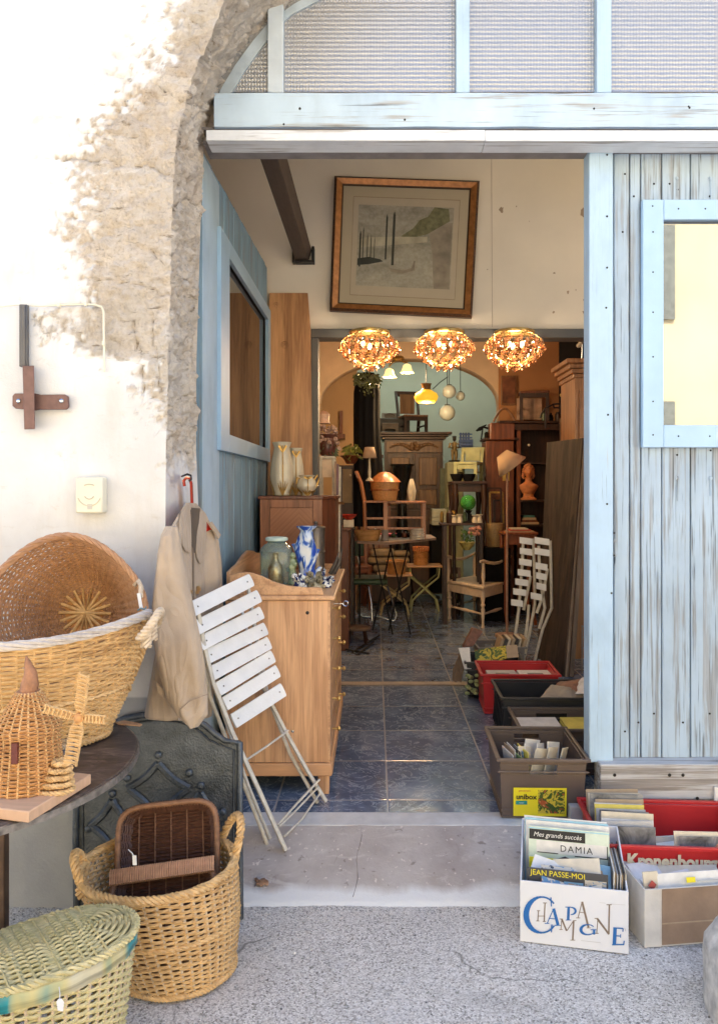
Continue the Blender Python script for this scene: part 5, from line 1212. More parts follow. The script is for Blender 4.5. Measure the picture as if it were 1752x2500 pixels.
def vase(name, lab, px, Y, prof, w, h):
    c_ = P(px, 1100, Y); c_.z = zt+.001; t = thing(name, lab, 'vase', c_)
    mb = MB(); mb.lathe([(r_*w, z*h) for r_, z in prof], c=c_, n=26, fn=lambda a, z: 1+.05*math.sin(6*a)); obj('body', mb, ivory, t, smooth=60)
    for k in range(4):
        an = k*PI/2-PI/2+.2; d = Vector((math.cos(an), math.sin(an), 0)); mb = MB()
        for u_ in (-2,-1,0,1,2):
            s_ = Vector((-d.y, d.x, 0)); rr0 = w*interp([(z, r_) for r_, z in prof], .02)
            mb.tube([c_+d*rr0+Vector((0,0,.002)), c_+d*(w*interp([(z, r_) for r_, z in prof], .15)+.004)+s_*u_*.010+Vector((0,0,.15*h)), c_+d*(w*interp([(z, r_) for r_, z in prof], .28)+.002)+s_*u_*.015+Vector((0,0,(.30-.03*abs(u_))*h))], [.008,.006,.002], 5, flat=.6)
        if k in (0, 2): 
            rr0 = [c_+d*(w*interp([(z, r_) for r_, z in prof], q/8)+.003)+Vector((0,0,h*q/8)) for q in range(2, 8)]; mb.tube(rr0, .0035, 5)
            for u_ in (-1,0,1): s_ = Vector((-d.y, d.x, 0)); mb.tube([c_+d*(w*interp([(z, r_) for r_, z in prof], .8)+.003)+Vector((0,0,.80*h)), c_+d*(w*interp([(z, r_) for r_, z in prof], .92)+.005)+s_*u_*.022+Vector((0,0,.93*h))], [.004,.009], 5, flat=.5)
        obj('gilt_leaf', mb, gilt, t, smooth=60)
    return t, c_
tall = [(.62,0),(.70,.02),(.62,.06),(.92,.22),(1.0,.38),(.92,.6),(.74,.80),(.66,.90),(.80,.98),(.84,1.0),(.6,.97)]
vase('tall_vase', 'tall ivory and gilt vase, foremost on the cabinet', 632, 4.62, tall, .068, .325)
vase('tall_vase', 'ivory and gilt vase half hidden behind the tall vase', 662, 4.82, tall, .055, .300)
t, c_ = vase('footed_jug', 'low ivory jug with gilt curled feet right of the tall vases', 688, 4.66, [(.5,0),(.55,.08),(.5,.15),(.9,.35),(1.0,.5),(.86,.72),(.62,.86),(.82,1.0),(.6,.97)], .060, .125)
mb = MB(); mb.tube([c_+Vector((.04,0,.09)), c_+Vector((.065,0,.125)), c_+Vector((.075,0,.10)), c_+Vector((.055,0,.05))], .006, 6); obj('handle', mb, gilt, t)
mb = MB(); mb.tube([c_+Vector((-.04,0,.10)), c_+Vector((-.06,0,.11)), c_+Vector((-.063,0,.08)), c_+Vector((-.045,0,.04))], .006, 6); obj('handle', mb, gilt, t)
# raw board leaning on the partition
ob_ = thing('oak_plank', 'broad raw wooden plank standing upright against the partition', 'plank', P(650, 1500, 5.1))
mb = MB(); pts = [P(606,657,5.17), P(690,657,5.17), P(697,760,5.16), P(699,1200,5.10)]; z0 = .02
mb.add([P(604,657,5.13), P(690,657,5.13), P(696,735,5.12), P(700,1000,5.08), P(702,1200,5.04), P(600,1200,5.04), P(604,657,5.17), P(690,657,5.17), P(696,735,5.16), P(700,1000,5.13), P(702,1200,5.10), P(600,1200,5.10)],
       [(0,1,2,3,4,5),(11,10,9,8,7,6),(0,6,7,1),(1,7,8,2),(2,8,9,3),(3,9,10,4),(4,10,11,5),(5,11,6,0)])
o_ = MB(); o_.add(mb.v, mb.f); 
mb2 = MB(); mb2.add([P(600,1200.5,5.04), P(702,1200.5,5.04), Vector((P(702,1200,5.0).x,5.0,.01)), Vector((P(600,1200,5.0).x,5.0,.01)), P(600,1200.5,5.10), P(702,1200.5,5.10), Vector((P(702,1200,5.0).x,5.06,.01)), Vector((P(600,1200,5.0).x,5.06,.01))], [(0,1,2,3),(7,6,5,4),(0,4,5,1),(1,5,6,2),(2,6,7,3),(3,7,4,0)])
o_.add(mb2.v, mb2.f); o_.xf(Matrix.Identity(4)); obj('board', o_, oakboard, ob_, smooth=0)
for (x, y, r_, Y) in ((619,686,.020,5.129),(638.5,777,.028,5.113)):
    for k in range(3):
        q = P(x, y, Y-.0015); mb = MB(); mb.tube([q+Vector((r_*(1-.3*k)*math.cos(2*PI*i/18)*(1+.1*math.sin(3*i)), -.0005*k, r_*1.25*(1-.3*k)*math.sin(2*PI*i/18))) for i in range(18)], .0022, 4, closed=True)
        obj('knot', mb, plain('knot_wood', (.20,.08,.03), .6) if 'knot_wood' not in MATS else MATS['knot_wood'], ob_, smooth=0)
# painting
pa = thing('framed_print', 'large framed watercolour of boats and mooring posts hung crooked above the doorway', 'picture', P(906, 700, 5.15))
cor = [(750,396),(1074,407),(1057,713),(739,697)]
def PA(u_, v_, off=0):     # u to the right, v down over the frame
    x = lerp(lerp(cor[0][0], cor[1][0], u_), lerp(cor[3][0], cor[2][0], u_), v_); y = lerp(lerp(cor[0][1], cor[3][1], v_), lerp(cor[1][1], cor[2][1], v_), u_)
    return P(x, y, 5.15-off)
def pframe(i0, i1, d0, d1, mat, name, par=pa):
    mb = MB(); ia, ib = i0*.92, i1*.92
    o1 = [PA(i0,i0), PA(1-i0,i0), PA(1-i0,1-i0), PA(i0,1-i0)]; n1 = [PA(i1,i1), PA(1-i1,i1), PA(1-i1,1-i1), PA(i1,1-i1)]
    A = [v_+Vector((0,-d0,0)) for v_ in o1]; B = [v_+Vector((0,-d1,0)) for v_ in n1]; Bk = [v_+Vector((0,.03,0)) for v_ in o1]; Bn = [v_+Vector((0,.03,0)) for v_ in n1]
    fs = []
    for k in range(4):
        j = (k+1) % 4; fs += [(k, j, 4+j, 4+k), (k, 8+k, 8+j, j), (4+k, 4+j, 12+j, 12+k)]
    mb.add(A+B+Bk+Bn, fs); return obj(name, mb, mat, par, smooth=0)
pframe(0, .018, .012, .028, plain('carved_dark_gilt', (.085,.035,.015), .4, .3, var=.6, vs=80, bp=1, bs_=250), 'outer_moulding')
pframe(.018, .055, .028, .012, plain('rubbed_gilt', (.42,.17,.05), .35, .5, var=.25, vs=30), 'inner_moulding')
pframe(.055, .066, .012, .004, plain('dark_slip', (.07,.035,.015), .5, .3), 'slip')
def quad(u0, v0, u1, v1, off, mat, name, par=pa):
    mb = MB(); mb.add([PA(u0,v0,off), PA(u1,v0,off), PA(u1,v1,off), PA(u0,v1,off)], [(3,2,1,0)]); return obj(name, mb, mat, par, smooth=0)
mt_ = quad(.066, .066, .934, .934, .004, plain('aged_mount', (.46,.38,.26), .7, var=.05, vs=3, bp=0), 'mount')
quad(.135, .14, .875, .875, .0055, plain('mount_line', (.30,.23,.15), .7, bp=0), 'line', mt_); quad(.139, .145, .871, .870, .0065, plain('inner_mount', (.47,.39,.28), .7, var=.04, bp=0), 'inner_mount', mt_)
m, nt, b = newmat('watercolour'); v = tc(nt); w_ = nz(nt, tc(nt, (1,1,2.4)), 4, 5, .6, .6); fz = nz(nt, v, 60, 4)
s_ = nt.nodes.new('ShaderNodeSeparateXYZ'); nt.links.new(v, s_.inputs[0])
c_ = ramp(nt, w_, [(.35, (.24,.225,.155)), (.5, (.38,.34,.245)), (.65, (.50,.44,.32))])
mp_ = nt.nodes.new('ShaderNodeMapRange'); mp_.inputs[1].default_value = 0; mp_.inputs[2].default_value = .75; nt.links.new(s_.outputs['Z'], mp_.inputs[0])
c_ = mixc(nt, .35, c_, ramp(nt, mp_.outputs[0], [(.3, (.40,.35,.25)), (.62, (.26,.23,.15)), (.95, (.34,.28,.20))]))
c_ = mixc(nt, .2, c_, ramp(nt, fz, [(.3, .05), (.7, .5)])); nt.links.new(c_, b.inputs['Base Color']); b.inputs['Roughness'].default_value = .8
pic = quad(.175, .20, .835, .80, .0075, m, 'watercolour')
ink = plain('ink_wash', (.045,.045,.035), .8, var=.3, bp=0); pale = plain('pale_wash', (.42,.37,.26), .8, bp=0); olive = plain('olive_wash', (.16,.15,.075), .8, var=.4, vs=30, bp=0); greyw = plain('grey_wash', (.27,.225,.165), .8, var=.3, vs=12, bp=0)
def shape(pts, mat, name, off=.0085):
    mb = MB(); mb.add([PA(u_, v_, off) for u_, v_ in pts], [tuple(range(len(pts)))[::-1]]); obj(name, mb, mat, pic, smooth=0)
shape([(.66,.33),(.83,.31),(.83,.80),(.72,.80),(.70,.55)], greyw, 'wall_wash'); shape([(.48,.42),(.56,.36),(.60,.30),(.66,.27),(.70,.20),(.80,.21),(.81,.30),(.66,.40),(.50,.45)], olive, 'tree_wash', .0092)
shape([(.18,.46),(.26,.44),(.40,.43),(.66,.42),(.66,.46),(.18,.52)], pale, 'shore_wash', .0095)
for (u_, v0, v1, w_) in ((.375,.27,.60,.012),(.425,.25,.64,.017),(.195,.40,.66,.012),(.215,.37,.62,.007),(.245,.42,.6,.006),(.27,.43,.6,.006),(.295,.44,.6,.005)):
    shape([(u_-w_/2, v0+.02),(u_,v0-.01),(u_+w_/2,v0+.02),(u_+w_/2,v1),(u_-w_/2,v1)], ink, 'mooring_post', .0105)
shape([(.18,.60),(.26,.585),(.34,.60),(.36,.615),(.26,.64),(.18,.65)], ink, 'boat_stroke', .0100)
shape([(.40,.66),(.50,.675),(.56,.655),(.575,.60),(.585,.60),(.58,.67),(.50,.70),(.42,.69)], greyw, 'boat_stroke', .0100)
# dark beam running back under the ceiling
bm = thing('ceiling_bar', 'dark brown beam running back to a black bracket on the partition', 'beam', P(680, 580, 5.1))
za = P(0, 575, 5.19).z; xa = P(681, 0, 5.19).x
mb = MB(); mb.add([(xa-.055,3.21,za-.035),(xa+.03,3.21,za-.035),(xa+.055,3.21,za+.04),(xa-.055,3.21,za+.04),(xa-.055,5.19,za-.035),(xa+.03,5.19,za-.035),(xa+.055,5.19,za+.04),(xa-.055,5.19,za+.04)], [(0,1,2,3),(7,6,5,4),(0,4,5,1),(1,5,6,2),(2,6,7,3),(3,7,4,0)]); obj('beam', mb, plain('dark_brown_beam', (.075,.05,.038), .6, var=.2, stretch=(6,1,6)), bm, smooth=0, bev=.003)
mb = MB(); mb.span((xa-.075,5.14,za-.055), (xa-.058,5.198,za+.055)); mb.span((xa+.058,5.14,za-.055), (xa+.075,5.198,za+.055)); mb.span((xa-.0575,5.14,za-.055), (xa+.0575,5.198,za-.038)); obj('bracket', mb, darkiron, bm, bev=.002)
# ---------------------------------------------------------------- crates
def crate(name, label, cat, c, w, d, h, rz, mat, t=.008, flange=.014, taper=.93, hole=(.16,.05), holes='fb', vents=False, band=True):
    """open crate; local x across, y back, z up, its front towards -y"""
    T = thing(name, label, cat, c, rz)
    def wall(L, pos, ax, hl):
        mb = MB()
        zt_ = h-flange
        def put(x0, x1, z0, z1):
            if ax == 'x': mb.span((x0, pos-t/2, z0), (x1, pos+t/2, z1))
            else: mb.span((pos-t/2, x0, z0), (pos+t/2, x1, z1))
        if hl:
            hw, hh = hole[0]/2, hole[1]; z1 = h-.030; z0 = z1-hh
            put(-L/2, L/2, t, z0); put(-L/2, -hw, z0, z1); put(hw, L/2, z0, z1); put(-L/2, L/2, z1, zt_)
        else: put(-L/2, L/2, t, zt_)
        return mb
    body = MB()
    for pos, hl in ((-d/2+t/2, 'f' in holes), (d/2-t/2, 'b' in holes)):
        m_ = wall(w, pos, 'x', hl); body.add(m_.v, m_.f)
    for pos, hl in ((-w/2+t/2, 's' in holes), (w/2-t/2, 's' in holes)):
        m_ = wall(d-2*t-.002, pos, 'y', hl); body.add(m_.v, m_.f)
    body.span((-w/2+t+.001, -d/2+t+.001, .002), (w/2-t-.001, d/2-t-.001, t))
    # ribs round the outside
    for z in (.004, h*.12):
        for s in (-1, 1):
            body.span((-w/2-.004, s*(d/2+.002)-.004, z), (w/2+.004, s*(d/2+.002)+.004, z+.008))
            body.span((s*(w/2+.002)-.0035, -d/2-.001, z), (s*(w/2+.002)+.0035, d/2+.001, z+.008))
    k = lambda v: Vector((v.x*lerp(taper, 1, v.z/h), v.y*lerp(taper, 1, v.z/h), v.z))
    body.v = [k(v) for v in body.v]
    obj('body', body, mat, T, w=False, smooth=0, bev=.0015)
    rim = MB(); f = .014
    for s in (-1, 1):
        rim.span((-w/2-f, s*(d/2+f/2)-f/2-.003, h-flange), (w/2+f, s*(d/2+f/2)+f/2-.003 if s < 0 else d/2+f, h))
        rim.span((s*(w/2+f/2)-f/2-.002, -d/2-.004, h-flange+.0005), (s*(w/2+f/2)+f/2-.002, d/2-.003, h-.0005))
        if band: rim.span((-w/2-f*.6, s*(d/2+f*.3)-f*.3, h-.060), (w/2+f*.6, s*(d/2+f*.3)+f*.3, h-.053))
    obj('rim', rim, mat, T, w=False, smooth=0, bev=.003)
    if vents:
        for i in range(7):
            for s in (-1, 1): vm = MB(); vm.box((s*(w/2-.002), -d/2+.04+i*(d-.08)/6, h*.5), (.012, .006, h*.75), rot=(R(28),0,0)); obj('lattice_bar', vm, mat, T, w=False, smooth=0)
        pass
    return T
def stack_standing(T0, c, w, h, n, pitch, lean, rz, name, label, cat, group, rr, mats=None, thick=.003, jit=.01):
    """upright sleeves one behind the other; each a thing of its own"""
    for i in range(n):
        ww = w*rr.uniform(.93, 1); hh = h*rr.uniform(.90, 1.02)
        mb = MB(); mb.box((rr.uniform(-jit, jit), 0, hh/2), (ww, thick, hh), rot=(lean+rr.uniform(-.06, .06), rr.uniform(-.03, .03), rr.uniform(-.04, .04)))
        M_ = Matrix.Translation(Vector(c)) @ Matrix.Rotation(rz, 4, 'Z') @ Matrix.Translation((0, i*pitch, 0))
        obj(name, mb.xf(M_), rr.choice(mats or (papers+[printC, printB])), None, smooth=0, label=label, cat=cat, group=group)
rr = random.Random(5)
def yat(Y): return -.12 if Y < 2.66 else 0
# brown crate with the yellow label, on the threshold
bc = P(1222, 1848, 3.07); bcx = (P(1120,0,3.05).x+P(1328,0,3.05).x)/2
BT = crate('brown_crate', 'brown plastic crate with a yellow printed label at the edge of the tiles', 'crate', (bcx, 3.285, .0015), .352, .40, .252, R(-1.5), brownplastic, hole=(.115,.040))
def on(T, mb): return mb.xf(WM[T.name])
lb_ = MB(); fy = -.2012-.0; 
def ff(x, z, off=.0035, d=.40, h=.252, tp=.93): return Vector((x, -(d/2)*lerp(tp, 1, z/h)-off-.004, z))
lb_.add([ff(-.120,0.012), ff(.095,0.012), ff(.095,0.130), ff(-.120,0.130)], [(0,1,2,3)]); lab_ = obj('label', on(BT, lb_), yellow, BT, smooth=0)
pm = MB(); pm.add([ff(-.020,0.024,.0045), ff(.088,0.024,.0045), ff(.088,0.122,.0045), ff(-.020,0.122,.0045)], [(0,1,2,3)]); obj('picture', on(BT, pm), printA, lab_, smooth=0)
pm = MB(); pm.add([ff(-.110,0.060,.0045), ff(-.064,0.060,.0045), ff(-.064,0.076,.0045), ff(-.110,0.076,.0045)], [(0,1,2,3)]); obj('teal_patch', on(BT, pm), plain('teal_print', (.02,.30,.26), .5, bp=0), lab_, smooth=0)
def put_text(s, size, c, T, par, mat, off=.0055, d=.40, h=.252, tp=.93, shear=0, offset=0, sx_=1, name='lettering', rot=0):
    t = textmb(s, size, shear, offset); x0, z0 = c; ca, sa = math.cos(rot), math.sin(rot)
    t.v = [ff(x0+(v.x*sx_)*ca-v.y*sa, z0+v.x*sx_*sa+v.y*ca, off, d, h, tp) for v in t.v]
    return obj(name, on(T, t), mat, par, smooth=0)
put_text('unibox', .030, (-.068,0.092), BT, lab_, black, offset=.0008)
put_text('retail', .010, (-.088,0.068), BT, lab_, whitecard, off=.0062)
put_text('gemeinsam', .011, (-.075,0.118), BT, lab_, papers[7])
put_text('unibox', .011, (.050,0.114), BT, lab_, black)
stack_standing(BT, (bcx-.125, 3.20, .050), .12, .205, 9, .009, R(4), R(-80), 'single_sleeve', 'thin record sleeve packed upright at the left end of the brown crate', 'record', 'record sleeves in the brown crate', rr, jit=.03)
for i, (x, y, a, l) in enumerate([(-.06,3.16,20,-.2),(-.035,3.20,35,-.1),(-.005,3.15,15,.1),(.02,3.2,38,-.15),(.045,3.16,30,.1),(.07,3.22,20,-.1),(.09,3.16,40,.2),(-.02,3.26,10,0)]):
    mb = MB(); mb.box((0,0,.09), (.085,.003,.17), rot=(l, R(14), 0)); mb.xf(Matrix.Translation((bcx+x, y+.03, .085)) @ Matrix.Rotation(R(a+20), 4, 'Z'))
    obj('loose_sleeve', mb, papers[0] if i % 2 else papers[1], None, smooth=0, label='pale record sleeve leaning loosely in the middle of the brown crate', cat='record', group='loose sleeves in the brown crate')
mb = MB(); mb.span((bcx-.16, 3.112, .196), (bcx+.10, 3.122, .206)); 
for i in range(5):
    mb = MB(); mb.box((0,0,.08), (.07,.003,.15)); mb.xf(Matrix.Translation((bcx+.115+.010*i, 3.18, .03)) @ Matrix.Rotation(R(80), 4, 'Z')); obj('single_sleeve', mb, papers[rr.randrange(5)], None, smooth=0, label='thin record sleeve standing at the right end of the brown crate', cat='record', group='record sleeves at the right of the brown crate')
# grey brown crate behind it
g1x = (P(1150,0,3.7).x+P(1340,0,3.7).x)/2+.02
GT = crate('grey_crate', 'grey brown crate of records behind the brown crate, half hidden by the corner post', 'crate', (g1x+.0, 3.72, .0015), .42, .34, .225, R(-1), brownplastic, holes='b')
for k, (x, w_, mt_, n_) in enumerate(((g1x-.09, .20, papers[0], 6), (g1x+.12, .17, papers[5], 6))):
    for i in range(n_):
        mb = MB(); mb.box((x+rr.uniform(-.004,.004), 3.70, .10+.0155*i), (w_, .27, .013), rot=(R(4),0,rr.uniform(-.02,.02))); obj('stacked_sleeves', mb, (mt_ if i > 3 else papers[rr.choice((0,1,2))]), None, smooth=0, bev=.001,
            label='record sleeve lying in the '+('left' if k == 0 else 'right')+' flat pile in the grey brown crate', cat='record', group=('left' if k == 0 else 'right')+' pile of flat sleeves in the grey brown crate')
# black lattice crate with paper bags
BK = crate('black_crate', 'black lattice sided crate heaped with crumpled paper bags', 'crate', (g1x-.00, 4.10, .0015), .47, .36, .27, R(-1), blackplastic, vents=True, holes='s', taper=.98)
def crumple(pts, th, seed, mat, name, label, cat):
    mb = MB(); n = 14; g0 = []
    (a, b_, c_, d_) = [Vector(p) for p in pts]
    for sgn in (1, -1):
        g0 = []
        for j in range(n+1):
            r_ = []
            for i in range(n+1):
                u_, v_ = i/n, j/n; p = a.lerp(b_, u_).lerp(d_.lerp(c_, u_), v_)
                e = min(u_, v_, 1-u_, 1-v_)*4; e = min(1, e)
                p = p+Vector((0,0,sgn*th*e**.5))+Vector((.012*noise.noise(p*14+Vector((seed,0,0))), .012*noise.noise(p*14+Vector((0,seed,0))), (.016*noise.noise(p*13+Vector((0,0,seed)))+.010*abs(noise.noise(p*35+Vector((seed,0,seed)))))*e))
                r_.append(p)
            g0.append(r_)
        mb.sheet(g0)
    return obj(name, mb, mat, None, smooth=25, label=label, cat=cat)
kraft = plain('grey_paper', (.34,.30,.25), .6, var=.15, vs=12); kraft2 = plain('red_brown_paper', (.26,.12,.08), .6, var=.4, vs=14)
crumple([P(1185,1588,3.95), P(1322,1580,3.95), P(1318,1545,4.2), P(1235,1535,4.2)], .02, 1, kraft, 'paper_bag', 'crumpled grey brown paper bag on top of the black lattice crate', 'paper bag')
crumple([P(1225,1565,4.1), P(1330,1548,4.1), P(1325,1520,4.3), P(1250,1530,4.3)], .02, 4, kraft2, 'paper_bag', 'red brown paper bag behind the grey one on the black crate', 'paper bag')
crumple([P(1290,1556,4.0), P(1345,1552,4.0), P(1345,1520,4.25), P(1300,1520,4.25)], .015, 8, papers[0], 'paper_bag', 'white paper sheet at the right above the black crate beside the post', 'paper')
# red crate on the tiles
RT = crate('red_crate', 'small red plastic crate holding newspapers inside on the tiles', 'crate', (P(1163,0,4.65).x-.012, 4.68, .0015), .45, .34, .245, R(-2), redplastic, holes='')
for k, (x0, x1, mt_, lab) in enumerate(((1096,1163,papers[2],'grey printed magazine at the left in the small red crate'), (1168,1240,papers[0],'white magazine with black print at the right in the small red crate'))):
    a = P(x0, 1515, 4.62); b_ = P(x1, 1515, 4.62); mb = MB(); mb.span((a.x, 4.55, .14), (b_.x, 4.78, .205)); t = obj('magazine', mb, mt_, None, smooth=0, label=lab, cat='magazine', bev=.002)
    mb = MB(); mb.span((a.x+.05, 4.60, .2055), (b_.x-.05, 4.70, .2065)); obj('print', mb, printB, t, smooth=0)
# black box with the vegetable print, crate of books, leather piece
VX = P(1100,0,5.0).x
VT = crate('black_box', 'black box with sliding side left of the small red crate', 'crate', (P(1098,0,5.05).x+.02, 5.03, .0115), .36, .30, .22, R(-6), blackplastic, holes='')
mb = MB(); mb.add([P(1063,1458,5.02), P(1133,1448,5.02), P(1136,1476,4.95), P(1068,1500,4.95)], [(3,2,1,0)]); obj('vegetable_print', mb, printA, None, smooth=0, solid=.006, label='yellow and green printed carton of vegetables lying in the black box', cat='carton')
mb = MB(); mb.add([P(1134,1448,5.01), P(1158,1446,5.01), P(1162,1474,4.95), P(1136,1476,4.95)], [(3,2,1,0)]); obj('tan_card', mb, papers[3], None, smooth=0, solid=.006, label='tan stamped card right of the vegetable carton in the black box', cat='card')
mb = MB(); mb.add([P(1027,1453,4.98), P(1052,1452,4.98), P(1056,1500,4.9), P(1040,1500,4.9)], [(3,2,1,0)]); obj('white_bag', mb, papers[0], None, smooth=0, solid=.006, label='white and black folded bag at the left corner of the black box', cat='bag')
mb = MB()
for k in range(16): a = k*1.3; mb.ball(P(1058+11*math.cos(a), 1535+20*math.sin(a*1.7), 4.82)+Vector((0,.02*math.sin(a),0)), .018, 7, (1,.6,.7))
obj('leaf_ornament', mb, plain('pale_green_leaf', (.22,.34,.14), .5, var=.5, vs=40, c2=(.5,.55,.25)), None, smooth=60, label='green leafy ornament on the tiles between black box and red crate', cat='ornament')
BX = crate('book_crate', 'grey brown crate of old books beyond the black box', 'crate', (P(1118,0,5.6).x, 5.62, .0015), .33, .26, .20, R(3), greyplastic, holes='fb')
for i in range(7):
    mb = MB(); mb.box((0,0,.12), (.024,.17,.24), rot=(0,R(14+rr.uniform(-6,10)),0)); mb.xf(Matrix.Translation((P(1112,0,5.6).x+.028*i, 5.6, .02))); obj('old_book', mb, [papers[3],papers[6],papers[1]][i % 3], None, smooth=0, bev=.002, label='worn brown spined book leaning in the crate of old books', cat='book', group='old books in the book crate')
mb = MB(); mb.prism([P(1036,1452,5.4), P(1058,1408,5.45), P(1082,1416,5.45), P(1060,1450,5.4)], (0,.05,0)); obj('leather_case', mb, plain('tooled_leather', (.20,.085,.05), .5, var=.4, vs=40, bp=.8, bs_=80), None, smooth=0, bev=.006, label='tooled red brown leather case standing beyond the black box', cat='case')
mb = MB()
for k in range(26):
    x = rr.uniform(1012, 1034); mb.tube([P(x, 1530-rr.uniform(0,6), 4.95), P(x+rr.uniform(-3,7), 1500, 4.97), P(1034+rr.uniform(-4,4), 1460, 4.99)], [.006,.005,.002], 4)
obj('cord_tassel', mb, plain('tan_cord', (.22,.15,.10), .8, var=.3), None, smooth=60, label='bundle of tan cords hanging at the left of the black box', cat='tassel')

# ---- street crates
WT = crate('red_crate', 'large red beer crate with white gothic lettering, full of records outside', 'crate', (P(1475,0,2.84).x+.03, 2.832, GZ+.002), .56, .385, .225, R(-4), redplastic, holes='', t=.009, band=False)
put_text('Kronenbourg', .066, (-.045,.166), WT, WT, papers[1], off=.004, d=.385, h=.225, shear=.0, offset=.003, sx_=.85)
def inT(T, x, y, z): return WM[T.name] @ Vector((x, y, z))
for i in range(12):
    hh = .285-.008*(11-i)*.35+rr.uniform(-.012,.008); ww = .185*rr.uniform(.95,1.03)
    if i > 8: ww = .20
    mb = MB(); mb.box((-.165+rr.uniform(-.008,.008), -.13+.0215*i, .005+hh/2), (ww, .004, hh), rot=(R(-10+rr.uniform(-2,2)), R(rr.uniform(-2,2)), 0)); on(WT, mb)
    obj('record_sleeve', mb, papers[5] if i == 6 else (papers+[printB])[[9,2,0,1,9,2,1,0,3,9,1,3][i]], None, smooth=0, label='worn record sleeve in the tall row at the left of the large red crate', cat='record', group='sleeves in the large red crate')
mb = MB(); mb.box((.115, -.125, .165), (.255,.006,.15), rot=(R(-12),0,R(1))); on(WT, mb); t = obj('comic_sleeve', mb, papers[1], None, smooth=0, label='black and white photo sleeve with orange lettering at the front of the large red crate', cat='record')
mb = MB(); mb.box((.100, -.1365, .192), (.20,.002,.075), rot=(R(-12),0,R(1))); on(WT, mb); obj('photo', mb, printB, t, smooth=0)
for k, xx in enumerate((.135, .165, .20)):
    mb = MB(); mb.ball((xx, -.140, .188-.006*k), .020, 10, (.75,.12,1.2)); on(WT, mb); obj('orange_letter', mb, plain('orange_print' , (.70,.30,.17), .5, bp=0), t)
for i in range(2):
    mb = MB(); mb.box((.14+rr.uniform(-.03,.03), -.10+.018*i, .075), (.24,.004,.13), rot=(R(-12),0,0)); on(WT, mb); obj('record_sleeve', mb, papers[[1,4,0,3,0][i]], None, smooth=0, label='record sleeve standing behind the photo sleeve in the large red crate', cat='record', group='right hand sleeves in the large red crate')

# white champagne carton
fl_ = P(1165, 2112, 2.455); fr_ = P(1408, 2146, 2.385); fl_.z = fr_.z = GZ+.004
fw = (fr_-fl_).length; ra = math.atan2(fr_.y-fl_.y, fr_.x-fl_.x)
cc_ = (fl_+fr_)/2; hC = .197; dC = .335
yv_ = Vector((-math.sin(ra), math.cos(ra), 0)); ctr = cc_+yv_*dC/2
CH = thing('champagne_box', 'white cardboard box lettered CHAMPAGNE, packed with records on the ground', 'box', ctr, ra)
def boxwalls(w, d, hf, hb, t=.005, slope=True):
    mb = MB(); x, y = w/2, d/2
    mb.span((-x, -y, 0), (x, -y+t, hf)); mb.span((-x, y-t, 0), (x, y, hb))
    for s in (-1, 1):
        a, b_ = (-x, -x+t) if s < 0 else (x-t, x)
        mb.add([(a,-y+t+.0005,0),(b_,-y+t+.0005,0),(b_,y-t-.0005,0),(a,y-t-.0005,0),(a,-y+t+.0005,hf),(b_,-y+t+.0005,hf),(b_,y-t-.0005,hb),(a,y-t-.0005,hb)], [(3,2,1,0),(4,5,6,7),(0,1,5,4),(1,2,6,5),(2,3,7,6),(3,0,4,7)])
    mb.span((-x+t, -y+t, .001), (x-t, y-t, .005)); return mb
obj('carton', boxwalls(fw, dC, hC, hC+.06), whitecard, CH, w=False, smooth=0, bev=.001)
def zf(X, Y_):     # the front face, in the pixels of the close view
    top = 585+(X-150)*.112; h_ = 455+(X-150)*.006
    return Vector((((X-140)/808-.5)*fw, -dC/2-.0012, (1-(Y_-top)/h_)*hC))
def stroke(mb, a, b_, w_):
    ax, ay = a; bx, by = b_; L = math.hypot(bx-ax, by-ay) or 1; nx, ny = -(by-ay)/L*w_/2, (bx-ax)/L*w_/2
    mb.add([zf(ax+nx,ay+ny), zf(bx+nx,by+ny), zf(bx-nx,by-ny), zf(ax-nx,ay-ny)], [(0,1,2,3)])
def letter(name, strokes, mat):
    mb = MB(); 
    for a, b_, w_ in strokes: stroke(mb, a, b_, w_)
    # nudge the strokes apart so that none share a plane
    for i in range(len(strokes)):
        for k in range(4): mb.v[i*4+k].y -= .00012*i
    return obj(name, mb.xf(WM[CH.name]), mat, CH, smooth=0)
def ser(x, y, w_=24, t=5): return ((x-w_/2, y), (x+w_/2, y), t)
def arcs(cx, cy, rx, ry, a0, a1, wmax, wmin, thick_at=180, n=26):
    out = []
    for i in range(n):
        q0 = a0+(a1-a0)*i/n; q1 = a0+(a1-a0)*(i+1)/n; qm = (q0+q1)/2; q1 += 1.5
        ww = lerp(wmin, wmax, max(0, math.cos(R(qm-thick_at)))**1.2)
        out.append(((cx+rx*math.cos(R(q0)), cy-ry*math.sin(R(q0))), (cx+rx*math.cos(R(q1)), cy-ry*math.sin(R(q1))), ww))
    return out
bl, gy = bluepaint, taupe
letter('letter_C', arcs(305,840,118,132,38,322,44,12)+[((374,708),(378,775),9),((382,908),(378,968),9)], bl)
letter('letter_H', [((281,810),(275,886),7),((330,755),(324,890),9),((278,850),(327,850),5),ser(281,810),ser(275,886),ser(330,752,30),ser(324,890)], gy)
letter('letter_A', [((395,795),(347,903),7),((395,795),(428,917),22),((366,868),(412,872),6),ser(345,905,34,6),ser(426,919,44,6)], bl)
letter('letter_M', [((456,872),(450,948),6),((456,872),(492,960),12),((545,884),(494,960),6),((545,884),(538,1026),12),ser(452,872,24),ser(450,950),ser(552,884,26),ser(538,1028,36)], gy)
letter('letter_P', [((508,785),(504,878),20),ser(506,880,40,6),ser(502,784,40,6)]+arcs(522,812,38,28,-90,90,16,6,0,14), bl)
letter('letter_A', [((608,745),(578,862),6),((608,745),(655,935),15),((590,822),(632,828),5),ser(578,864,30),ser(656,938,32)], gy)
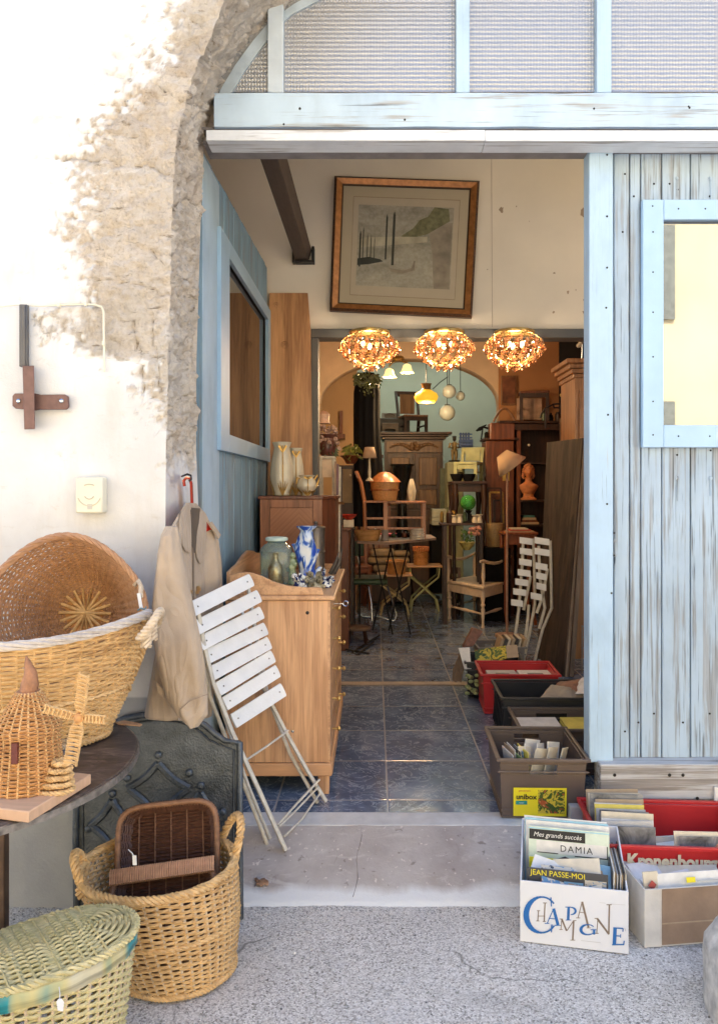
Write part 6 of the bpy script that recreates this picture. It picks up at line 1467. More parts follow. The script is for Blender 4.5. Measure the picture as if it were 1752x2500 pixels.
letter('letter_G', arcs(650,950,52,36,35,330,22,7)+[((696,950),(696,984),16),ser(690,948,44,6)], bl)
letter('letter_N', [((724,870),(716,976),6),((718,868),(805,985),14),((808,768),(804,985),11),ser(712,868,26),ser(716,978,26),ser(806,767,38,6)], gy)
letter('letter_E', [((850,940),(844,1062),26),((836,938),(908,942),9),((828,1062),(912,1060),10),((850,996),(890,998),7),((908,940),(906,966),8),((916,1032),(912,1064),9),((890,984),(890,1010),6)], bl)
letter('small_print', [((600,1032),(745,1048),2.5),((735,752),(780,756),2.5),((820,762),(925,770),2.5),((920,940),(925,960),5)], papers[2])
mbh = MB()
# the records in it
def sleeve(u_, v_, hh, ww, lean, mats, label, zrot=0, x=0, z=.006, name='record_sleeve', group=None, th=.004):
    mb = MB(); mb.box((0,0,hh/2), (ww,th,hh)); 
    M_ = WM[CH.name] @ Matrix.Translation((x, v_, z)) @ Matrix.Rotation(zrot, 4, 'Z') @ Matrix.Rotation(lean, 4, 'X')
    o = obj(name, mb.xf(M_), mats, None, smooth=0, label=label, cat='record', group=group); return o, M_
tealp = ptone('pale_blue_sleeve', (.35,.60,.70))
for k in range(3): sleeve(0, -.005+.010*k+.01, .302, .280, R(-9), [papers[0], tealp, papers[0]][k], 'tall pale sleeve at the back of the champagne box behind the black lettered one', x=-.012-.003*k, z=.004+.003*k, group='tall pale sleeves in the champagne box')
ds, DM = sleeve(0, -.022, .292, .268, R(-9), ptone('pale_green_sleeve', (.62,.70,.58)), 'pale green record sleeve lettered DAMIA, tallest in the champagne box', x=-.008, name='damia_sleeve')
def dq(x0, z0, x1, z1, mat, name, off=.0028):
    mb = MB(); mb.add([DM @ Vector(p) for p in ((x0,-off,z0),(x1,-off,z0),(x1,-off,z1),(x0,-off,z1))], [(0,1,2,3)]); return obj(name, mb, mat, ds, smooth=0)
dq(-.132,.250,.055,.283, black, 'black_band'); dq(-.108,.208,.125,.248, papers[0], 'title_band')
def dt(s, size, x, z, mat, sh=0, off=.0036, sp=1.0):
    t = textmb(s, size, sh, 0, sp); t.v = [DM @ Vector((x+v.x, -off, z+v.y)) for v in t.v]; obj('lettering', t, mat, ds, smooth=0)
dt('Mes grands succès', .0215, -.038, .266, papers[0], .25); dt('DAMIA', .030, .025, .226, black, 0, sp=1.25)
dq(-.105,.2075,-.035,.2105, black, 'rule', .0034); dq(.02,.2045,.125,.2075, black, 'rule', .0034); dq(.1255,.2045,.1285,.246, black, 'rule', .0034); dq(-.134,.2845,.134,.288, tealp, 'rule', .0034)
o_, M_ = sleeve(0, -.045, .200, .09, R(-10), yellow, 'bright yellow sleeve at the left in front of the DAMIA sleeve', x=-.095, z=.006)
o_, M_ = sleeve(0, -.062, .185, .17, R(-12), printC, 'dark and orange sleeve standing askew in the middle of the champagne box', zrot=R(8), x=-.015, z=.008)
mb = MB(); mb.add([M_ @ Vector(p) for p in ((-.05,-.004,.20),(0,-.004,.215),(.06,-.004,.19),(.02,-.004,.17))], [(0,1,2,3)]); obj('dark_corner', mb, papers[6], o_, smooth=0, solid=.003)
for k in range(5):
    sleeve(0, -.080-.010*k, .188-.005*k, .240, R(-10), [papers[3],printC,papers[1],papers[4],printB][k], 'worn sleeve in the low middle rows of the champagne box', zrot=R([-3,2,-1,3,0][k]), x=-.012+.005*k, z=.008, group='low sleeves in the champagne box')
for k, (x, y, z, rx, ry, mt_, ww, hh) in enumerate(((-.075,-.095,.195,35,8,papers[0],.12,.09),(.015,-.100,.200,48,-10,papers[1],.15,.10),(.070,-.090,.198,40,6,papers[4],.11,.08),(-.020,-.120,.190,42,4,printC,.16,.08),(.045,-.122,.185,38,-6,papers[3],.12,.07))):
    mb = MB(); mb.box((0,0,0), (ww,hh,.003), rot=(R(rx), R(ry), R(7*(k-2)))); mb.xf(WM[CH.name] @ Matrix.Translation((x, y, z)))
    obj('loose_magazine', mb, mt_, None, smooth=0, label='loose magazine flopped over the sleeves in the champagne box', cat='magazine', group='loose magazines in the champagne box')
o_, M_ = sleeve(0, -.145, .206, .255, R(-6), papers[6], 'dark sleeve with yellow words at the very front of the champagne box', x=-.018, z=.016)
def mt(s, size, x, z, mat, off=.0032, sh=0):
    t = textmb(s, size, sh, 0); t.v = [M_ @ Vector((x+v.x, -off, z+v.y)) for v in t.v]; obj('lettering', t, mat, o_, smooth=0)
mt("JEAN PASSE-MOI", .024, -.030, .193, yellow)
mb = MB(); mb.add([M_ @ Vector(p) for p in ((-.010,-.003,.148),(.050,-.003,.148),(.050,-.003,.174),(-.010,-.003,.174))], [(0,1,2,3)]); obj('blue_patch', mb, papers[4], o_, smooth=0)
mt('RIRI', .020, .020, .161, papers[0], .0040); mt('FERNAND', .014, .020, .136, yellow, .0040)
mb = MB(); mb.add([M_ @ Vector(p) for p in ((.055,-.003,.100),(.122,-.003,.100),(.122,-.003,.185),(.055,-.003,.185))], [(0,1,2,3)]); obj('photo', mb, printC, o_, smooth=0)
mb = MB(); mb.ball((0,0,0), .018, 10, (1,.1,.7)); mb.xf(M_ @ Matrix.Translation((-.072,-.003,.158))); obj('red_emblem', mb, papers[7], o_)
for k in range(9):
    mb = MB(); mb.box((.120+.0052*k, .0+rr.uniform(-.004,.004), .115+rr.uniform(-.006,.006)), (.0032,.245,.215), rot=(R(-3),R(2),0)); on(CH, mb)
    obj('side_sleeve', mb, papers[[6,0,3,2,6,0,3,6,1][k]], None, smooth=0, label='thin sleeve packed sideways along the right of the champagne box', cat='record', group='sideways sleeves in the champagne box')

# cardboard box with brown tape at the right edge
kf = P(1444, 2128, 2.42); kf.z = GZ+.003
KD, KW, KH = .33, .46, .185
K_ra = R(7)
KB = thing('cardboard_box', 'low whitish cardboard box with brown parcel tape across its front', 'box', kf+Vector((KW/2, KD/2, 0)), K_ra)
kfix = WM[KB.name] @ Vector((-KW/2, -KD/2, 0)); dlt = kf-kfix
KB.location = Vector(KB.location)+dlt; WM[KB.name] = _mat(KB, KB.location, K_ra)
obj('carton', boxwalls(KW, KD, KH, KH+.01, .006), oldcard, KB, w=False, smooth=0, bev=.001)
tp = MB(); tp.span((-KW/2+.058, -KD/2-.002, .006), (KW/2, -KD/2-.0006, KH-.001)); obj('brown_tape', tp, browncard, KB, w=False, smooth=0)
tp = MB(); tp.span((-KW/2+.058, -KD/2-.003, .072), (KW/2, -KD/2-.0022, .076)); obj('tape_edge', tp, papers[3], KB, w=False, smooth=0)
for k in range(6):
    mb = MB(); mb.box((-.05+rr.uniform(-.02,.03), -.06+.035*k, .125+.005*k), (.26,.12,.004), rot=(R(20+rr.uniform(-6,6)),R(rr.uniform(-4,4)),rr.uniform(-.3,.3))); on(KB, mb)
    obj('paper_sleeve', mb, papers[[0,1,0,2,3,0][k]], None, smooth=0, label='pale paper sleeve lying in the taped cardboard box', cat='record', group='sleeves in the taped cardboard box')
mb = MB(); mb.box((-.045, -.125, .150), (.235,.006,.115), rot=(R(-14),0,0)); on(KB, mb); t = obj('white_sleeve', mb, papers[0], None, smooth=0, label='white sleeve with a yellow sticker at the front of the taped cardboard box', cat='record')
mb = MB(); mb.box((-.055, -.1325, .190), (.03,.002,.016), rot=(R(-14),0,0)); on(KB, mb); obj('yellow_sticker', mb, yellow, t, smooth=0)
mb = MB(); mb.box((.02, -.1345, .186), (.11,.0015,.003), rot=(R(-14),0,0)); on(KB, mb); obj('printed_line', mb, papers[2], t, smooth=0)
mb = MB(); mb.box((-.185, -.12, .165), (.05,.006,.10), rot=(R(-12),0,0)); on(KB, mb); t = obj('card_sleeve', mb, papers[1], None, smooth=0, label='small sleeve with a red diamond at the left of the taped cardboard box', cat='record')
mb = MB(); mb.box((-.185, -.128, .178), (.022,.002,.022), rot=(R(-12),R(45),0)); on(KB, mb); obj('red_diamond', mb, papers[7], t, smooth=0)
mb = MB(); mb.box((.145, -.118, .155), (.13,.006,.12), rot=(R(-14),0,0)); on(KB, mb); t = obj('blue_sleeve', mb, ptone('slate_blue', (.22,.32,.42)), None, smooth=0, label='slate blue sleeve at the right end of the taped cardboard box', cat='record')
q = textmb('VARI', .028, 0, .0005); q.v = [WM[KB.name] @ (Matrix.Translation((.125,-.118,.155)) @ Matrix.Rotation(R(-14), 4, 'X') @ Vector((v.x, -.0042, v.y+.035))) for v in q.v]; obj('lettering', q, papers[0], t, smooth=0)
# boulder at the right edge
mb = MB(); n = 28; g0 = []
for i in range(15):
    a = PI*i/14*.5+.0
    pass
bs = P(1640, 2230, 2.12); mb.ball((0,0,0), 1, 36, (1,1,1)); vv = []
for v_ in mb.v:
    d = Vector(v_); sx3 = .15*(1-.12*max(0, d.z)); q = Vector((d.x*sx3, d.y*.15, d.z*.20))
    q = Vector((math.copysign(abs(d.x)**.8, d.x)*.135, math.copysign(abs(d.y)**.8, d.y)*.14, math.copysign(abs(d.z)**.7, d.z)*.22)); q *= 1+.10*noise.fractal(d*1.6+Vector((3,1,2)), 1, 2, 4)+.03*noise.noise(d*7)
    vv.append(q+Vector((P(1697,0,2.12).x, 2.12, GZ+.05)))
mb.v = vv; obj('boulder', mb, plain('rough_limestone', (.52,.50,.46), .95, var=.35, vs=25, bp=1, bs_=60), None, smooth=60, label='rough pale stone block cut off by the right edge', cat='stone')
ws = MB(); ws.pbox(1601, 1766, 1640, 1802, 3.055, 3.065); obj('white_tag', ws, white_plastic, None, smooth=0, label='small white tag on the grey timber at the right edge', cat='tag')
# dry leaf and gum at the ramp foot
mb = MB(); g0 = [[Vector((-.435+.045*i/5+.006*math.sin(j), 2.74-.0+.03*j/4+.004*math.sin(i*2), rampz(2.74+.03*j/4)+.006+.008*abs(math.sin(i*1.1+j)))) for i in range(6)] for j in range(5)]
mb.sheet(g0); obj('dry_leaf', mb, plain('dry_leaf_brown', (.32,.18,.10), .7, var=.4, vs=60), None, smooth=60, solid=.001, label='curled dry brown leaf at the left foot of the ramp', cat='leaf')
# ---------------------------------------------------------------- lit lamps
def lamp(name, loc, e, col=(1,.76,.50), r=.03):
    l = bpy.data.lights.new(name, 'POINT'); l.energy = e; l.color = col; l.shadow_soft_size = r
    o = bpy.data.objects.new(name, l); C.objects.link(o); o.location = loc; return o
m, nt, b = newmat('warm_crystal'); nt.nodes.remove(b)
out = [n for n in nt.nodes if n.type == 'OUTPUT_MATERIAL'][0]
tr_ = nt.nodes.new('ShaderNodeBsdfTransparent'); tr_.inputs[0].default_value = (.90,.66,.50,1)
tl_ = nt.nodes.new('ShaderNodeBsdfTranslucent'); tl_.inputs[0].default_value = (.85,.50,.30,1)
gl_ = nt.nodes.new('ShaderNodeBsdfGlossy'); gl_.inputs['Roughness'].default_value = .08; gl_.inputs[0].default_value = (1,.9,.8,1)
fr_n = nt.nodes.new('ShaderNodeLayerWeight'); fr_n.inputs[0].default_value = .45
m1 = nt.nodes.new('ShaderNodeMixShader'); m1.inputs[0].default_value = .13; nt.links.new(tr_.outputs[0], m1.inputs[1]); nt.links.new(tl_.outputs[0], m1.inputs[2])
m2 = nt.nodes.new('ShaderNodeMixShader'); nt.links.new(fr_n.outputs['Facing'], m2.inputs[0]); nt.links.new(m1.outputs[0], m2.inputs[1]); nt.links.new(gl_.outputs[0], m2.inputs[2]); nt.links.new(m2.outputs[0], out.inputs[0])
crystal = m
bulbm = emit('lit_bulb', (1,.70,.36), 1.0)
def chandelier(px, lab):
    c = P(px, 748, 5.06); t = thing('chandelier', lab, 'chandelier', c)
    mb = MB(); mb.lathe([(.13,-.004),(.135,.0),(.135,.012),(.125,.018),(.001,.018)], n=30); obj('mount_plate', mb, brass, t, w=False)
    mb = MB(); mb.span((-.02,.05,.0185), (.02,.108,.030)); obj('wall_arm', mb, brass, t, w=False)
    fm = MB()
    rows = [(.150,-.045,13),(.183,-.075,17),(.196,-.105,19),(.170,-.140,16),(.135,-.172,13),(.095,-.202,9),(.050,-.228,5),(.0,-.240,1)]
    for (r_, z, n_) in rows[:-1]: fm.tube([Vector((r_*math.cos(2*PI*k/28), r_*math.sin(2*PI*k/28), z+.022)) for k in range(28)], .0022, 4, closed=True)
    for k in range(8):
        a = 2*PI*k/8+.2; fm.tube([Vector((r_*math.cos(a), r_*math.sin(a), z+.022)) for r_, z, n_ in [(.09,-.022,0)]+rows], .002, 4)
        fm.tube([Vector((.10*math.cos(a), .10*math.sin(a), 0)), Vector((.135*math.cos(a), .135*math.sin(a), -.012))], .003, 4)
    obj('frame', fm, brass, t, w=False, smooth=60)
    first = None; k0 = 0; rr2 = random.Random(int(px))
    for (r_, z, n_) in rows:
        for k in range(n_):
            a = 2*PI*(k+.5*(k0 % 2))/n_; p = (r_*math.cos(a), r_*math.sin(a), z+rr2.uniform(-.004,.004))
            if CR.get('m') is None:
                cm = MB(); cm.lathe([(.0015,.026),(.003,.022),(.010,.012),(.0185,-.002),(.0185,-.008),(.010,-.019),(.001,-.022)], n=8, sy=.62); o = obj('crystal', cm, crystal, t, w=False, smooth=20); CR['m'] = o.data
            else: o = bpy.data.objects.new('crystal', CR['m']); C.objects.link(o); o.parent = t
            o.location = p; o.rotation_euler = (rr2.uniform(-.2,.2), rr2.uniform(-.2,.2), a+PI/2+rr2.uniform(-.3,.3)); s_ = rr2.uniform(.9,1.2); o.scale = (s_, s_, s_)
        k0 += 1
    for (x, y) in ((-.04,-.03),(.05,-.02),(0,.05)):
        mb = MB(); mb.ball((x,y,-.075), .016, 12, (1,1,1.4)); obj('bulb', mb, bulbm, t, w=False)
    lamp('chandelier_light', c+Vector((0,0,-.10)), CHW, (1,.78,.52), .05)
CR = {}
CHW = 2.0
chandelier(828, 'crystal drop chandelier, leftmost of the three under the inner door head')
chandelier(995, 'crystal drop chandelier, middle one of the three under the inner door head')
chandelier(1152, 'crystal drop chandelier, rightmost of the three, next to the corner post')
# tulip wall light
tu = thing('tulip_light', 'twin armed ceiling light with two lit frilled tulip shades', 'lamp', P(890, 812, 7.2))
shm = emit('lit_frosted_glass', (1,.68,.26), .34)
mb = MB(); c = P(892, 806, 7.2); mb.lathe([(.06,-.01),(.065,0),(.05,.03),(.01,.035)], c=c, n=16); mb.tube([c, P(905,812,7.15), P(912,813,7.12)], .008, 6); mb.tube([c, P(878,814,7.15), P(872,822,7.12)], .008, 6)
mb.tube([c, c+Vector((0,0,.6))], .006, 6); obj('arms', mb, brass, tu)
for (x, y) in ((872.5,826),(912,816)):
    mb = MB(); mb.lathe([(.015,0),(.035,-.012),(.042,-.035),(.045,-.060),(.060,-.082),(.064,-.084)], c=P(x,y,7.12), n=30, fn=lambda a, z: 1+(.10*math.sin(6*a) if z < -.05 else 0)); obj('shade', mb, shm, tu, smooth=60)
    lamp('tulip_bulb', P(x, y+24, 7.12), 6, (1,.68,.38), .04)
# yellow pendant
yp = thing('yellow_pendant', 'lit lobed yellow glass pendant lamp with brown collar', 'lamp', P(955, 905, 7.0))
c = P(955, 903, 7.0)
mb = MB(); mb.lathe([(.072,0),(.098,.022),(.108,.055),(.095,.085),(.060,.105),(.045,.118)], c=c, n=40, fn=lambda a, z: 1+.05*abs(math.sin(4*a))); obj('shade', mb, emit('lit_yellow_glass', (.80,.44,.03), .22), yp, smooth=60)
mb = MB(); mb.lathe([(.05,.118),(.040,.13),(.044,.165),(.052,.175),(.03,.178)], c=c, n=20); obj('collar', mb, plain('amber_collar', (.18,.09,.02), .3), yp)
mb = MB(); mb.tube([c+Vector((0,0,.178)), Vector((c.x, c.y, 3.1))], .004, 5); obj('cord', mb, darkiron, yp)
lamp('pendant_bulb', c+Vector((0,0,-.04)), 7, (1,.68,.36), .05)
# white globes, unlit
gbm = plain('opal_glass', (.42,.47,.43), .18, var=.03, bp=0)
gt = thing('globe_lamp', 'cluster of three unlit opal glass globes hung on thin rods', 'lamp', P(1003, 843, 8.0))
for (x, y, r_, Y) in ((1006.7,878,.072,8.0),(1002,925.5,.084,8.0),(1031.6,888,.050,8.1)):
    q = P(x, y, Y); mb = MB(); mb.ball(q, r_, 24); g_o = obj('globe', mb, gbm, gt, smooth=80)
    mb = MB(); mb.lathe([(r_*.38, r_*.90),(r_*.36, r_*1.02),(.01, r_*1.04)], c=q, n=16); obj('cap', mb, darkiron, g_o)
    mb = MB(); mb.tube([q+Vector((0,0,r_)), Vector((q.x, q.y, 3.09))], .004, 5); obj('rod', mb, darkiron, gt)
mb = MB(); mb.tube([P(1003,845,8.0), P(985,858,7.9), P(970,872,7.8)], .005, 5); obj('side_rod', mb, darkiron, gt)

# ---------------------------------------------------------------- helpers for furniture seen deep in the shop
def seat_chair(name, lab, x0, x1, ytop, yseat, yfoot, Y, mat, seatmat=None, slats=4, d=.36, slant=.04, turn=0, cat='chair', back='slats', par=None):
    a, b_ = P(x0, yseat, Y), P(x1, yseat, Y); w_ = b_.x-a.x; hs_ = a.z-P(x0, yfoot, Y).z; hb = P(x0, ytop, Y).z-a.z
    c = Vector(((a.x+b_.x)/2, Y+d/2, P(x0, yfoot, Y).z)); t = thing(name, lab, cat, c, turn)
    st = .028
    for sx3 in (-1, 1):
        mb = MB(); mb.bar((sx3*(w_/2-.02), -d/2+.02, 0), (sx3*(w_/2-.02), -d/2+.02, hs_-.02), .034, .034); obj('leg', mb, mat, t, w=False)
        mb = MB(); mb.bar((sx3*(w_/2-.03), d/2-.02, 0), (sx3*(w_/2-.02), d/2-.03, hs_), .032, .032); mb.bar((sx3*(w_/2-.02), d/2-.03, hs_), (sx3*(w_/2-.015), d/2+slant, hs_+hb), .032, .026); obj('leg', mb, mat, t, w=False)
        mb = MB(); mb.bar((sx3*(w_/2-.02), -d/2+.03, hs_*.45), (sx3*(w_/2-.03), d/2-.03, hs_*.45), .018, .018); obj('stretcher', mb, mat, t, w=False)
    mb = MB(); mb.span((-w_/2, -d/2, hs_-.022), (w_/2, d/2-.01, hs_+.004)); obj('seat', mb, seatmat or mat, t, w=False, smooth=0, bev=.005)
    mb = MB(); mb.span((-w_/2+.02, -d/2+.012, hs_-.07), (w_/2-.02, -d/2+.028, hs_-.0225)); obj('apron', mb, mat, t, w=False, smooth=0)
    mb = MB(); mb.box((0, d/2+slant*.9, hs_+hb-.03), (w_-.03, .02, .07)); obj('top_rail', mb, mat, t, w=False, smooth=0, bev=.004)
    mb = MB()
    if back == 'slats':
        for k in range(slats): x = -w_/2+.06+(w_-.12)*k/(slats-1); mb.bar((x, d/2-.02, hs_+.05), (x, d/2+slant*.85, hs_+hb-.06), .022, .010)
        mb.box((0, d/2-.015, hs_+.06), (w_-.05, .016, .03))
    elif back == 'panel': mb.box((0, d/2+slant*.5, hs_+hb*.52), (w_*.62, .014, hb*.72))
    else: mb.box((0, d/2+slant*.4, hs_+hb*.45), (w_-.05, .016, .05)); mb.tube([Vector((.07*math.cos(2*PI*k/16), d/2+slant*.6, hs_+hb*.68+.05*math.sin(2*PI*k/16))) for k in range(16)], .007, 5, closed=True)
    obj('back_splat', mb, seatmat or mat, t, w=False, smooth=0)
    return t
def zfloor(py, Y): return P(0, py, Y).z

# wide armoire and what stands on it
ar = thing('armoire', 'big carved two door oak armoire at the back of the inner room', 'wardrobe', P(928, 1320, 9.3))
Ya = 9.3; a, b_ = P(862, 985, Ya), P(993, 985, Ya); arm = wood('armoire_oak', (.22,.115,.040), (.11,.048,.016), 'z', 1, .4, knots=False); armd = wood('armoire_dark', (.080,.034,.013), (.036,.015,.006), 'z', 1, .4, knots=False)
mb = MB(); mb.span((a.x, Ya+.02, .05), (b_.x, Ya+.55, a.z-.001)); obj('carcass', mb, armd, ar, smooth=0)
mb = MB(); 
for q, (o_, z0, z1) in enumerate(((.03,0,.03),(.06,.031,.055),(.10,.056,.085))): mb.span((a.x-o_, Ya-o_, a.z+z0), (b_.x+o_, Ya+.56, a.z+z1))
obj('cornice', mb, armd, ar, smooth=0, bev=.006)
mb = MB(); mb.pbox(866, 990, 990, 1014, Ya-.01, Ya+.019); fz_ = obj('frieze', mb, arm, ar, smooth=0)
mb = MB(); rr3 = random.Random(3)
for s in (-1, 1):
    for k in range(9): u_ = k/8; mb.ball(P(928+s*(6+u_*46), 1006-10*math.sin(PI*u_*.9), Ya-.02), .030*(1.1-u_*.6), 8, (1.2,.4,.8))
for k in range(8): mb.ball(P(928+rr3.uniform(-10,10), 1000+rr3.uniform(-7,7), Ya-.03), .024, 8, (1,.5,1))
obj('carving', mb, arm, fz_, smooth=60)
for (x0, x1) in ((868,926),(930,988)):
    mb = MB(); mb.pbox(x0, 1017, x1, 1140, Ya-.004, Ya+.019); dd = obj('door', mb, armd, ar, smooth=0, bev=.004)
    mb = MB(); mb.pbox(x0+9, 1026, x1-9, 1088, Ya-.022, Ya-.0045); mb.pbox(x0+9, 1098, x1-9, 1132, Ya-.022, Ya-.0045); obj('raised_panel', mb, arm, dd, smooth=0, bev=.018)
mb = MB(); mb.pbox(866, 1145, 990, 1300, Ya-.01, Ya+.019); obj('base_drawer', mb, armd, ar, smooth=0)
ztop_a = a.z+.086
def onz(t, z): t.location.z = z; return t
t = seat_chair('carved_chair', 'dark high backed chair with caned back standing on the armoire', 897, 953, 868, 931, 972, 9.45, walnut, midwood, back='panel', d=.40, slant=.10, turn=R(12)); onz(t, ztop_a)
t = seat_chair('small_chair', 'low grey rush backed chair at the left on top of the armoire', 856, 893, 922, 950, 973, 9.5, plain('grey_rush', (.16,.14,.12), .7), back='ladder', d=.30); onz(t, ztop_a)
tv = MB(); q = P(852, 930, 9.7); tv.span((q.x-.02, 9.7, 2.0), (q.x+.38, 9.95, 2.25)); obj('leather_chest', tv, plain('trunk_black', (.035,.035,.035), .6), None, bev=.01, label='dark trunk beyond the small chair on the armoire', cat='trunk')

# black dress or curtain on a stand with garland
bcm = plain('black_velvet', (.006,.006,.007), .7, var=.3, spec=.15)
def drape2(rows, n, nf, amp, Y, seed=0):
    mb = MB(); g0 = []
    for i, (y, xl, xr) in enumerate(rows):
        c = P((xl+xr)/2, y, Y); hw = (xr-xl)/2*Y/F; r_ = []
        for k in range(n): a = 2*PI*k/n; q = 1+amp*math.sin(nf*a+i*.25+seed); r_.append(Vector((c.x+hw*q*math.cos(a), Y+hw*.6*q*math.sin(a), c.z)))
        g0.append(r_)
    vs = [p for r_ in g0 for p in r_]; fs = [(i*n+k, i*n+(k+1) % n, (i+1)*n+(k+1) % n, (i+1)*n+k) for i in range(len(g0)-1) for k in range(n)]
    fs.append(tuple(range(n))[::-1]); return mb.add(vs, fs)
dr = thing('black_dress', 'long black draped gown hanging under the left chandelier with green sequins', 'dress', P(825, 1180, 7.0))
obj('drape', drape2([(836,806,838),(850,798,846),(880,794,850),(930,793,850),(990,794,852),(1050,794,856),(1110,792,858),(1180,790,860)], 72, 11, .07, 7.0), bcm, dr, smooth=80)
rr4 = random.Random(9); mb = MB(); mb.tube([P(x, 842+18*abs(math.sin(x*.06)), 6.85) for x in range(794, 853, 3)], .022, 6)
for k in range(150):
    x = rr4.uniform(793, 852); y = 838+abs(rr4.gauss(0, 1))*20; 
    if y > 885: continue
    p = P(x, y, 6.86-.03*rr4.random()); d = Vector((rr4.uniform(-1,1), rr4.uniform(-.8,.2), rr4.uniform(-1,.6)))*.035; mb.tube([p, p+d*.5, p+d], [.004,.011,.001], 5, flat=.3)
obj('leaf_garland', mb, plain('dark_sequins', (.05,.065,.02), .3, var=.8, vs=60, c2=(.20,.23,.07)), dr, smooth=40)
mb = MB(); mb.tube([P(822,838,7.0), P(822,838,7.0)+Vector((0,0,.45))], .006, 5); obj('hanger', mb, darkiron, dr)

# left edge of the doorway
t = thing('flower_vase', 'pot of dried pink and green flowers on the white stand by the left jamb', 'flowers', P(735, 1022, 5.75))
mb = MB(); c = P(733, 1022, 5.75); mb.lathe([(.045,0),(.06,.02),(.075,.08),(.06,.13),(.075,.16)], c=c, n=18); obj('pot', mb, plain('dark_red_pot', (.10,.035,.025), .3), t)
mb = MB()
for k in range(70):
    a = rr4.uniform(0, 6.28); r_ = rr4.uniform(0, .085); z = rr4.uniform(.02, .20); mb.ball(c+Vector((r_*math.cos(a)+.01, r_*math.sin(a), z+.02)), rr4.uniform(.012, .02), 6)
obj('blossoms', mb, plain('dusty_pink', (.45,.25,.19), .8, var=.5, vs=60, c2=(.62,.44,.36)), t, smooth=60)
mb = MB()
for k in range(40): a = rr4.uniform(0, 6.28); z = rr4.uniform(.0, .10); p = c+Vector((.06*math.cos(a), .06*math.sin(a), z)); mb.tube([p, p+Vector((.03*math.cos(a), .03*math.sin(a), -.02))], [.010,.002], 4, flat=.3)
obj('leaves', mb, plain('dull_green_leaf', (.10,.12,.06), .7), t)
mb = MB(); mb.lathe([(.055,0),(.045,.02),(.05,.07),(.03,.09),(.005,.10)], c=c+Vector((-.03,.02,.245)), n=18, fn=lambda a, z: 1+.06*math.sin(9*a)); obj('finial', mb, plain('pink_ceramic', (.55,.36,.27), .4, var=.2, vs=30), t)
t = thing('white_stand', 'tall white painted plant stand just inside the left door jamb', 'stand', P(735, 1300, 5.75))
z1 = P(0, 1023, 5.75).z; xw0, xw1 = P(716,0,5.75).x, P(752,0,5.75).x
mb = MB(); mb.span((xw0, 5.68, z1-.022), (xw1, 5.86, z1-.001)); obj('top', mb, agedpaint, t, smooth=0, bev=.004)
for (x, y) in ((xw0+.012,5.70),(xw1-.012,5.70),(xw0+.012,5.84),(xw1-.012,5.84)): mb = MB(); mb.bar((x, y, 0), (x, y, z1-.0225), .022, .022); obj('leg', mb, agedpaint, t)
for z in (.45, .95): mb = MB(); mb.span((xw0+.024, 5.69, z), (xw1-.024, 5.86, z+.02)); obj('shelf', mb, agedpaint, t, smooth=0)
mb = MB(); mb.span((xw0+.024, 5.695, z1-.16), (xw1-.024, 5.705, z1-.024)); obj('apron', mb, creampaint, t, smooth=0)
t = thing('glazed_frame', 'narrow dark and plum painted frames leaning together inside the left jamb', 'frame', P(755, 1400, 5.5))
for k, (x, mt_) in enumerate(((752,midwood),(757,plain('plum_paint', (.16,.07,.085), .4)),(762,agedpaint),(766,walnut))):
    mb = MB(); mb.bar(Vector((P(x-6,0,5.45+.05*k).x, 5.45+.05*k, .01)), P(x, 1035+6*k, 5.6+.05*k), .016, .03, (0,1,0)); obj('upright', mb, mt_, t)
mb = MB(); mb.bar(P(748,1128,5.44), P(770,1128,5.62), .012, .02); obj('rail', mb, midwood, t)
t = thing('wall_cross', 'small wooden bracket cross on the tan wall left of the black gown', 'ornament', P(763, 989, 8.85))
mb = MB(); mb.bar(P(765,921,8.9), P(765,972,8.9), .035, .03, (0,1,0)); obj('upright', mb, mahog, t); mb = MB(); mb.pbox(754, 973, 773, 984, 8.82, 8.94); obj('crossbar', mb, mahog, t)
t = thing('shelf_plant', 'yellow green trailing plant on the dark shelf left of the lamp', 'plant', P(790, 1040, 6.9))
mb = MB()
for k in range(60):
    a = rr4.uniform(0, 6.28); p = P(rr4.uniform(774, 804), 1005+rr4.uniform(-10, 26)*rr4.random(), 6.9); d = Vector((math.cos(a), rr4.uniform(-1,0), rr4.uniform(-1,.6)))*.05; mb.tube([p, p+d*.5, p+d+Vector((0,0,-.01))], [.004,.014,.002], 5, flat=.3)
obj('leaves', mb, plain('yellow_green_leaf', (.15,.19,.04), .5, var=.6, vs=30, c2=(.38,.40,.08)), t, smooth=50)
mb = MB(); mb.lathe([(.04,0),(.07,.05),(.10,.07),(.095,.075)], c=P(786, 1040, 6.95), n=16); obj('bowl', mb, mahog, t)
t = thing('shelf_cabinet', 'dark narrow cabinet with a tan door inside the doorway, left', 'cabinet', P(775, 1300, 6.9))
a, b_ = P(757, 1043, 6.95), P(792, 1043, 6.95)
mb = MB(); mb.span((a.x, 6.95, 0), (b_.x, 7.35, a.z)); obj('carcass', mb, walnut, t, smooth=0, bev=.004)
mb = MB(); mb.pbox(759, 1052, 789, 1128, 6.93, 6.949); obj('door', mb, plain('tan_door', (.22,.14,.06), .5, var=.15), t, smooth=0, bev=.003)
mb = MB(); mb.ball(P(785,1066,6.925), .012, 8); obj('knob', mb, ivory, t)
t = thing('side_dresser', 'red brown chest partly hidden behind the pine chest, cluttered on top', 'cabinet', P(785, 1400, 6.3))
zt2 = P(0, 1190, 6.3).z; mb = MB(); mb.span((P(752,0,6.3).x, 6.3, 0), (P(781,0,6.3).x, 6.9, zt2)); obj('carcass', mb, mahog, t, smooth=0, bev=.004)
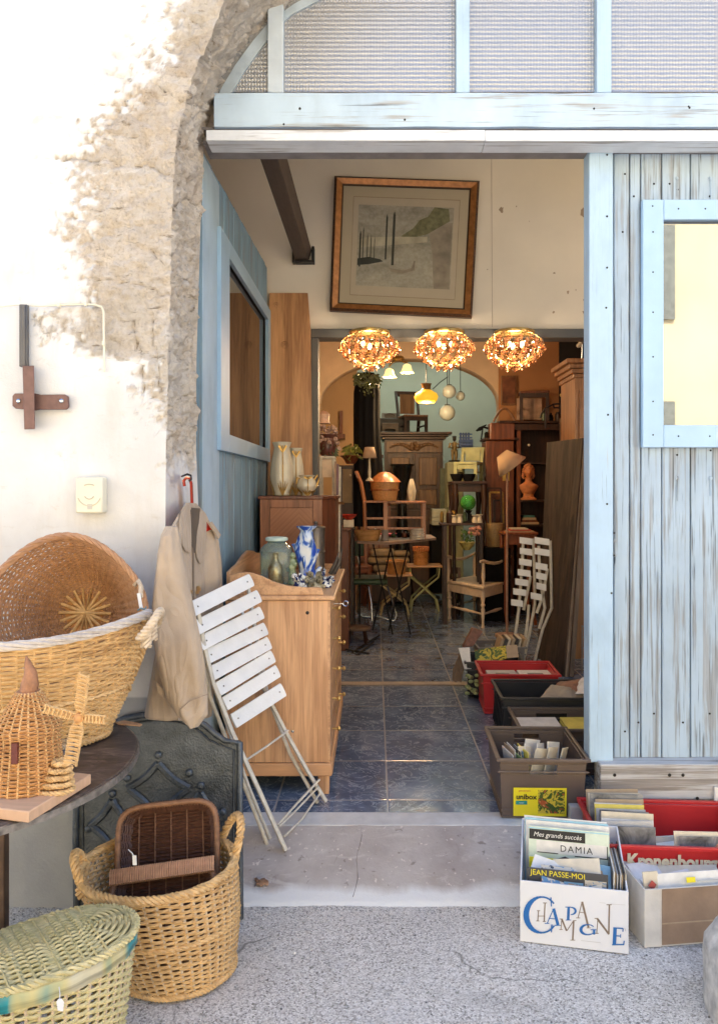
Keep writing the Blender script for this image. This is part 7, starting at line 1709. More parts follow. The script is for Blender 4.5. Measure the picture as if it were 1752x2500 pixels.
mb = MB(); mb.span((P(750,0,6.28).x, 6.28, zt2+.001), (P(786,0,6.28).x, 6.92, zt2+.022)); obj('top', mb, mahog, t, smooth=0, bev=.004)
bc2 = P(782, 1168, 6.45); bc2.z = zt2+.085
mb = MB(); mb.lathe([(.025,0),(.03,.008),(.055,.025),(.068,.045),(.062,.046),(.045,.024)], c=bc2, n=30, fn=lambda a, z: 1+.07*math.sin(12*a)); obj('red_bowl', mb, plain('ruby_glass', (.42,.035,.02), .12, var=.4, vs=30), None, smooth=60, label='ribbed red glass bowl on a pale box beyond the pine chest', cat='bowl')
mb = MB(); mb.span((bc2.x-.045, 6.40, zt2+.023), (bc2.x+.04, 6.52, zt2+.084)); obj('small_box', mb, papers[1], None, bev=.002, label='small pale box under the red glass bowl', cat='box')
# standing lamp with beige shade
t = thing('table_lamp', 'small unlit table lamp with tapered beige shade before the black gown', 'lamp', P(828, 1060, 6.6))
c = P(828, 1027, 6.6); mb = MB(); mb.lathe([(.062,0),(.040,.094)], c=c, n=28); mb.f = mb.f[:-2]; mb.m = mb.m[:-2]; obj('shade', mb, plain('beige_shade', (.50,.34,.22), .8, var=.05), t, solid=.003)
mb = MB(); mb.lathe([(.035,-.20),(.03,-.19),(.010,-.17),(.014,-.12),(.008,-.06),(.008,.02)], c=c, n=14); obj('base', mb, ivory, t)
# --- long folding table and goods
TYt = 7.0; tz = P(0, 1209, TYt).z
t = thing('long_table', 'long thin board table on dark scissor legs crowded with wooden chairs and baskets', 'table', P(885, 1330, 7.2))
mb = MB(); e = [Vector((P(800,0,6.75).x, 6.75, tz)), Vector((P(872,0,6.6).x, 6.6, tz)), Vector((P(977,0,7.2).x, 7.2, tz)), Vector((P(965,0,7.7).x, 7.7, tz)), Vector((P(800,0,7.6).x, 7.6, tz))]
mb.prism(e[::-1], (0,0,-.022)); obj('top', mb, plain('grey_board_top', (.30,.21,.16), .5, var=.2), t, smooth=0)
for (x0, x1) in ((835,880),(872,920)):
    for s in (0, 1):
        mb = MB(); A_, B_ = Vector((P(x0,0,7).x, 7.0+.2*s, .0 if s else tz-.023)), Vector((P(x1,0,7).x, 7.0+.2*s, tz-.023 if s else .0)); mb.bar(A_, B_, .014, .014); obj('leg', mb, bcm, t)
def ontop(T_, z): T_.location.z = z
t = thing('slat_back_chair', 'orange wood chair with slatted back turned sideways on the long table', 'chair', Vector((P(838,0,6.95).x, 6.95, tz+.001)))
zse = P(0,1122,6.95).z-tz; xb, xf_ = P(806,0,6.95).x-P(838,0,6.95).x, P(868,0,6.95).x-P(838,0,6.95).x; ztc = P(0,1058,6.95).z-tz
for sy in (-.16, .16):
    mb = MB(); mb.tube([(xb+.055,sy,0),(xb+.045,sy,zse),(xb+.015,sy,lerp(zse,ztc,.6)),(xb-.03,sy,ztc)], .017, 8); obj('leg', mb, orangewood, t, w=False, smooth=60)
    mb = MB(); mb.bar((xf_-.02,sy,0), (xf_-.02,sy,zse-.02), .032, .032); obj('leg', mb, orangewood, t, w=False)
    for z in (.12, .20): mb = MB(); mb.bar((xb+.06,sy,z), (xf_-.03,sy,z), .018, .018); obj('stretcher', mb, orangewood, t, w=False)
mb = MB(); mb.span((xb+.03,-.18,zse-.02), (xf_,.18,zse)); obj('seat', mb, orangewood, t, w=False, smooth=0, bev=.005)
mb = MB(); mb.box((xb-.022, 0, ztc-.03), (.022,.36,.07), rot=(0,R(-20),0)); obj('top_rail', mb, orangewood, t, w=False, smooth=0, bev=.004)
mb = MB()
for k in range(5): y = -.11+.055*k; mb.bar((xb+.035,y,zse+.03), (xb-.012,y,ztc-.05), .012, .026, (0,1,0))
mb.box((xb+.038,0,zse+.03), (.018,.32,.03)); obj('back_slats', mb, orangewood, t, w=False, smooth=0)
t = thing('wooden_stool', 'orange wood open stool with stretchers on the right of the long table', 'stool', Vector((P(905,0,7.1).x, 7.1, tz+.001)))
w_ = .20; hs_ = P(0,1124,7.0).z-tz
for sx3 in (-1, 1):
    for sy in (-1, 1): mb = MB(); mb.bar((sx3*w_*.9, sy*.13, 0), (sx3*w_*.9, sy*.13, hs_-.02), .030, .030); obj('leg', mb, orangewood, t, w=False)
mb = MB(); mb.span((-w_, -.15, hs_-.02), (w_, .15, hs_)); obj('seat', mb, orangewood, t, w=False, smooth=0, bev=.004)
for z in (.10, .20):
    mb = MB(); mb.bar((-w_*.9, -.13, z), (w_*.9, -.13, z), .018, .018); obj('stretcher', mb, orangewood, t, w=False)
t = thing('barrel_basket', 'barrel shaped orange wicker basket with a fringed conical roof', 'basket', Vector((P(862,0,6.95).x, 6.95, tz+hs_+.004)))
mb = MB(); mb.lathe([(.10,0),(.115,.06),(.130,.16),(.128,.185)], n=40, fn=lambda a, z: 1+.035*abs(math.sin(12*a))); obj('body', mb, wick_orange, t, w=False, smooth=30)
mb = MB(); mb.lathe([(.130,.095),(.1325,.098),(.1325,.108),(.130,.110)], n=30); obj('hoop', mb, orangewood, t, w=False)
mb = MB(); mb.lathe([(.150,.172),(.125,.20),(.085,.235),(.045,.262),(.004,.268)], n=44, fn=lambda a, z: 1+.05*math.sin(22*a)); obj('roof', mb, orangewood, t, w=False, smooth=20)
t = thing('brick_chimney', 'orange toy house chimney box standing behind the barrel basket', 'ornament', Vector((P(846,0,7.2).x, 7.25, tz+hs_)))
q = P(846, 1020, 7.25); mb = MB(); mb.span((-.045,-.04,0), (.045,.04,q.z-tz-hs_-.03)); obj('stack', mb, orangewood, t, w=False, smooth=0)
for k in range(5): mb = MB(); mb.span((-.048,-.043,.10+.04*k), (.048,.043,.112+.04*k)); obj('course', mb, mahog, t, w=False, smooth=0)
mb = MB(); mb.span((-.055,-.05,q.z-tz-hs_-.0295), (.055,.05,q.z-tz-hs_)); obj('cap', mb, walnut, t, w=False, smooth=0)
t = thing('oval_bowl', 'wide honey coloured oval wooden bowl at the left end of the long table', 'bowl', Vector((P(824,0,6.75).x, 6.80, tz+.001)))
mb = MB(); mb.lathe([(.09,0),(.095,.005),(.125,.09),(.128,.095),(.120,.093),(.088,.012)], n=40, sy=.6); obj('bowl', mb, wood('honey_wood', (.50,.27,.10), (.34,.16,.05), 'x', 1, .4, knots=False), t, w=False)
for k in range(5): mb = MB(); mb.lathe([(.075-.003*k,0),(.078-.003*k,.006),(.078-.003*k,.018),(.001,.019)], c=(P(936,0,7.0).x, 7.0, tz+.001+.0205*k), n=28); obj('stacked_plate', mb, agedpaint, None, label='pale plate in the pile at the right of the long table', cat='plate', group='pile of plates on the long table')
mb = MB(); mb.lathe([(.02,0),(.09,.015),(.10,.03),(.09,.028),(.015,.008)], c=(P(875,0,7.35).x, 7.35, tz+.001), n=24); obj('red_dish', mb, redplastic, None, label='flat bright red dish behind the chair legs on the long table', cat='dish')
mb = MB(); mb.lathe([(.035,0),(.028,.08),(.026,.10)], c=(P(863,0,6.72).x, 6.74, tz+.001), n=20); obj('grey_beaker', mb, greyplastic, None, label='small grey beaker beside the oval bowl on the long table', cat='cup')
# black pedestal
t = thing('black_pedestal', 'black hourglass pedestal table in front of the armoire', 'pedestal', P(901, 1122, 7.7))
c = P(901, 1250, 9.05); mb = MB(); hh = P(0,1041,9.05).z; mb.lathe([(.17,0),(.15,.02),(.12,.25),(.06,hh*.6),(.05,hh*.75),(.12,hh-.03),(.15,hh-.012),(.15,hh)], c=(c.x, 9.05, 0), n=30); obj('column', mb, plain('black_lacquer', (.010,.010,.011), .2), t, smooth=60)
mb = MB(); mb.lathe([(.025,0),(.035,.03),(.045,.12),(.03,.20),(.015,.24)], c=(P(922,0,7.5).x, 7.5, P(0,1128,7.5).z), n=14, fn=lambda a, z: 1+.12*math.sin(8*a)); obj('cloth_bottle', mb, plain('pale_cloth', (.45,.42,.35), .8), None, label='bottle wrapped in pale pleated cloth beside the black pedestal', cat='bottle')
# sofa cushions below the table
t = thing('cushion_stack', 'rolled beige cushions under the long table', 'cushion', P(870, 1300, 7.9))
cum = plain('beige_fabric', (.25,.19,.12), .9, var=.3, vs=14)
for (x0, y0_, x1, y1_) in ((830,1232,885,1250),(824,1250,918,1266),(836,1267,920,1284),(882,1236,918,1249)):
    mb = MB(); mb.pbox(x0, y0_, x1, y1_, 8.66, 8.85); obj('cushion', mb, cum, t, bev=.03)
mb = MB(); mb.pbox(826, 1285, 922, 1350, 8.66, 8.85); obj('box_base', mb, walnut, t, bev=.01)
# scissor stools
def scissor(name, lab, x0, x1, ys_, Y, mat, hgt=None):
    zs_ = P(0, ys_, Y).z; w_ = P(x1,0,Y).x-P(x0,0,Y).x; t = thing(name, lab, 'stool', Vector((P((x0+x1)/2,0,Y).x, Y+.16, .0015)))
    mb = MB(); mb.span((-w_/2, -.16, zs_-.02), (w_/2, .16, zs_)); obj('seat', mb, plain('peach_seat', (.46,.27,.15), .5, var=.1), t, w=False, smooth=0, bev=.006)
    for sy in (-.14, .14):
        for s in (-1, 1):
            mb = MB(); mb.tube([(s*w_*.42, sy, zs_-.02), (s*w_*.40, sy, zs_*.75), (0, sy+.004*s, zs_*.5), (-s*w_*.34, sy, zs_*.25), (-s*w_*.40, sy, 0)], .011, 7); obj('leg', mb, mat, t, w=False, smooth=60)
    mb = MB(); mb.tube([(0,-.14,zs_*.5),(0,.14,zs_*.5)], .008, 6); obj('stretcher', mb, mat, t, w=False)
    return t, zs_
wirec = plain('cream_tube', (.42,.33,.16), .4); wireg = plain('green_cream_tube', (.36,.36,.17), .4)
s1, zs1 = scissor('scissor_stool', 'folding stool with curved crossed legs, nearer one, round basket on it', 846, 923, 1286, 8.2, wirec)
s1.location.y = 8.2
s2, zs2 = scissor('scissor_stool', 'folding stool with curved crossed legs, farther right, fringed basket on it', 912, 989, 1266, 8.45, wireg); s2.location.y = 8.45; 
s2.location.x = P(950,0,8.45).x; s1.location.x = P(884,0,8.2).x
for (T_, x, Y, z0, r_, h_, lab, fr_) in ((s1, 888, 8.15, zs1, .105, .14, 'round honey wicker basket on the nearer crossed leg stool', 0), (s2, 943, 8.42, zs2, .088, .185, 'drum shaped orange basket with fringed top on the farther stool', 1)):
    t = thing('round_basket', lab, 'basket', Vector((P(x,0,Y).x, Y, z0+.001)))
    f_ = tubshape((0,0), (r_*.85, r_*.85), (0,0), (r_, r_) if not fr_ else (r_*.9, r_*.9), .004, h_); obj('side', weave(f_, 16, 22, .0045, .004, seed=12), wick_orange, t, w=False, smooth=60)
    mb = MB(); mb.lathe([(r_*.8,.003),(r_*.86,h_*.95)], n=20); obj('lining', mb, wick_orange, t, w=False)
    if fr_:
        mb = MB()
        for k in range(20): a = 2*PI*k/20; mb.tube([(r_*.95*math.cos(a), r_*.95*math.sin(a), h_-.03), (r_*1.0*math.cos(a+.12), r_*1.0*math.sin(a+.12), h_+.012), (r_*.6*math.cos(a), r_*.6*math.sin(a), h_+.016)], .008, 5)
        obj('fringe', mb, plain('orange_straw', (.50,.16,.05), .7), t, w=False, smooth=60)
    else: mb = MB(); rope(mb, ring(f_, 1, 50), .004, .005, 12, 3); obj('rim', mb, wick_orange, t, w=False, smooth=60)
# green padded chair on chrome legs
t = thing('green_chair', 'dark green padded chair on bent chrome legs beside the pine chest', 'chair', P(825, 1395, 7.3))
grn = plain('green_vinyl', (.035,.065,.02), .4, var=.3)
mb = MB(); mb.pbox(777, 1214, 816, 1247, 7.55, 7.60); obj('backrest', mb, grn, t, bev=.012)
mb = MB(); q0, q1 = P(781,1290,7.3), P(868,1290,7.3); mb.span((q0.x, 7.15, q0.z-.075), (q1.x, 7.55, q0.z-.02)); obj('seat', mb, grn, t, bev=.02)
for pts in ([(802,1246,7.58),(807,1290,7.55),(800,1330,7.5),(801,1372,7.4),(812,1384,7.35),(835,1384,7.35)], [(826,1316,7.2),(832,1350,7.15),(834,1392,7.12)], [(868,1314,7.25),(880,1350,7.3),(889,1380,7.3),(884,1392,7.28),(838,1382,7.35)]):
    mb = MB(); mb.tube([P(*p) for p in pts], .011, 8); obj('leg', mb, steel, t, smooth=60)
t = thing('low_footstool', 'low dark footstool with tan oval top on the tiles right of the pine chest', 'footstool', P(800, 1420, 6.4))
c = P(800, 1397, 6.6); mb = MB(); mb.lathe([(.11,0),(.12,.01),(.12,.022),(.10,.032)], c=(c.x, 6.6, .12), n=28, sy=.8); obj('top', mb, plain('tan_leather', (.20,.12,.07), .5, var=.2), t)
for (x, y) in ((-.08,-.06),(.08,-.06),(-.08,.06),(.08,.06)): mb = MB(); mb.bar((c.x+x, 6.6+y, 0), (c.x+x*.8, 6.6+y*.8, .12), .02, .02); obj('leg', mb, walnut, t)
t = thing('iron_tools', 'dark fire irons lying on the tiles by the footstool', 'tools', P(810, 1440, 6.1))
for pts in ([(790,1448,6.2),(850,1425,6.9)], [(800,1452,6.1),(838,1428,6.6)], [(775,1440,6.3),(826,1447,6.15)]): mb = MB(); mb.tube([P(x,y,Y)*1 if 0 else Vector((P(x,y,Y).x, Y, .012)) for x, y, Y in pts], .008, 6); obj('rod', mb, darkiron, t)
# cream armchair
t = thing('corner_armchair', 'pale turned wood window seat with two curved arms on the tiles', 'chair', P(1075, 1400, 7.5))
zs3 = .37; Lc, Fc, Rc, Bc = Vector((P(1001,0,7.85).x,7.85,zs3)), Vector((P(1083,0,7.3).x,7.3,zs3)), Vector((P(1144,0,7.85).x,7.85,zs3)), Vector((P(1062,0,8.3).x,8.3,zs3))
mb = MB(); mb.prism([Lc, Fc, Rc, Bc], (0,0,.03)); obj('seat', mb, creampaint, t, smooth=0, bev=.008)
mb = MB()
cs = [Lc, Fc, Rc, Bc]; cen = (Lc+Fc+Rc+Bc)/4
for i in range(4): A_ = cs[i].lerp(cen, .06); B_ = cs[(i+1) % 4].lerp(cen, .06); mb.bar(A_+Vector((0,0,-.04)), B_+Vector((0,0,-.04)), .018, .078)
obj('apron', mb, creampaint, t)
turned = lambda z0, z1: [(.018,z0),(.012,z0+.03),(.014,lerp(z0,z1,.25)),(.020,lerp(z0,z1,.5)),(.013,lerp(z0,z1,.55)),(.024,lerp(z0,z1,.62)),(.014,lerp(z0,z1,.68)),(.026,lerp(z0,z1,.88)),(.022,z1)]
for q in cs: q2 = q.lerp(cen, .09); mb = MB(); mb.lathe(turned(.002, zs3-.02), c=(q2.x, q2.y, 0), n=14); obj('leg', mb, creampaint, t)
for i in range(4): A_ = cs[i].lerp(cen, .09); B_ = cs[(i+1) % 4].lerp(cen, .09); A_.z = B_.z = .13; mb = MB(); mb.tube([A_, A_.lerp(B_,.3), A_.lerp(B_,.5), A_.lerp(B_,.7), B_], [.009,.012,.018,.012,.009], 8); obj('stretcher', mb, creampaint, t)
za_ = P(0, 1245, 8.0).z
for (A_, B_) in ((Lc.lerp(cen,.05), Bc.lerp(cen,.1).lerp(Lc,.0)), (Fc.lerp(Rc,.02).lerp(cen,.1), Rc.lerp(cen,.05))):
    for q in (A_, B_): mb = MB(); mb.lathe([(.018,zs3+.03),(.012,zs3+.06),(.020,zs3+.12),(.012,za_-.02)], c=(q.x,q.y,0), n=12); obj('arm_post', mb, creampaint, t)
    pts = [A_.lerp(B_, u_)+Vector((0,0,za_-zs3-.045*math.sin(PI*min(1, max(0,u_))))) for u_ in (-.12,0,.2,.4,.6,.8,1,1.1)]
    mb = MB(); mb.tube(pts, [.012,.017,.015,.015,.015,.015,.017,.010], 8, flat=.7); obj('arm', mb, creampaint, t, smooth=60)
# ---------------------------------------------------------------- back centre-right group
t = thing('bronze_statue', 'small standing figure statue in black and gold on the cream cupboard', 'statue', P(1018, 1036, 8.6))
mb = MB(); Ys = 8.6; zb_ = P(0, 1036, Ys).z; xs = P(1018,0,Ys).x; s_ = .30/.31
mb.span((xs-.06,Ys-.05,zb_), (xs+.06,Ys+.05,zb_+.02)); obj('plinth', mb, bcm, t)
mb = MB()
for s in (-1, 1): mb.tube([(xs+s*.018,Ys,zb_+.021),(xs+s*.02,Ys,zb_+.07),(xs+s*.018,Ys,zb_+.14)], [.014,.017,.022], 8)
mb.tube([(xs,Ys,zb_+.12),(xs,Ys,zb_+.17),(xs,Ys,zb_+.215),(xs,Ys,zb_+.235)], [.036,.040,.046,.014], 10, flat=.7)
for s in (-1, 1): mb.tube([(xs+s*.044,Ys,zb_+.215),(xs+s*.062,Ys-.01,zb_+.165),(xs+s*.025,Ys-.045,zb_+.160)], [.015,.012,.010], 7)
obj('figure', mb, plain('antique_gold', (.26,.19,.08), .4, .5, var=.5, vs=30), t, smooth=60)
mb = MB(); mb.ball((xs,Ys-.003,zb_+.262), .024, 10, (.9,1,1.15)); mb.ball((xs,Ys,zb_+.285), .027, 10, (1,1,.5)); obj('head', mb, darkiron, t, smooth=60)
mb = MB(); mb.span((P(1000,0,8.6).x, 8.5, 0), (P(1036,0,8.6).x, 8.8, zb_-.001)); obj('cream_cupboard', mb, plain('pale_green_paint', (.28,.29,.17), .6, var=.1), None, smooth=0, bev=.01, label='pale green cream cupboard under the small statue', cat='cupboard')
mb = MB(); 
for k in range(4): mb.pbox(1030+6*k, 970, 1034+6*k, 1000, 8.4, 8.42)
for k in range(4): mb.pbox(1029, 972+8*k, 1058, 975+8*k, 8.38, 8.399)
mb.pbox(1031, 985, 1060, 1003, 8.42, 8.6); obj('blue_crate', mb, plain('blue_plastic', (.04,.09,.25), .4), None, label='blue slatted plastic crate on the pale carved chair', cat='crate', smooth=0, rz=0)
t = seat_chair('carved_chair_pale', 'pale yellow green carved chair perched on the dark table', 1028, 1082, 996, 1032, 1074, 7.9, plain('yellow_green_paint', (.36,.38,.19), .5, var=.2), d=.34, turn=R(-20), back='panel')
t.location.z = P(0,1078,7.9).z
t = thing('dark_table', 'tall dark table with curved legs carrying the pale chair', 'table', P(1050, 1300, 8.1))
zt3 = P(0, 1079, 7.9).z; x0, x1 = P(1010,0,7.9).x, P(1086,0,7.9).x
mb = MB(); mb.span((x0, 7.75, zt3-.03), (x1, 8.25, zt3-.0005)); mb2 = MB(); obj('top', mb, walnut, t, smooth=0, bev=.006)
for (x, y) in ((x0+.03,7.79),(x1-.03,7.79),(x0+.03,8.2),(x1-.03,8.2)): mb2 = MB(); mb2.tube([(x,y,zt3-.031),(x+.01,y,zt3-.2),(x-.01,y,zt3-.5),(x,y,0)], [.035,.03,.018,.02], 8); obj('leg', mb2, walnut, t, smooth=60)
mb = MB(); mb.span((x0+.02, 7.78, zt3-.11), (x1-.02, 7.80, zt3-.031)); obj('apron', mb, walnut, t, smooth=0)
for k, (x, lab) in enumerate(((1024,'black pot at the left on the tall dark table'),(1050,'black pot behind the pale chair leg on the dark table'))):
    mb = MB(); mb.lathe([(.045,0),(.065,.05),(.075,.075),(.06,.076)], c=(P(x,0,7.85).x, 7.86, zt3), n=20); obj('black_pot', mb, bcm, None, label=lab, cat='pot')
t = thing('low_table', 'lower dark table in the middle cluttered with glass and bottles', 'table', P(1035, 1250, 7.6))
zt4 = P(0,1172,7.6).z; x0, x1 = P(985,0,7.6).x, P(1082,0,7.6).x
mb = MB(); mb.span((x0, 7.5, zt4-.025), (x1, 7.72, zt4)); obj('top', mb, walnut, t, smooth=0, bev=.005)
for (x, y) in ((x0+.05,7.53),(x1-.03,7.53),(x0+.05,7.69),(x1-.03,7.69)): mb = MB(); mb.bar((x,y,0), (x,y,zt4-.026), .035, .035); obj('leg', mb, walnut, t)
mb = MB(); mb.ball((P(1050,0,7.55).x, 7.6, P(0,1127,7.55).z), .078, 20); obj('green_globe', mb, glassmat('green_glass', (.10,.55,.10), .05, .6), None, smooth=80, label='round green glass ball on a black stand on the low table', cat='glass ball')
mb = MB(); c = Vector((P(1050,0,7.6).x, 7.6, zt4+.001)); zz_ = P(0,1127,7.55).z-.078-c.z; mb.lathe([(.06,0),(.05,.01),(.015,.02),(.012,zz_*.7),(.04,zz_)], c=c, n=16); obj('black_stand', mb, bcm, None, label='black turned stand under the green glass ball', cat='stand')
mb = MB(); mb.lathe([(.035,0),(.038,.01),(.036,.10),(.014,.125),(.013,.165)], c=(P(1008,0,7.58).x, 7.58, zt4+.001), n=16); obj('dark_bottle', mb, walnut, None, label='dark bottle at the left on the low table', cat='bottle')
for k, x in enumerate((1018,1030,1064,1074)):
    mb = MB(); mb.lathe([(.028,0),(.03,.02),(.022,.06),(.035,.075+.01*(k % 2)),(.03,.076)], c=(P(x,0,7.56).x, 7.56, zt4+.001), n=14); obj('small_cup', mb, papers[1], None, label='small pale cup among the clutter on the low table', cat='cup', group='cups on the low table')
t = thing('flower_bowl', 'yellow bowl with green plant and pink flowers under the low table', 'plant', P(1046, 1240, 7.4))
c = P(1046, 1233, 7.45); mb = MB(); mb.lathe([(.03,0),(.08,.07),(.085,.078),(.07,.075)], c=c, n=20); obj('bowl', mb, plain('yellow_glaze', (.45,.36,.10), .4, var=.4, vs=30), t)
mb = MB()
for k in range(50): a = rr4.uniform(0,6.28); r_ = rr4.uniform(0,.07); p = c+Vector((r_*math.cos(a), r_*math.sin(a), .06+rr4.uniform(0,.12))); d = Vector((rr4.uniform(-1,1), rr4.uniform(-1,1), rr4.uniform(-.3,1)))*.035; mb.tube([p, p+d*.6, p+d], [.003,.012,.001], 4, flat=.3)
obj('leaves', mb, plain('mid_green_leaf', (.06,.12,.025), .6, var=.5, vs=40), t)
mb = MB()
for k in range(26): mb.ball(P(1050+rr4.uniform(2,34)*.8, 1190+rr4.uniform(-9,9), 7.5+rr4.uniform(-.04,.04)), .018, 6)
obj('blossoms', mb, plain('faded_pink', (.42,.20,.15), .8, var=.4, vs=50), t)
t = thing('waste_basket', 'tall tapering straw waste basket standing on a black box', 'basket', P(1108, 1226, 7.8))
c = P(1108, 1226, 7.85); mb = MB(); mb.lathe([(.072,0),(.078,.01),(.098,.245),(.094,.246),(.07,.02)], c=c, n=32, fn=lambda a, z: 1+.02*math.sin(16*a)); obj('body', mb, wickermat('dull_straw', (.34,.24,.12), (.22,.14,.07)), t)
mb = MB(); mb.span((c.x-.12, 7.70, 0), (c.x+.14, 8.0, c.z-.001)); obj('black_box', mb, bcm, None, bev=.01, smooth=0, label='black box under the straw waste basket behind the pale armchair', cat='box')
# floor lamp with tilted shade
t = thing('floor_lamp', 'unlit standing lamp with a tilted beige cone shade left of the bust', 'lamp', P(1136, 1300, 6.9))
c = P(1139, 1036, 6.9); M_ = Matrix.Translation(c) @ Matrix.Rotation(R(-38), 4, 'Y'); mb = MB(); mb.lathe([(.150,-.06),(.055,.095)], n=36, M=M_); mb.f = mb.f[:-2]; mb.m = mb.m[:-2]; obj('shade', mb, plain('beige_lampshade', (.48,.33,.21), .8, var=.04), t, solid=.004)
mb = MB(); mb.tube([Vector((P(1136,0,6.9).x, 6.9, .0)), P(1136,1045,6.9)], .010, 8); mb.lathe([(.11,0),(.11,.02),(.02,.03)], c=(P(1136,0,6.9).x, 6.9, .002), n=24); obj('pole', mb, plain('pinkish_metal', (.42,.25,.18), .4, .3), t)
# big dark dresser with shelves
t = thing('dark_bookcase', 'large dark wood dresser with shelves at the right of the inner room', 'bookcase', P(1190, 1350, 7.2))
Yb = 8.1; x0, x1, x2 = P(1084,0,Yb).x, P(1162,0,Yb).x, P(1305,0,Yb).x; zt5 = P(0,944,Yb).z; zm = P(0,988,Yb).z
mb = MB(); mb.span((x1-.02, Yb+.28, 0), (x2, Yb+.30, zt5-.02)); obj('back_board', mb, walnut, t, smooth=0)
mb = MB(); mb.span((x0+.02, Yb, .0), (x1-.05, Yb+.3, zm)); obj('side_cupboard', mb, mahog, t, smooth=0, bev=.006)
mb = MB(); mb.span((x0+.0, Yb-.02, zm+.001), (x1-.0, Yb+.3, zm+.03)); obj('cupboard_top', mb, walnut, t, smooth=0, bev=.006)
mb = MB(); mb.span((x1-.02, Yb+.0, 0), (x1+.02, Yb+.279, zt5-.03)); obj('upright', mb, mahog, t, smooth=0)
mb = MB(); mb.span((x0+.15, Yb-.06, zt5-.028), (x2, Yb+.3, zt5)); mb.span((x0+.19, Yb-.02, zt5-.10), (x2, Yb-.001, zt5-.029)); obj('top', mb, walnut, t, smooth=0, bev=.006)
zsh = P(0,1121,Yb-.05).z
for z in (zsh-.022, P(0,1176,Yb).z-.02, P(0,1040,Yb).z, .12): mb = MB(); mb.span((x1+.021, Yb-.08 if z == zsh-.022 else Yb, z), (x2, Yb+.279, z+.02)); obj('shelf', mb, walnut, t, smooth=0)
mb = MB(); mb.ball(P(1185, 998, Yb-.025), .014, 8); obj('knob', mb, ivory, t)
mb = MB(); mb.pbox(1126, 1058, 1141, 1078, Yb-.012, Yb-.001); obj('price_card', mb, plain('ochre_card', (.38,.25,.06), .6), None, smooth=0, label='ochre card below the lamp shade on the dark dresser', cat='card')
# terracotta bust
bu = thing('terracotta_bust', 'terracotta portrait bust on a turned foot on the dresser shelf', 'bust', (P(1184,0,8.05).x, 8.05, zsh))
terra = plain('terracotta', (.46,.17,.065), .7, var=.25, vs=20, bp=.6, bs_=70)
mb = MB(); mb.lathe([(.085,0),(.085,.015),(.06,.03),(.055,.055),(.062,.07)], n=20, sy=.8); obj('foot', mb, terra, bu, w=False)
mb = MB(); mb.lathe([(.060,.068),(.070,.08),(.085,.11),(.100,.145),(.092,.160),(.055,.180),(.036,.200),(.034,.225),(.040,.24)], n=28, sy=.68, fn=lambda a, z: 1+.04*math.sin(3*a+z*60)); 
hd_ = MB(); hd_.ball((0,0,0), 1, 28); vv = []
for v_ in hd_.v:
    d = Vector(v_); q = Vector((d.x*.052, d.y*.060, d.z*.070)); 
    if d.z < 0: q.x *= 1+.30*d.z; q.y = q.y*(1+.15*d.z)-.004
    fx = math.exp(-((d.x/.22)**2)); 
    if d.y < 0: q.y -= .016*fx*math.exp(-((d.z+.12)/.16)**2)+.006*fx*math.exp(-((d.z+.50)/.09)**2)+.006*fx*math.exp(-((d.z+.85)/.12)**2)
    if d.y < -.3: q.y += .008*math.exp(-((abs(d.x)-.36)/.16)**2)*math.exp(-((d.z-.12)/.12)**2)
    vv.append(q+Vector((0,0,.300)))
hd_.v = vv; mb.add(hd_.v, hd_.f); obj('figure', mb, terra, bu, w=False, smooth=60)
mb = MB()
for k in range(90):
    th = rr4.uniform(0, 6.28); ph = rr4.uniform(.05, 1.75); d = Vector((math.sin(ph)*math.cos(th), math.sin(ph)*math.sin(th), math.cos(ph)))
    if d.y < -.35 and d.z < .45: continue
    mb.ball((d.x*.055, d.y*.062+.006, .305+d.z*.072), .013, 6)
for s in (-1, 1): mb.tube([(s*.052,.01,.29),(s*.058,.015,.255),(s*.045,.02,.225)], [.014,.016,.010], 7)
obj('hair', mb, terra, bu, w=False, smooth=60)
zbk = P(0,1176,Yb).z
for k in range(4): mb = MB(); mb.span((P(1168+2*k,0,Yb).x, Yb+.02, zbk+.001+.024*k), (P(1208-3*k,0,Yb).x, Yb+.2, zbk+.023+.024*k)); obj('shelf_book', mb, [papers[3],mahog,papers[3],plain('teal_book',(.05,.15,.14),.6)][k], None, smooth=0, bev=.002, label=['lowest book in the pile below the bust','red brown second book in the pile below the bust','tan third book in the pile below the bust','teal book on top of the pile below the bust'][k], cat='book', group='book pile below the bust')
t = thing('sewing_table', 'red brown side table with papers, behind the white folding chairs', 'table', P(1165, 1400, 6.6))
zst = P(0,1194,7.45).z; x0, x1 = P(1129,0,7.45).x, P(1206,0,7.45).x; rbw = wood('red_table_wood', (.30,.09,.04), (.16,.045,.02), 'z', 1, .35, knots=False)
mb = MB(); mb.span((x0, 7.45, zst-.025), (x1, 7.8, zst)); obj('top', mb, rbw, t, smooth=0, bev=.006)
mb = MB(); mb.span((x0+.015, 7.47, zst-.12), (x1-.01, 7.49, zst-.026)); obj('apron', mb, rbw, t, smooth=0)
for (x, y) in ((x0+.03,7.48),(x1-.03,7.48),(x0+.03,7.77),(x1-.03,7.77)): mb = MB(); mb.tube([(x,y,zst-.026),(x,y,zst-.3),(x-.01,y,.15),(x+.01,y,0)], [.022,.020,.014,.018], 8); obj('leg', mb, rbw, t, smooth=60)
for k in range(3): mb = MB(); mb.span((x0+.05+.02*k, 7.50, zst+.001+.013*k), (x1-.03-.03*k, 7.70, zst+.012+.013*k)); obj('paper_pad', mb, papers[[3,7,1][k]], None, smooth=0, label=['tan pad at the bottom of the pile on the red side table','red pad in the middle of the pile on the side table','cream pad on top of the pile on the side table'][k], cat='pad')
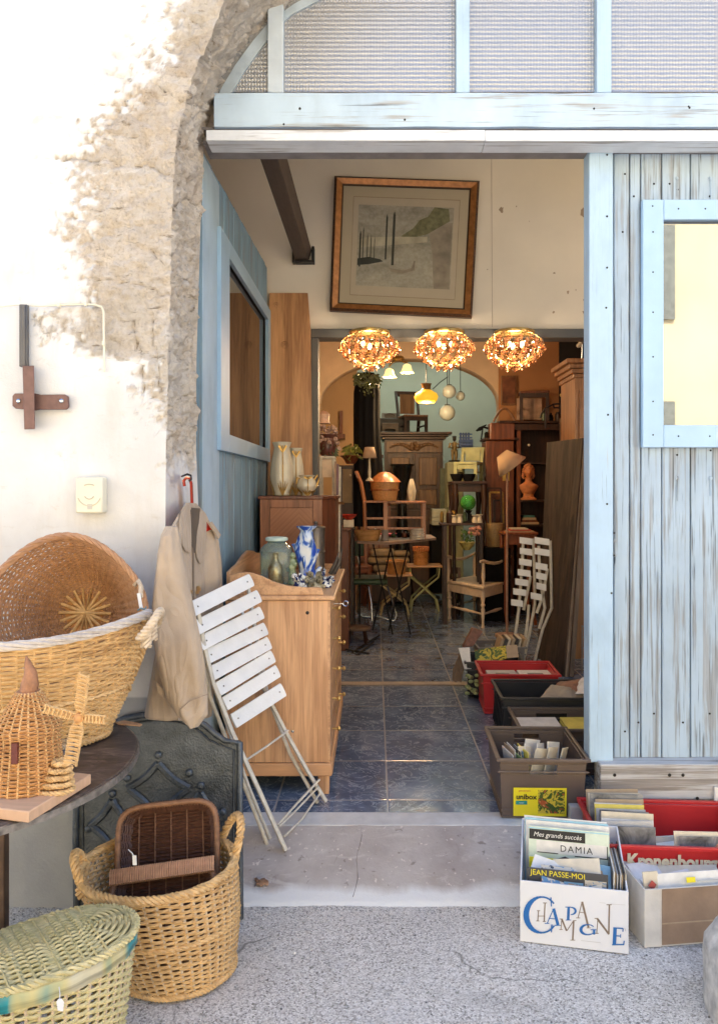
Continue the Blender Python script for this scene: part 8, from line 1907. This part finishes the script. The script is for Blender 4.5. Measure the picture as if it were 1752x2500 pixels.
# things above the dresser
t = seat_chair('upturned_chair', 'dark red brown chair with curved top rail standing on the dark dresser', 1170, 1236, 812, 872, 940, 8.13, walnut, mahog, back='ring', d=.38, slant=.09, turn=R(-8)); t.location.z = zt5+.001
t = thing('dark_painting', 'dark red brown painting behind the chair on the dresser', 'picture', P(1140, 905, 7.58))
mb = MB(); mb.pbox(1123, 842, 1157, 908, 8.38, 8.41); obj('frame', mb, midwood, t, smooth=0, bev=.003); mb = MB(); mb.pbox(1126, 846, 1154, 904, 8.373, 8.379); obj('canvas', mb, plain('murky_paint', (.06,.018,.012), .5, var=.9, vs=5, c2=(.30,.10,.04)), t, smooth=0)
mb = MB(); a = P(1100,944,7.1); mb.pbox(1098, 948, 1153, 986, 8.06, 8.25); obj('brown_case', mb, mahog, None, smooth=0, bev=.008, label='flat sided red brown case on the dresser cupboard, left of the chair', cat='case')
mb = MB(); mb.tube([P(1105+ (50*k/14), 946-30*math.sin(PI*k/14), 8.15) for k in range(15)], .012, 8); obj('bent_hoop', mb, midwood, None, smooth=60, label='bent wood hoop handle standing on the red brown case', cat='hoop')
t = thing('iron_bedhead', 'thin curled black iron bedhead rising above the dark dresser', 'bedhead', P(1260, 1000, 7.0))
for pts in ([(1210,938),(1213,928),(1222,915),(1240,906),(1258,905),(1272,912),(1277,920),(1270,926)], [(1258,888),(1258,960),(1258,1010)], [(1240,906),(1241,914),(1252,914)], [(1222,915),(1222,960)]):
    mb = MB(); mb.tube([P(x,y,6.95) for x, y in pts], .009, 6); obj('bar', mb, darkiron, t, smooth=60)
mb = MB(); mb.ball(P(1258,886,6.95), .018, 10); obj('finial', mb, brass, t)
t = thing('pink_lamp', 'lit salmon pink glass lamp shade beside the tall cabinet', 'lamp', P(1290, 905, 6.6))
c = P(1292, 900, 6.6); mb = MB(); mb.lathe([(.078,0),(.080,.02),(.066,.055),(.035,.08),(.02,.085)], c=c, n=28); obj('shade', mb, emit('lit_pink_glass', (.8,.16,.10), .25), t, smooth=60)
mb = MB(); mb.lathe([(.02,-.07),(.045,-.045),(.04,-.02),(.065,0)], c=c, n=20); obj('glass_font', mb, ivory, t); mb = MB(); mb.tube([c+Vector((0,0,.085)), c+Vector((0,0,.15))], .012, 8); obj('neck', mb, ivory, t)
lamp('pink_bulb', c+Vector((-.02,-.05,-.03)), 1.0, (1,.5,.35), .04)
t = thing('lamp_table', 'black narrow table under the pink lamp', 'table', P(1290, 1000, 6.7)); zz5 = P(0, 935, 6.7).z
mb = MB(); mb.span((P(1262,0,6.7).x, 6.5, zz5-.04), (P(1330,0,6.7).x, 6.85, zz5)); obj('top', mb, walnut, t, smooth=0)
for s in (1266, 1326): mb = MB(); mb.bar((P(s,0,6.7).x, 6.8, 0), (P(s,0,6.7).x, 6.8, zz5-.041), .04, .04); obj('leg', mb, walnut, t)
cbm = wood('tall_cabinet_wood', (.36,.16,.06), (.20,.08,.03), 'z', 1, .4, knots=False)
t = thing('tall_cabinet', 'tall brown cabinet with stepped cornice right behind the corner post', 'cabinet', P(1330, 1400, 6.0))
x0 = P(1288,0,6.0).x; x1 = x0+.6; zc = P(0,848,6.0).z
mb = MB(); mb.span((x0, 6.0, 0), (x1, 6.45, zc)); obj('carcass', mb, cbm, t, smooth=0)
mb = MB()
for k, o_ in enumerate((.015,.03,.055,.085)): mb.span((x0-o_, 6.0-o_, zc+.001+.036*k), (x1+o_, 6.46, zc+.036*(k+1)))
obj('cornice', mb, cbm, t, smooth=0, bev=.005)
mb = MB(); mb.span((x0+.03, 5.985, 1.2), (x1-.03, 5.999, zc-.1)); obj('door', mb, cbm, t, smooth=0, bev=.003)
t = thing('dried_bouquet', 'small wired flower sprig above the tall cabinet cornice', 'flowers', P(1308, 790, 6.1))
mb = MB(); 
for (x, y) in ((1300,770),(1306,762),(1296,775),(1312,768)): mb.ball(P(x,y,5.95), .018, 8)
obj('blossoms', mb, papers[1], t); mb = MB(); mb.tube([P(1304,772,5.95), P(1303,806,5.97)], .004, 5); mb.tube([P(1306,762,5.95), P(1322,760,5.95)], .003, 5); obj('wire', mb, steel, t)
# dark boards leaning at the right
t = thing('leaning_board', 'big dark grey brown table top leaning upright at the right of the doorway', 'board', P(1240, 1490, 5.7))
TL, TR, BR, BL = P(1225,992,6.1), P(1305,982,5.6), P(1262,1512,5.42), P(1203,1472,6.05)
BR.z = .004; BL.z = .004; BR.x = P(1262,0,5.42).x
nn = (TR-TL).cross(BL-TL).normalized(); nn = nn if nn.y > 0 else -nn
mb = MB(); mb.prism([BL, BR, TR, TL], nn*.028); obj('panel', mb, greyboard, t, smooth=0, bev=.003)
mb = MB(); mb.bar(BR+Vector((.014,.0,0))+nn*.014, TR+Vector((.014,0,0))+nn*.014, .010, .030, nn); obj('pale_edge', mb, plain('bare_edge', (.36,.27,.20), .6), t)
t = thing('second_board', 'rough dark board edge standing right of the big leaning board', 'board', P(1290, 1500, 5.5))
mb = MB(); A_ = Vector((P(1276,0,5.45).x, 5.45, .004)); B_ = P(1313,985,5.6); mb.bar(A_, B_, .030, .12, (0,1,0)); obj('plank', mb, wood('rough_dark_wood', (.16,.11,.08), (.07,.05,.04), 'z', .8, .6), t, smooth=0)
wr = thing('wire_rack', 'black wire rack half hidden behind the corner post', 'rack', P(1315, 1520, 5.45))
for k in range(6): mb = MB(); mb.tube([P(1303,1405+24*k,5.5), P(1345,1403+24*k,5.5)], .004, 5); obj('wire', mb, greyplastic, wr)
for k in range(4): mb = MB(); mb.tube([P(1304+12*k,1402,5.5), Vector((P(1304+12*k,0,5.5).x, 5.5, .005))], .005, 5); obj('upright', mb, greyplastic, wr)
# two folding chairs leaning on the board
def fold(lab, slats, rails, Y0):
    t = thing('folding_chair', lab, 'chair', P(1190, 1480, Y0))
    for (xl, xr, y, dy) in slats:
        mb = MB(); L_, R_ = P(xl, y, Y0-.02), P(xr, y+dy, Y0-.06); h_ = .048
        mb.add([L_+Vector((0,0,h_/2)), L_+Vector((0,0,-h_/2)), R_+Vector((0,0,-h_/2)), R_+Vector((0,0,h_/2)), L_+Vector((0,.012,h_/2)), L_+Vector((0,.012,-h_/2)), R_+Vector((0,.012,-h_/2)), R_+Vector((0,.012,h_/2))], [(0,1,2,3),(7,6,5,4),(0,4,5,1),(1,5,6,2),(2,6,7,3),(3,7,4,0)]); obj('slat', mb, whitepaint, t, smooth=0, bev=.003)
    for pts, nm in rails:
        mb = MB(); mb.tube([P(x, y, Y0-.0+.0*i) for i, (x, y) in enumerate(pts)], .012, 7); obj(nm, mb, agedpaint, t, smooth=60)
z8 = lambda x, y: (991.9+x*.232, 991.9+y*.232)
A_s = [(z8(a_, 0)[0], z8(b_, 0)[0], z8(0, y)[1], 4) for a_, b_, y in ((742,868,945),(745,866,1048),(738,860,1152),(724,850,1254),(700,826,1345),(680,806,1440),(660,775,1545))]
B_s = [(z8(a_, 0)[0], z8(b_, 0)[0], z8(0, y)[1], 5) for a_, b_, y in ((888,1030,945),(888,1032,1050),(896,1012,1190),(902,1004,1285),(905,1000,1385),(850,960,1480))]
fold('white slatted folding chair closed, left one of the two by the dark board', A_s, [([z8(*p) for p in ((872,930),(882,1180),(890,1560),(845,1800),(775,2140))], 'leg'), ([z8(*p) for p in ((775,980),(765,1200),(735,1600),(685,1960))], 'leg'), ([z8(*p) for p in ((850,1290),(780,1620))], 'brace'), ([z8(*p) for p in ((830,1570),(815,1750),(765,2110))], 'leg')], 5.78)
fold('white slatted folding chair closed, right one of the two by the dark board', B_s, [([z8(*p) for p in ((1036,950),(1043,1180),(1052,1600),(965,1800),(880,2140))], 'leg'), ([z8(*p) for p in ((925,1000),(935,1300),(985,1600),(930,1800))], 'brace'), ([z8(*p) for p in ((1010,1220),(960,1500),(905,1650))], 'brace')], 5.70)
# scatter in the left depth: red brown chest below the table lamp
t = thing('drawer_unit', 'dark chest of small drawers behind the long table', 'cabinet', P(860, 1200, 8.3))
mb = MB(); a = P(800, 1135, 8.9); b_ = P(875, 1135, 8.9); mb.span((a.x, 8.90, 0), (b_.x, 9.1, a.z)); obj('carcass', mb, mahog, t, smooth=0)
for r_ in range(4):
    for c_ in range(3): mb = MB(); x = a.x+.02+c_*(b_.x-a.x-.02)/3; mb.span((x, 8.885, a.z-.17*(r_+1)+.01), (x+(b_.x-a.x)/3-.03, 8.899, a.z-.17*r_-.01)); d_ = obj('drawer', mb, midwood, t, smooth=0, bev=.003); mb = MB(); mb.ball((x+.07, 8.88, a.z-.17*r_-.09), .012, 8); obj('knob', mb, ivory, d_)
t = thing('white_boards', 'stack of pale grooved boards lying before the armoire', 'boards', P(995, 1180, 8.6))
for k in range(4): mb = MB(); mb.pbox(968, 1142+9*k, 1022, 1150+9*k, 8.6-.02*k, 8.9); obj('board', mb, plain('pale_board', (.42,.43,.34), .6) if k == 0 else MATS['pale_board'], t, smooth=0)
mb = MB(); mb.pbox(966, 1178, 1024, 1330, 8.62, 8.95); obj('black_bench', mb, bcm, None, smooth=0, bev=.01, label='black box bench under the pale grooved boards', cat='bench')
mb = MB(); mb.tube([P(1098,962,8.2), P(1082,957,8.2), P(1068,966,8.2)], .012, 6); mb.tube([P(1082,957,8.2), P(1078,985,8.2)], .008, 6); mb.tube([P(1066,966,8.2), P(1075,962,8.2), P(1090,952,8.2)], [.004,.022,.004], 6, flat=.4); obj('saddle_post', mb, bcm, None, smooth=60, label='black bicycle saddle on its post above the blue crate', cat='saddle')

# more of the crowd of small things
def jar_at(px, Y, z, h, r_, mt_, lab, grp, k):
    mb = MB(); prof = [(.6,0),(.8,.05),(1,.4),(.75,.72),(.35,.82),(.4,1),(.3,1)] if k % 2 else [(.9,0),(1,.1),(.95,.8),(.6,.9),(.62,1),(.5,1)]
    mb.lathe([(a_*r_, b_*h) for a_, b_ in prof], c=(P(px,0,Y).x, Y, z), n=14); obj('small_jar', mb, mt_, None, label=lab, cat='jar', group=grp)
rk = random.Random(4)
dk = [walnut, mahog, plain('dull_green_glaze', (.05,.08,.035), .3), plain('ochre_glaze', (.28,.16,.05), .3), plain('dull_brass', (.25,.16,.05), .35, .7), bcm]
for k in range(7): jar_at(802+11*k, 8.97, P(0,1135,8.9).z+.001, rk.uniform(.07,.15), rk.uniform(.022,.04), rk.choice(dk), 'small dark jar or pot in the row on the chest behind the long table', 'jars behind the long table', k)
for k in range(5): jar_at(1090+13*k, 8.2, zm+.031, rk.uniform(.06,.12), rk.uniform(.02,.035), rk.choice(dk), 'small pot on the dresser cupboard beside the lamp shade', 'pots on the dresser cupboard', k) if k != 2 else None
for k in range(6): jar_at(990+13*k, 7.66, zt4+.001, rk.uniform(.06,.17), rk.uniform(.018,.03), rk.choice(dk), 'small dark vessel at the back of the low table', 'vessels at the back of the low table', k)
for k in range(4): jar_at(882+12*k, 7.25, tz+.001, rk.uniform(.04,.08), rk.uniform(.02,.03), rk.choice(dk), 'small dark pot under the stool on the long table', 'pots under the stool', k)
for k in range(5): jar_at(1218+16*k, 8.2, zt5+.001, rk.uniform(.06,.14), rk.uniform(.02,.035), rk.choice(dk), 'small pot on top of the dark dresser behind the iron bedhead', 'pots on top of the dresser', k)
t = thing('pale_print', 'pale framed print standing on the dresser top behind the dark chair', 'picture', (P(1190,0,8.3).x, 8.3, zt5))
mb = MB(); mb.pbox(1158, 893, 1214, 941, 8.30, 8.32); obj('sheet', mb, plain('pinkish_sheet', (.42,.27,.19), .7, var=.3, vs=14), t, smooth=0)
t = seat_chair('dark_chair', 'dark chair pushed under the low table beside the flower bowl', 1012, 1040, 1195, 1232, 1300, 7.9, walnut, d=.3, back='slats')
t.location.z = 0
mb = MB(); mb.pbox(986, 1050, 1003, 1140, 9.2, 9.25); obj('folding_screen', mb, plain('panel_green', (.10,.12,.07), .5), None, smooth=0, label='narrow dull green folding screen right of the armoire door', cat='screen')
t = thing('wire_shelf', 'tall dark iron shelf stand left of the black gown', 'shelf', (P(797,0,7.3).x, 7.3, 0))
for px_ in (794, 806): mb = MB(); mb.tube([Vector((P(px_,0,7.25).x, 7.25, .0)), P(px_,905,7.25)], .010, 6); obj('upright', mb, darkiron, t)
for k in range(5): mb = MB(); mb.tube([P(794,915+30*k,7.25), P(806,915+30*k,7.25)], .007, 5); obj('rung', mb, steel, t)

t = seat_chair('slatted_chair', 'dark slatted chair behind the green padded chair', 784, 828, 1168, 1232, 1330, 8.4, mahog, d=.34, turn=R(10)); t.location.z = 0
t = thing('picture_stack', 'stack of dark framed pictures leaning on the cupboard left of the lamp pole', 'pictures', (P(1100,0,7.9).x, 7.95, 0))
for k in range(4):
    x0_, x1_ = 1092+5*k, 1122+4*k; mb = MB(); A_, B_ = P(x0_,1095+9*k,7.96+.02*k), P(x1_,1095+9*k,7.96+.02*k)
    for a_, b_ in ((Vector((A_.x, 7.86+.02*k, .42)), A_), (Vector((B_.x, 7.86+.02*k, .42)), B_), (A_, B_)): mb.bar(a_, b_, .02, .015, (0,1,0))
    obj('frame', mb, [walnut, gilt, mahog, walnut][k], t, smooth=0)
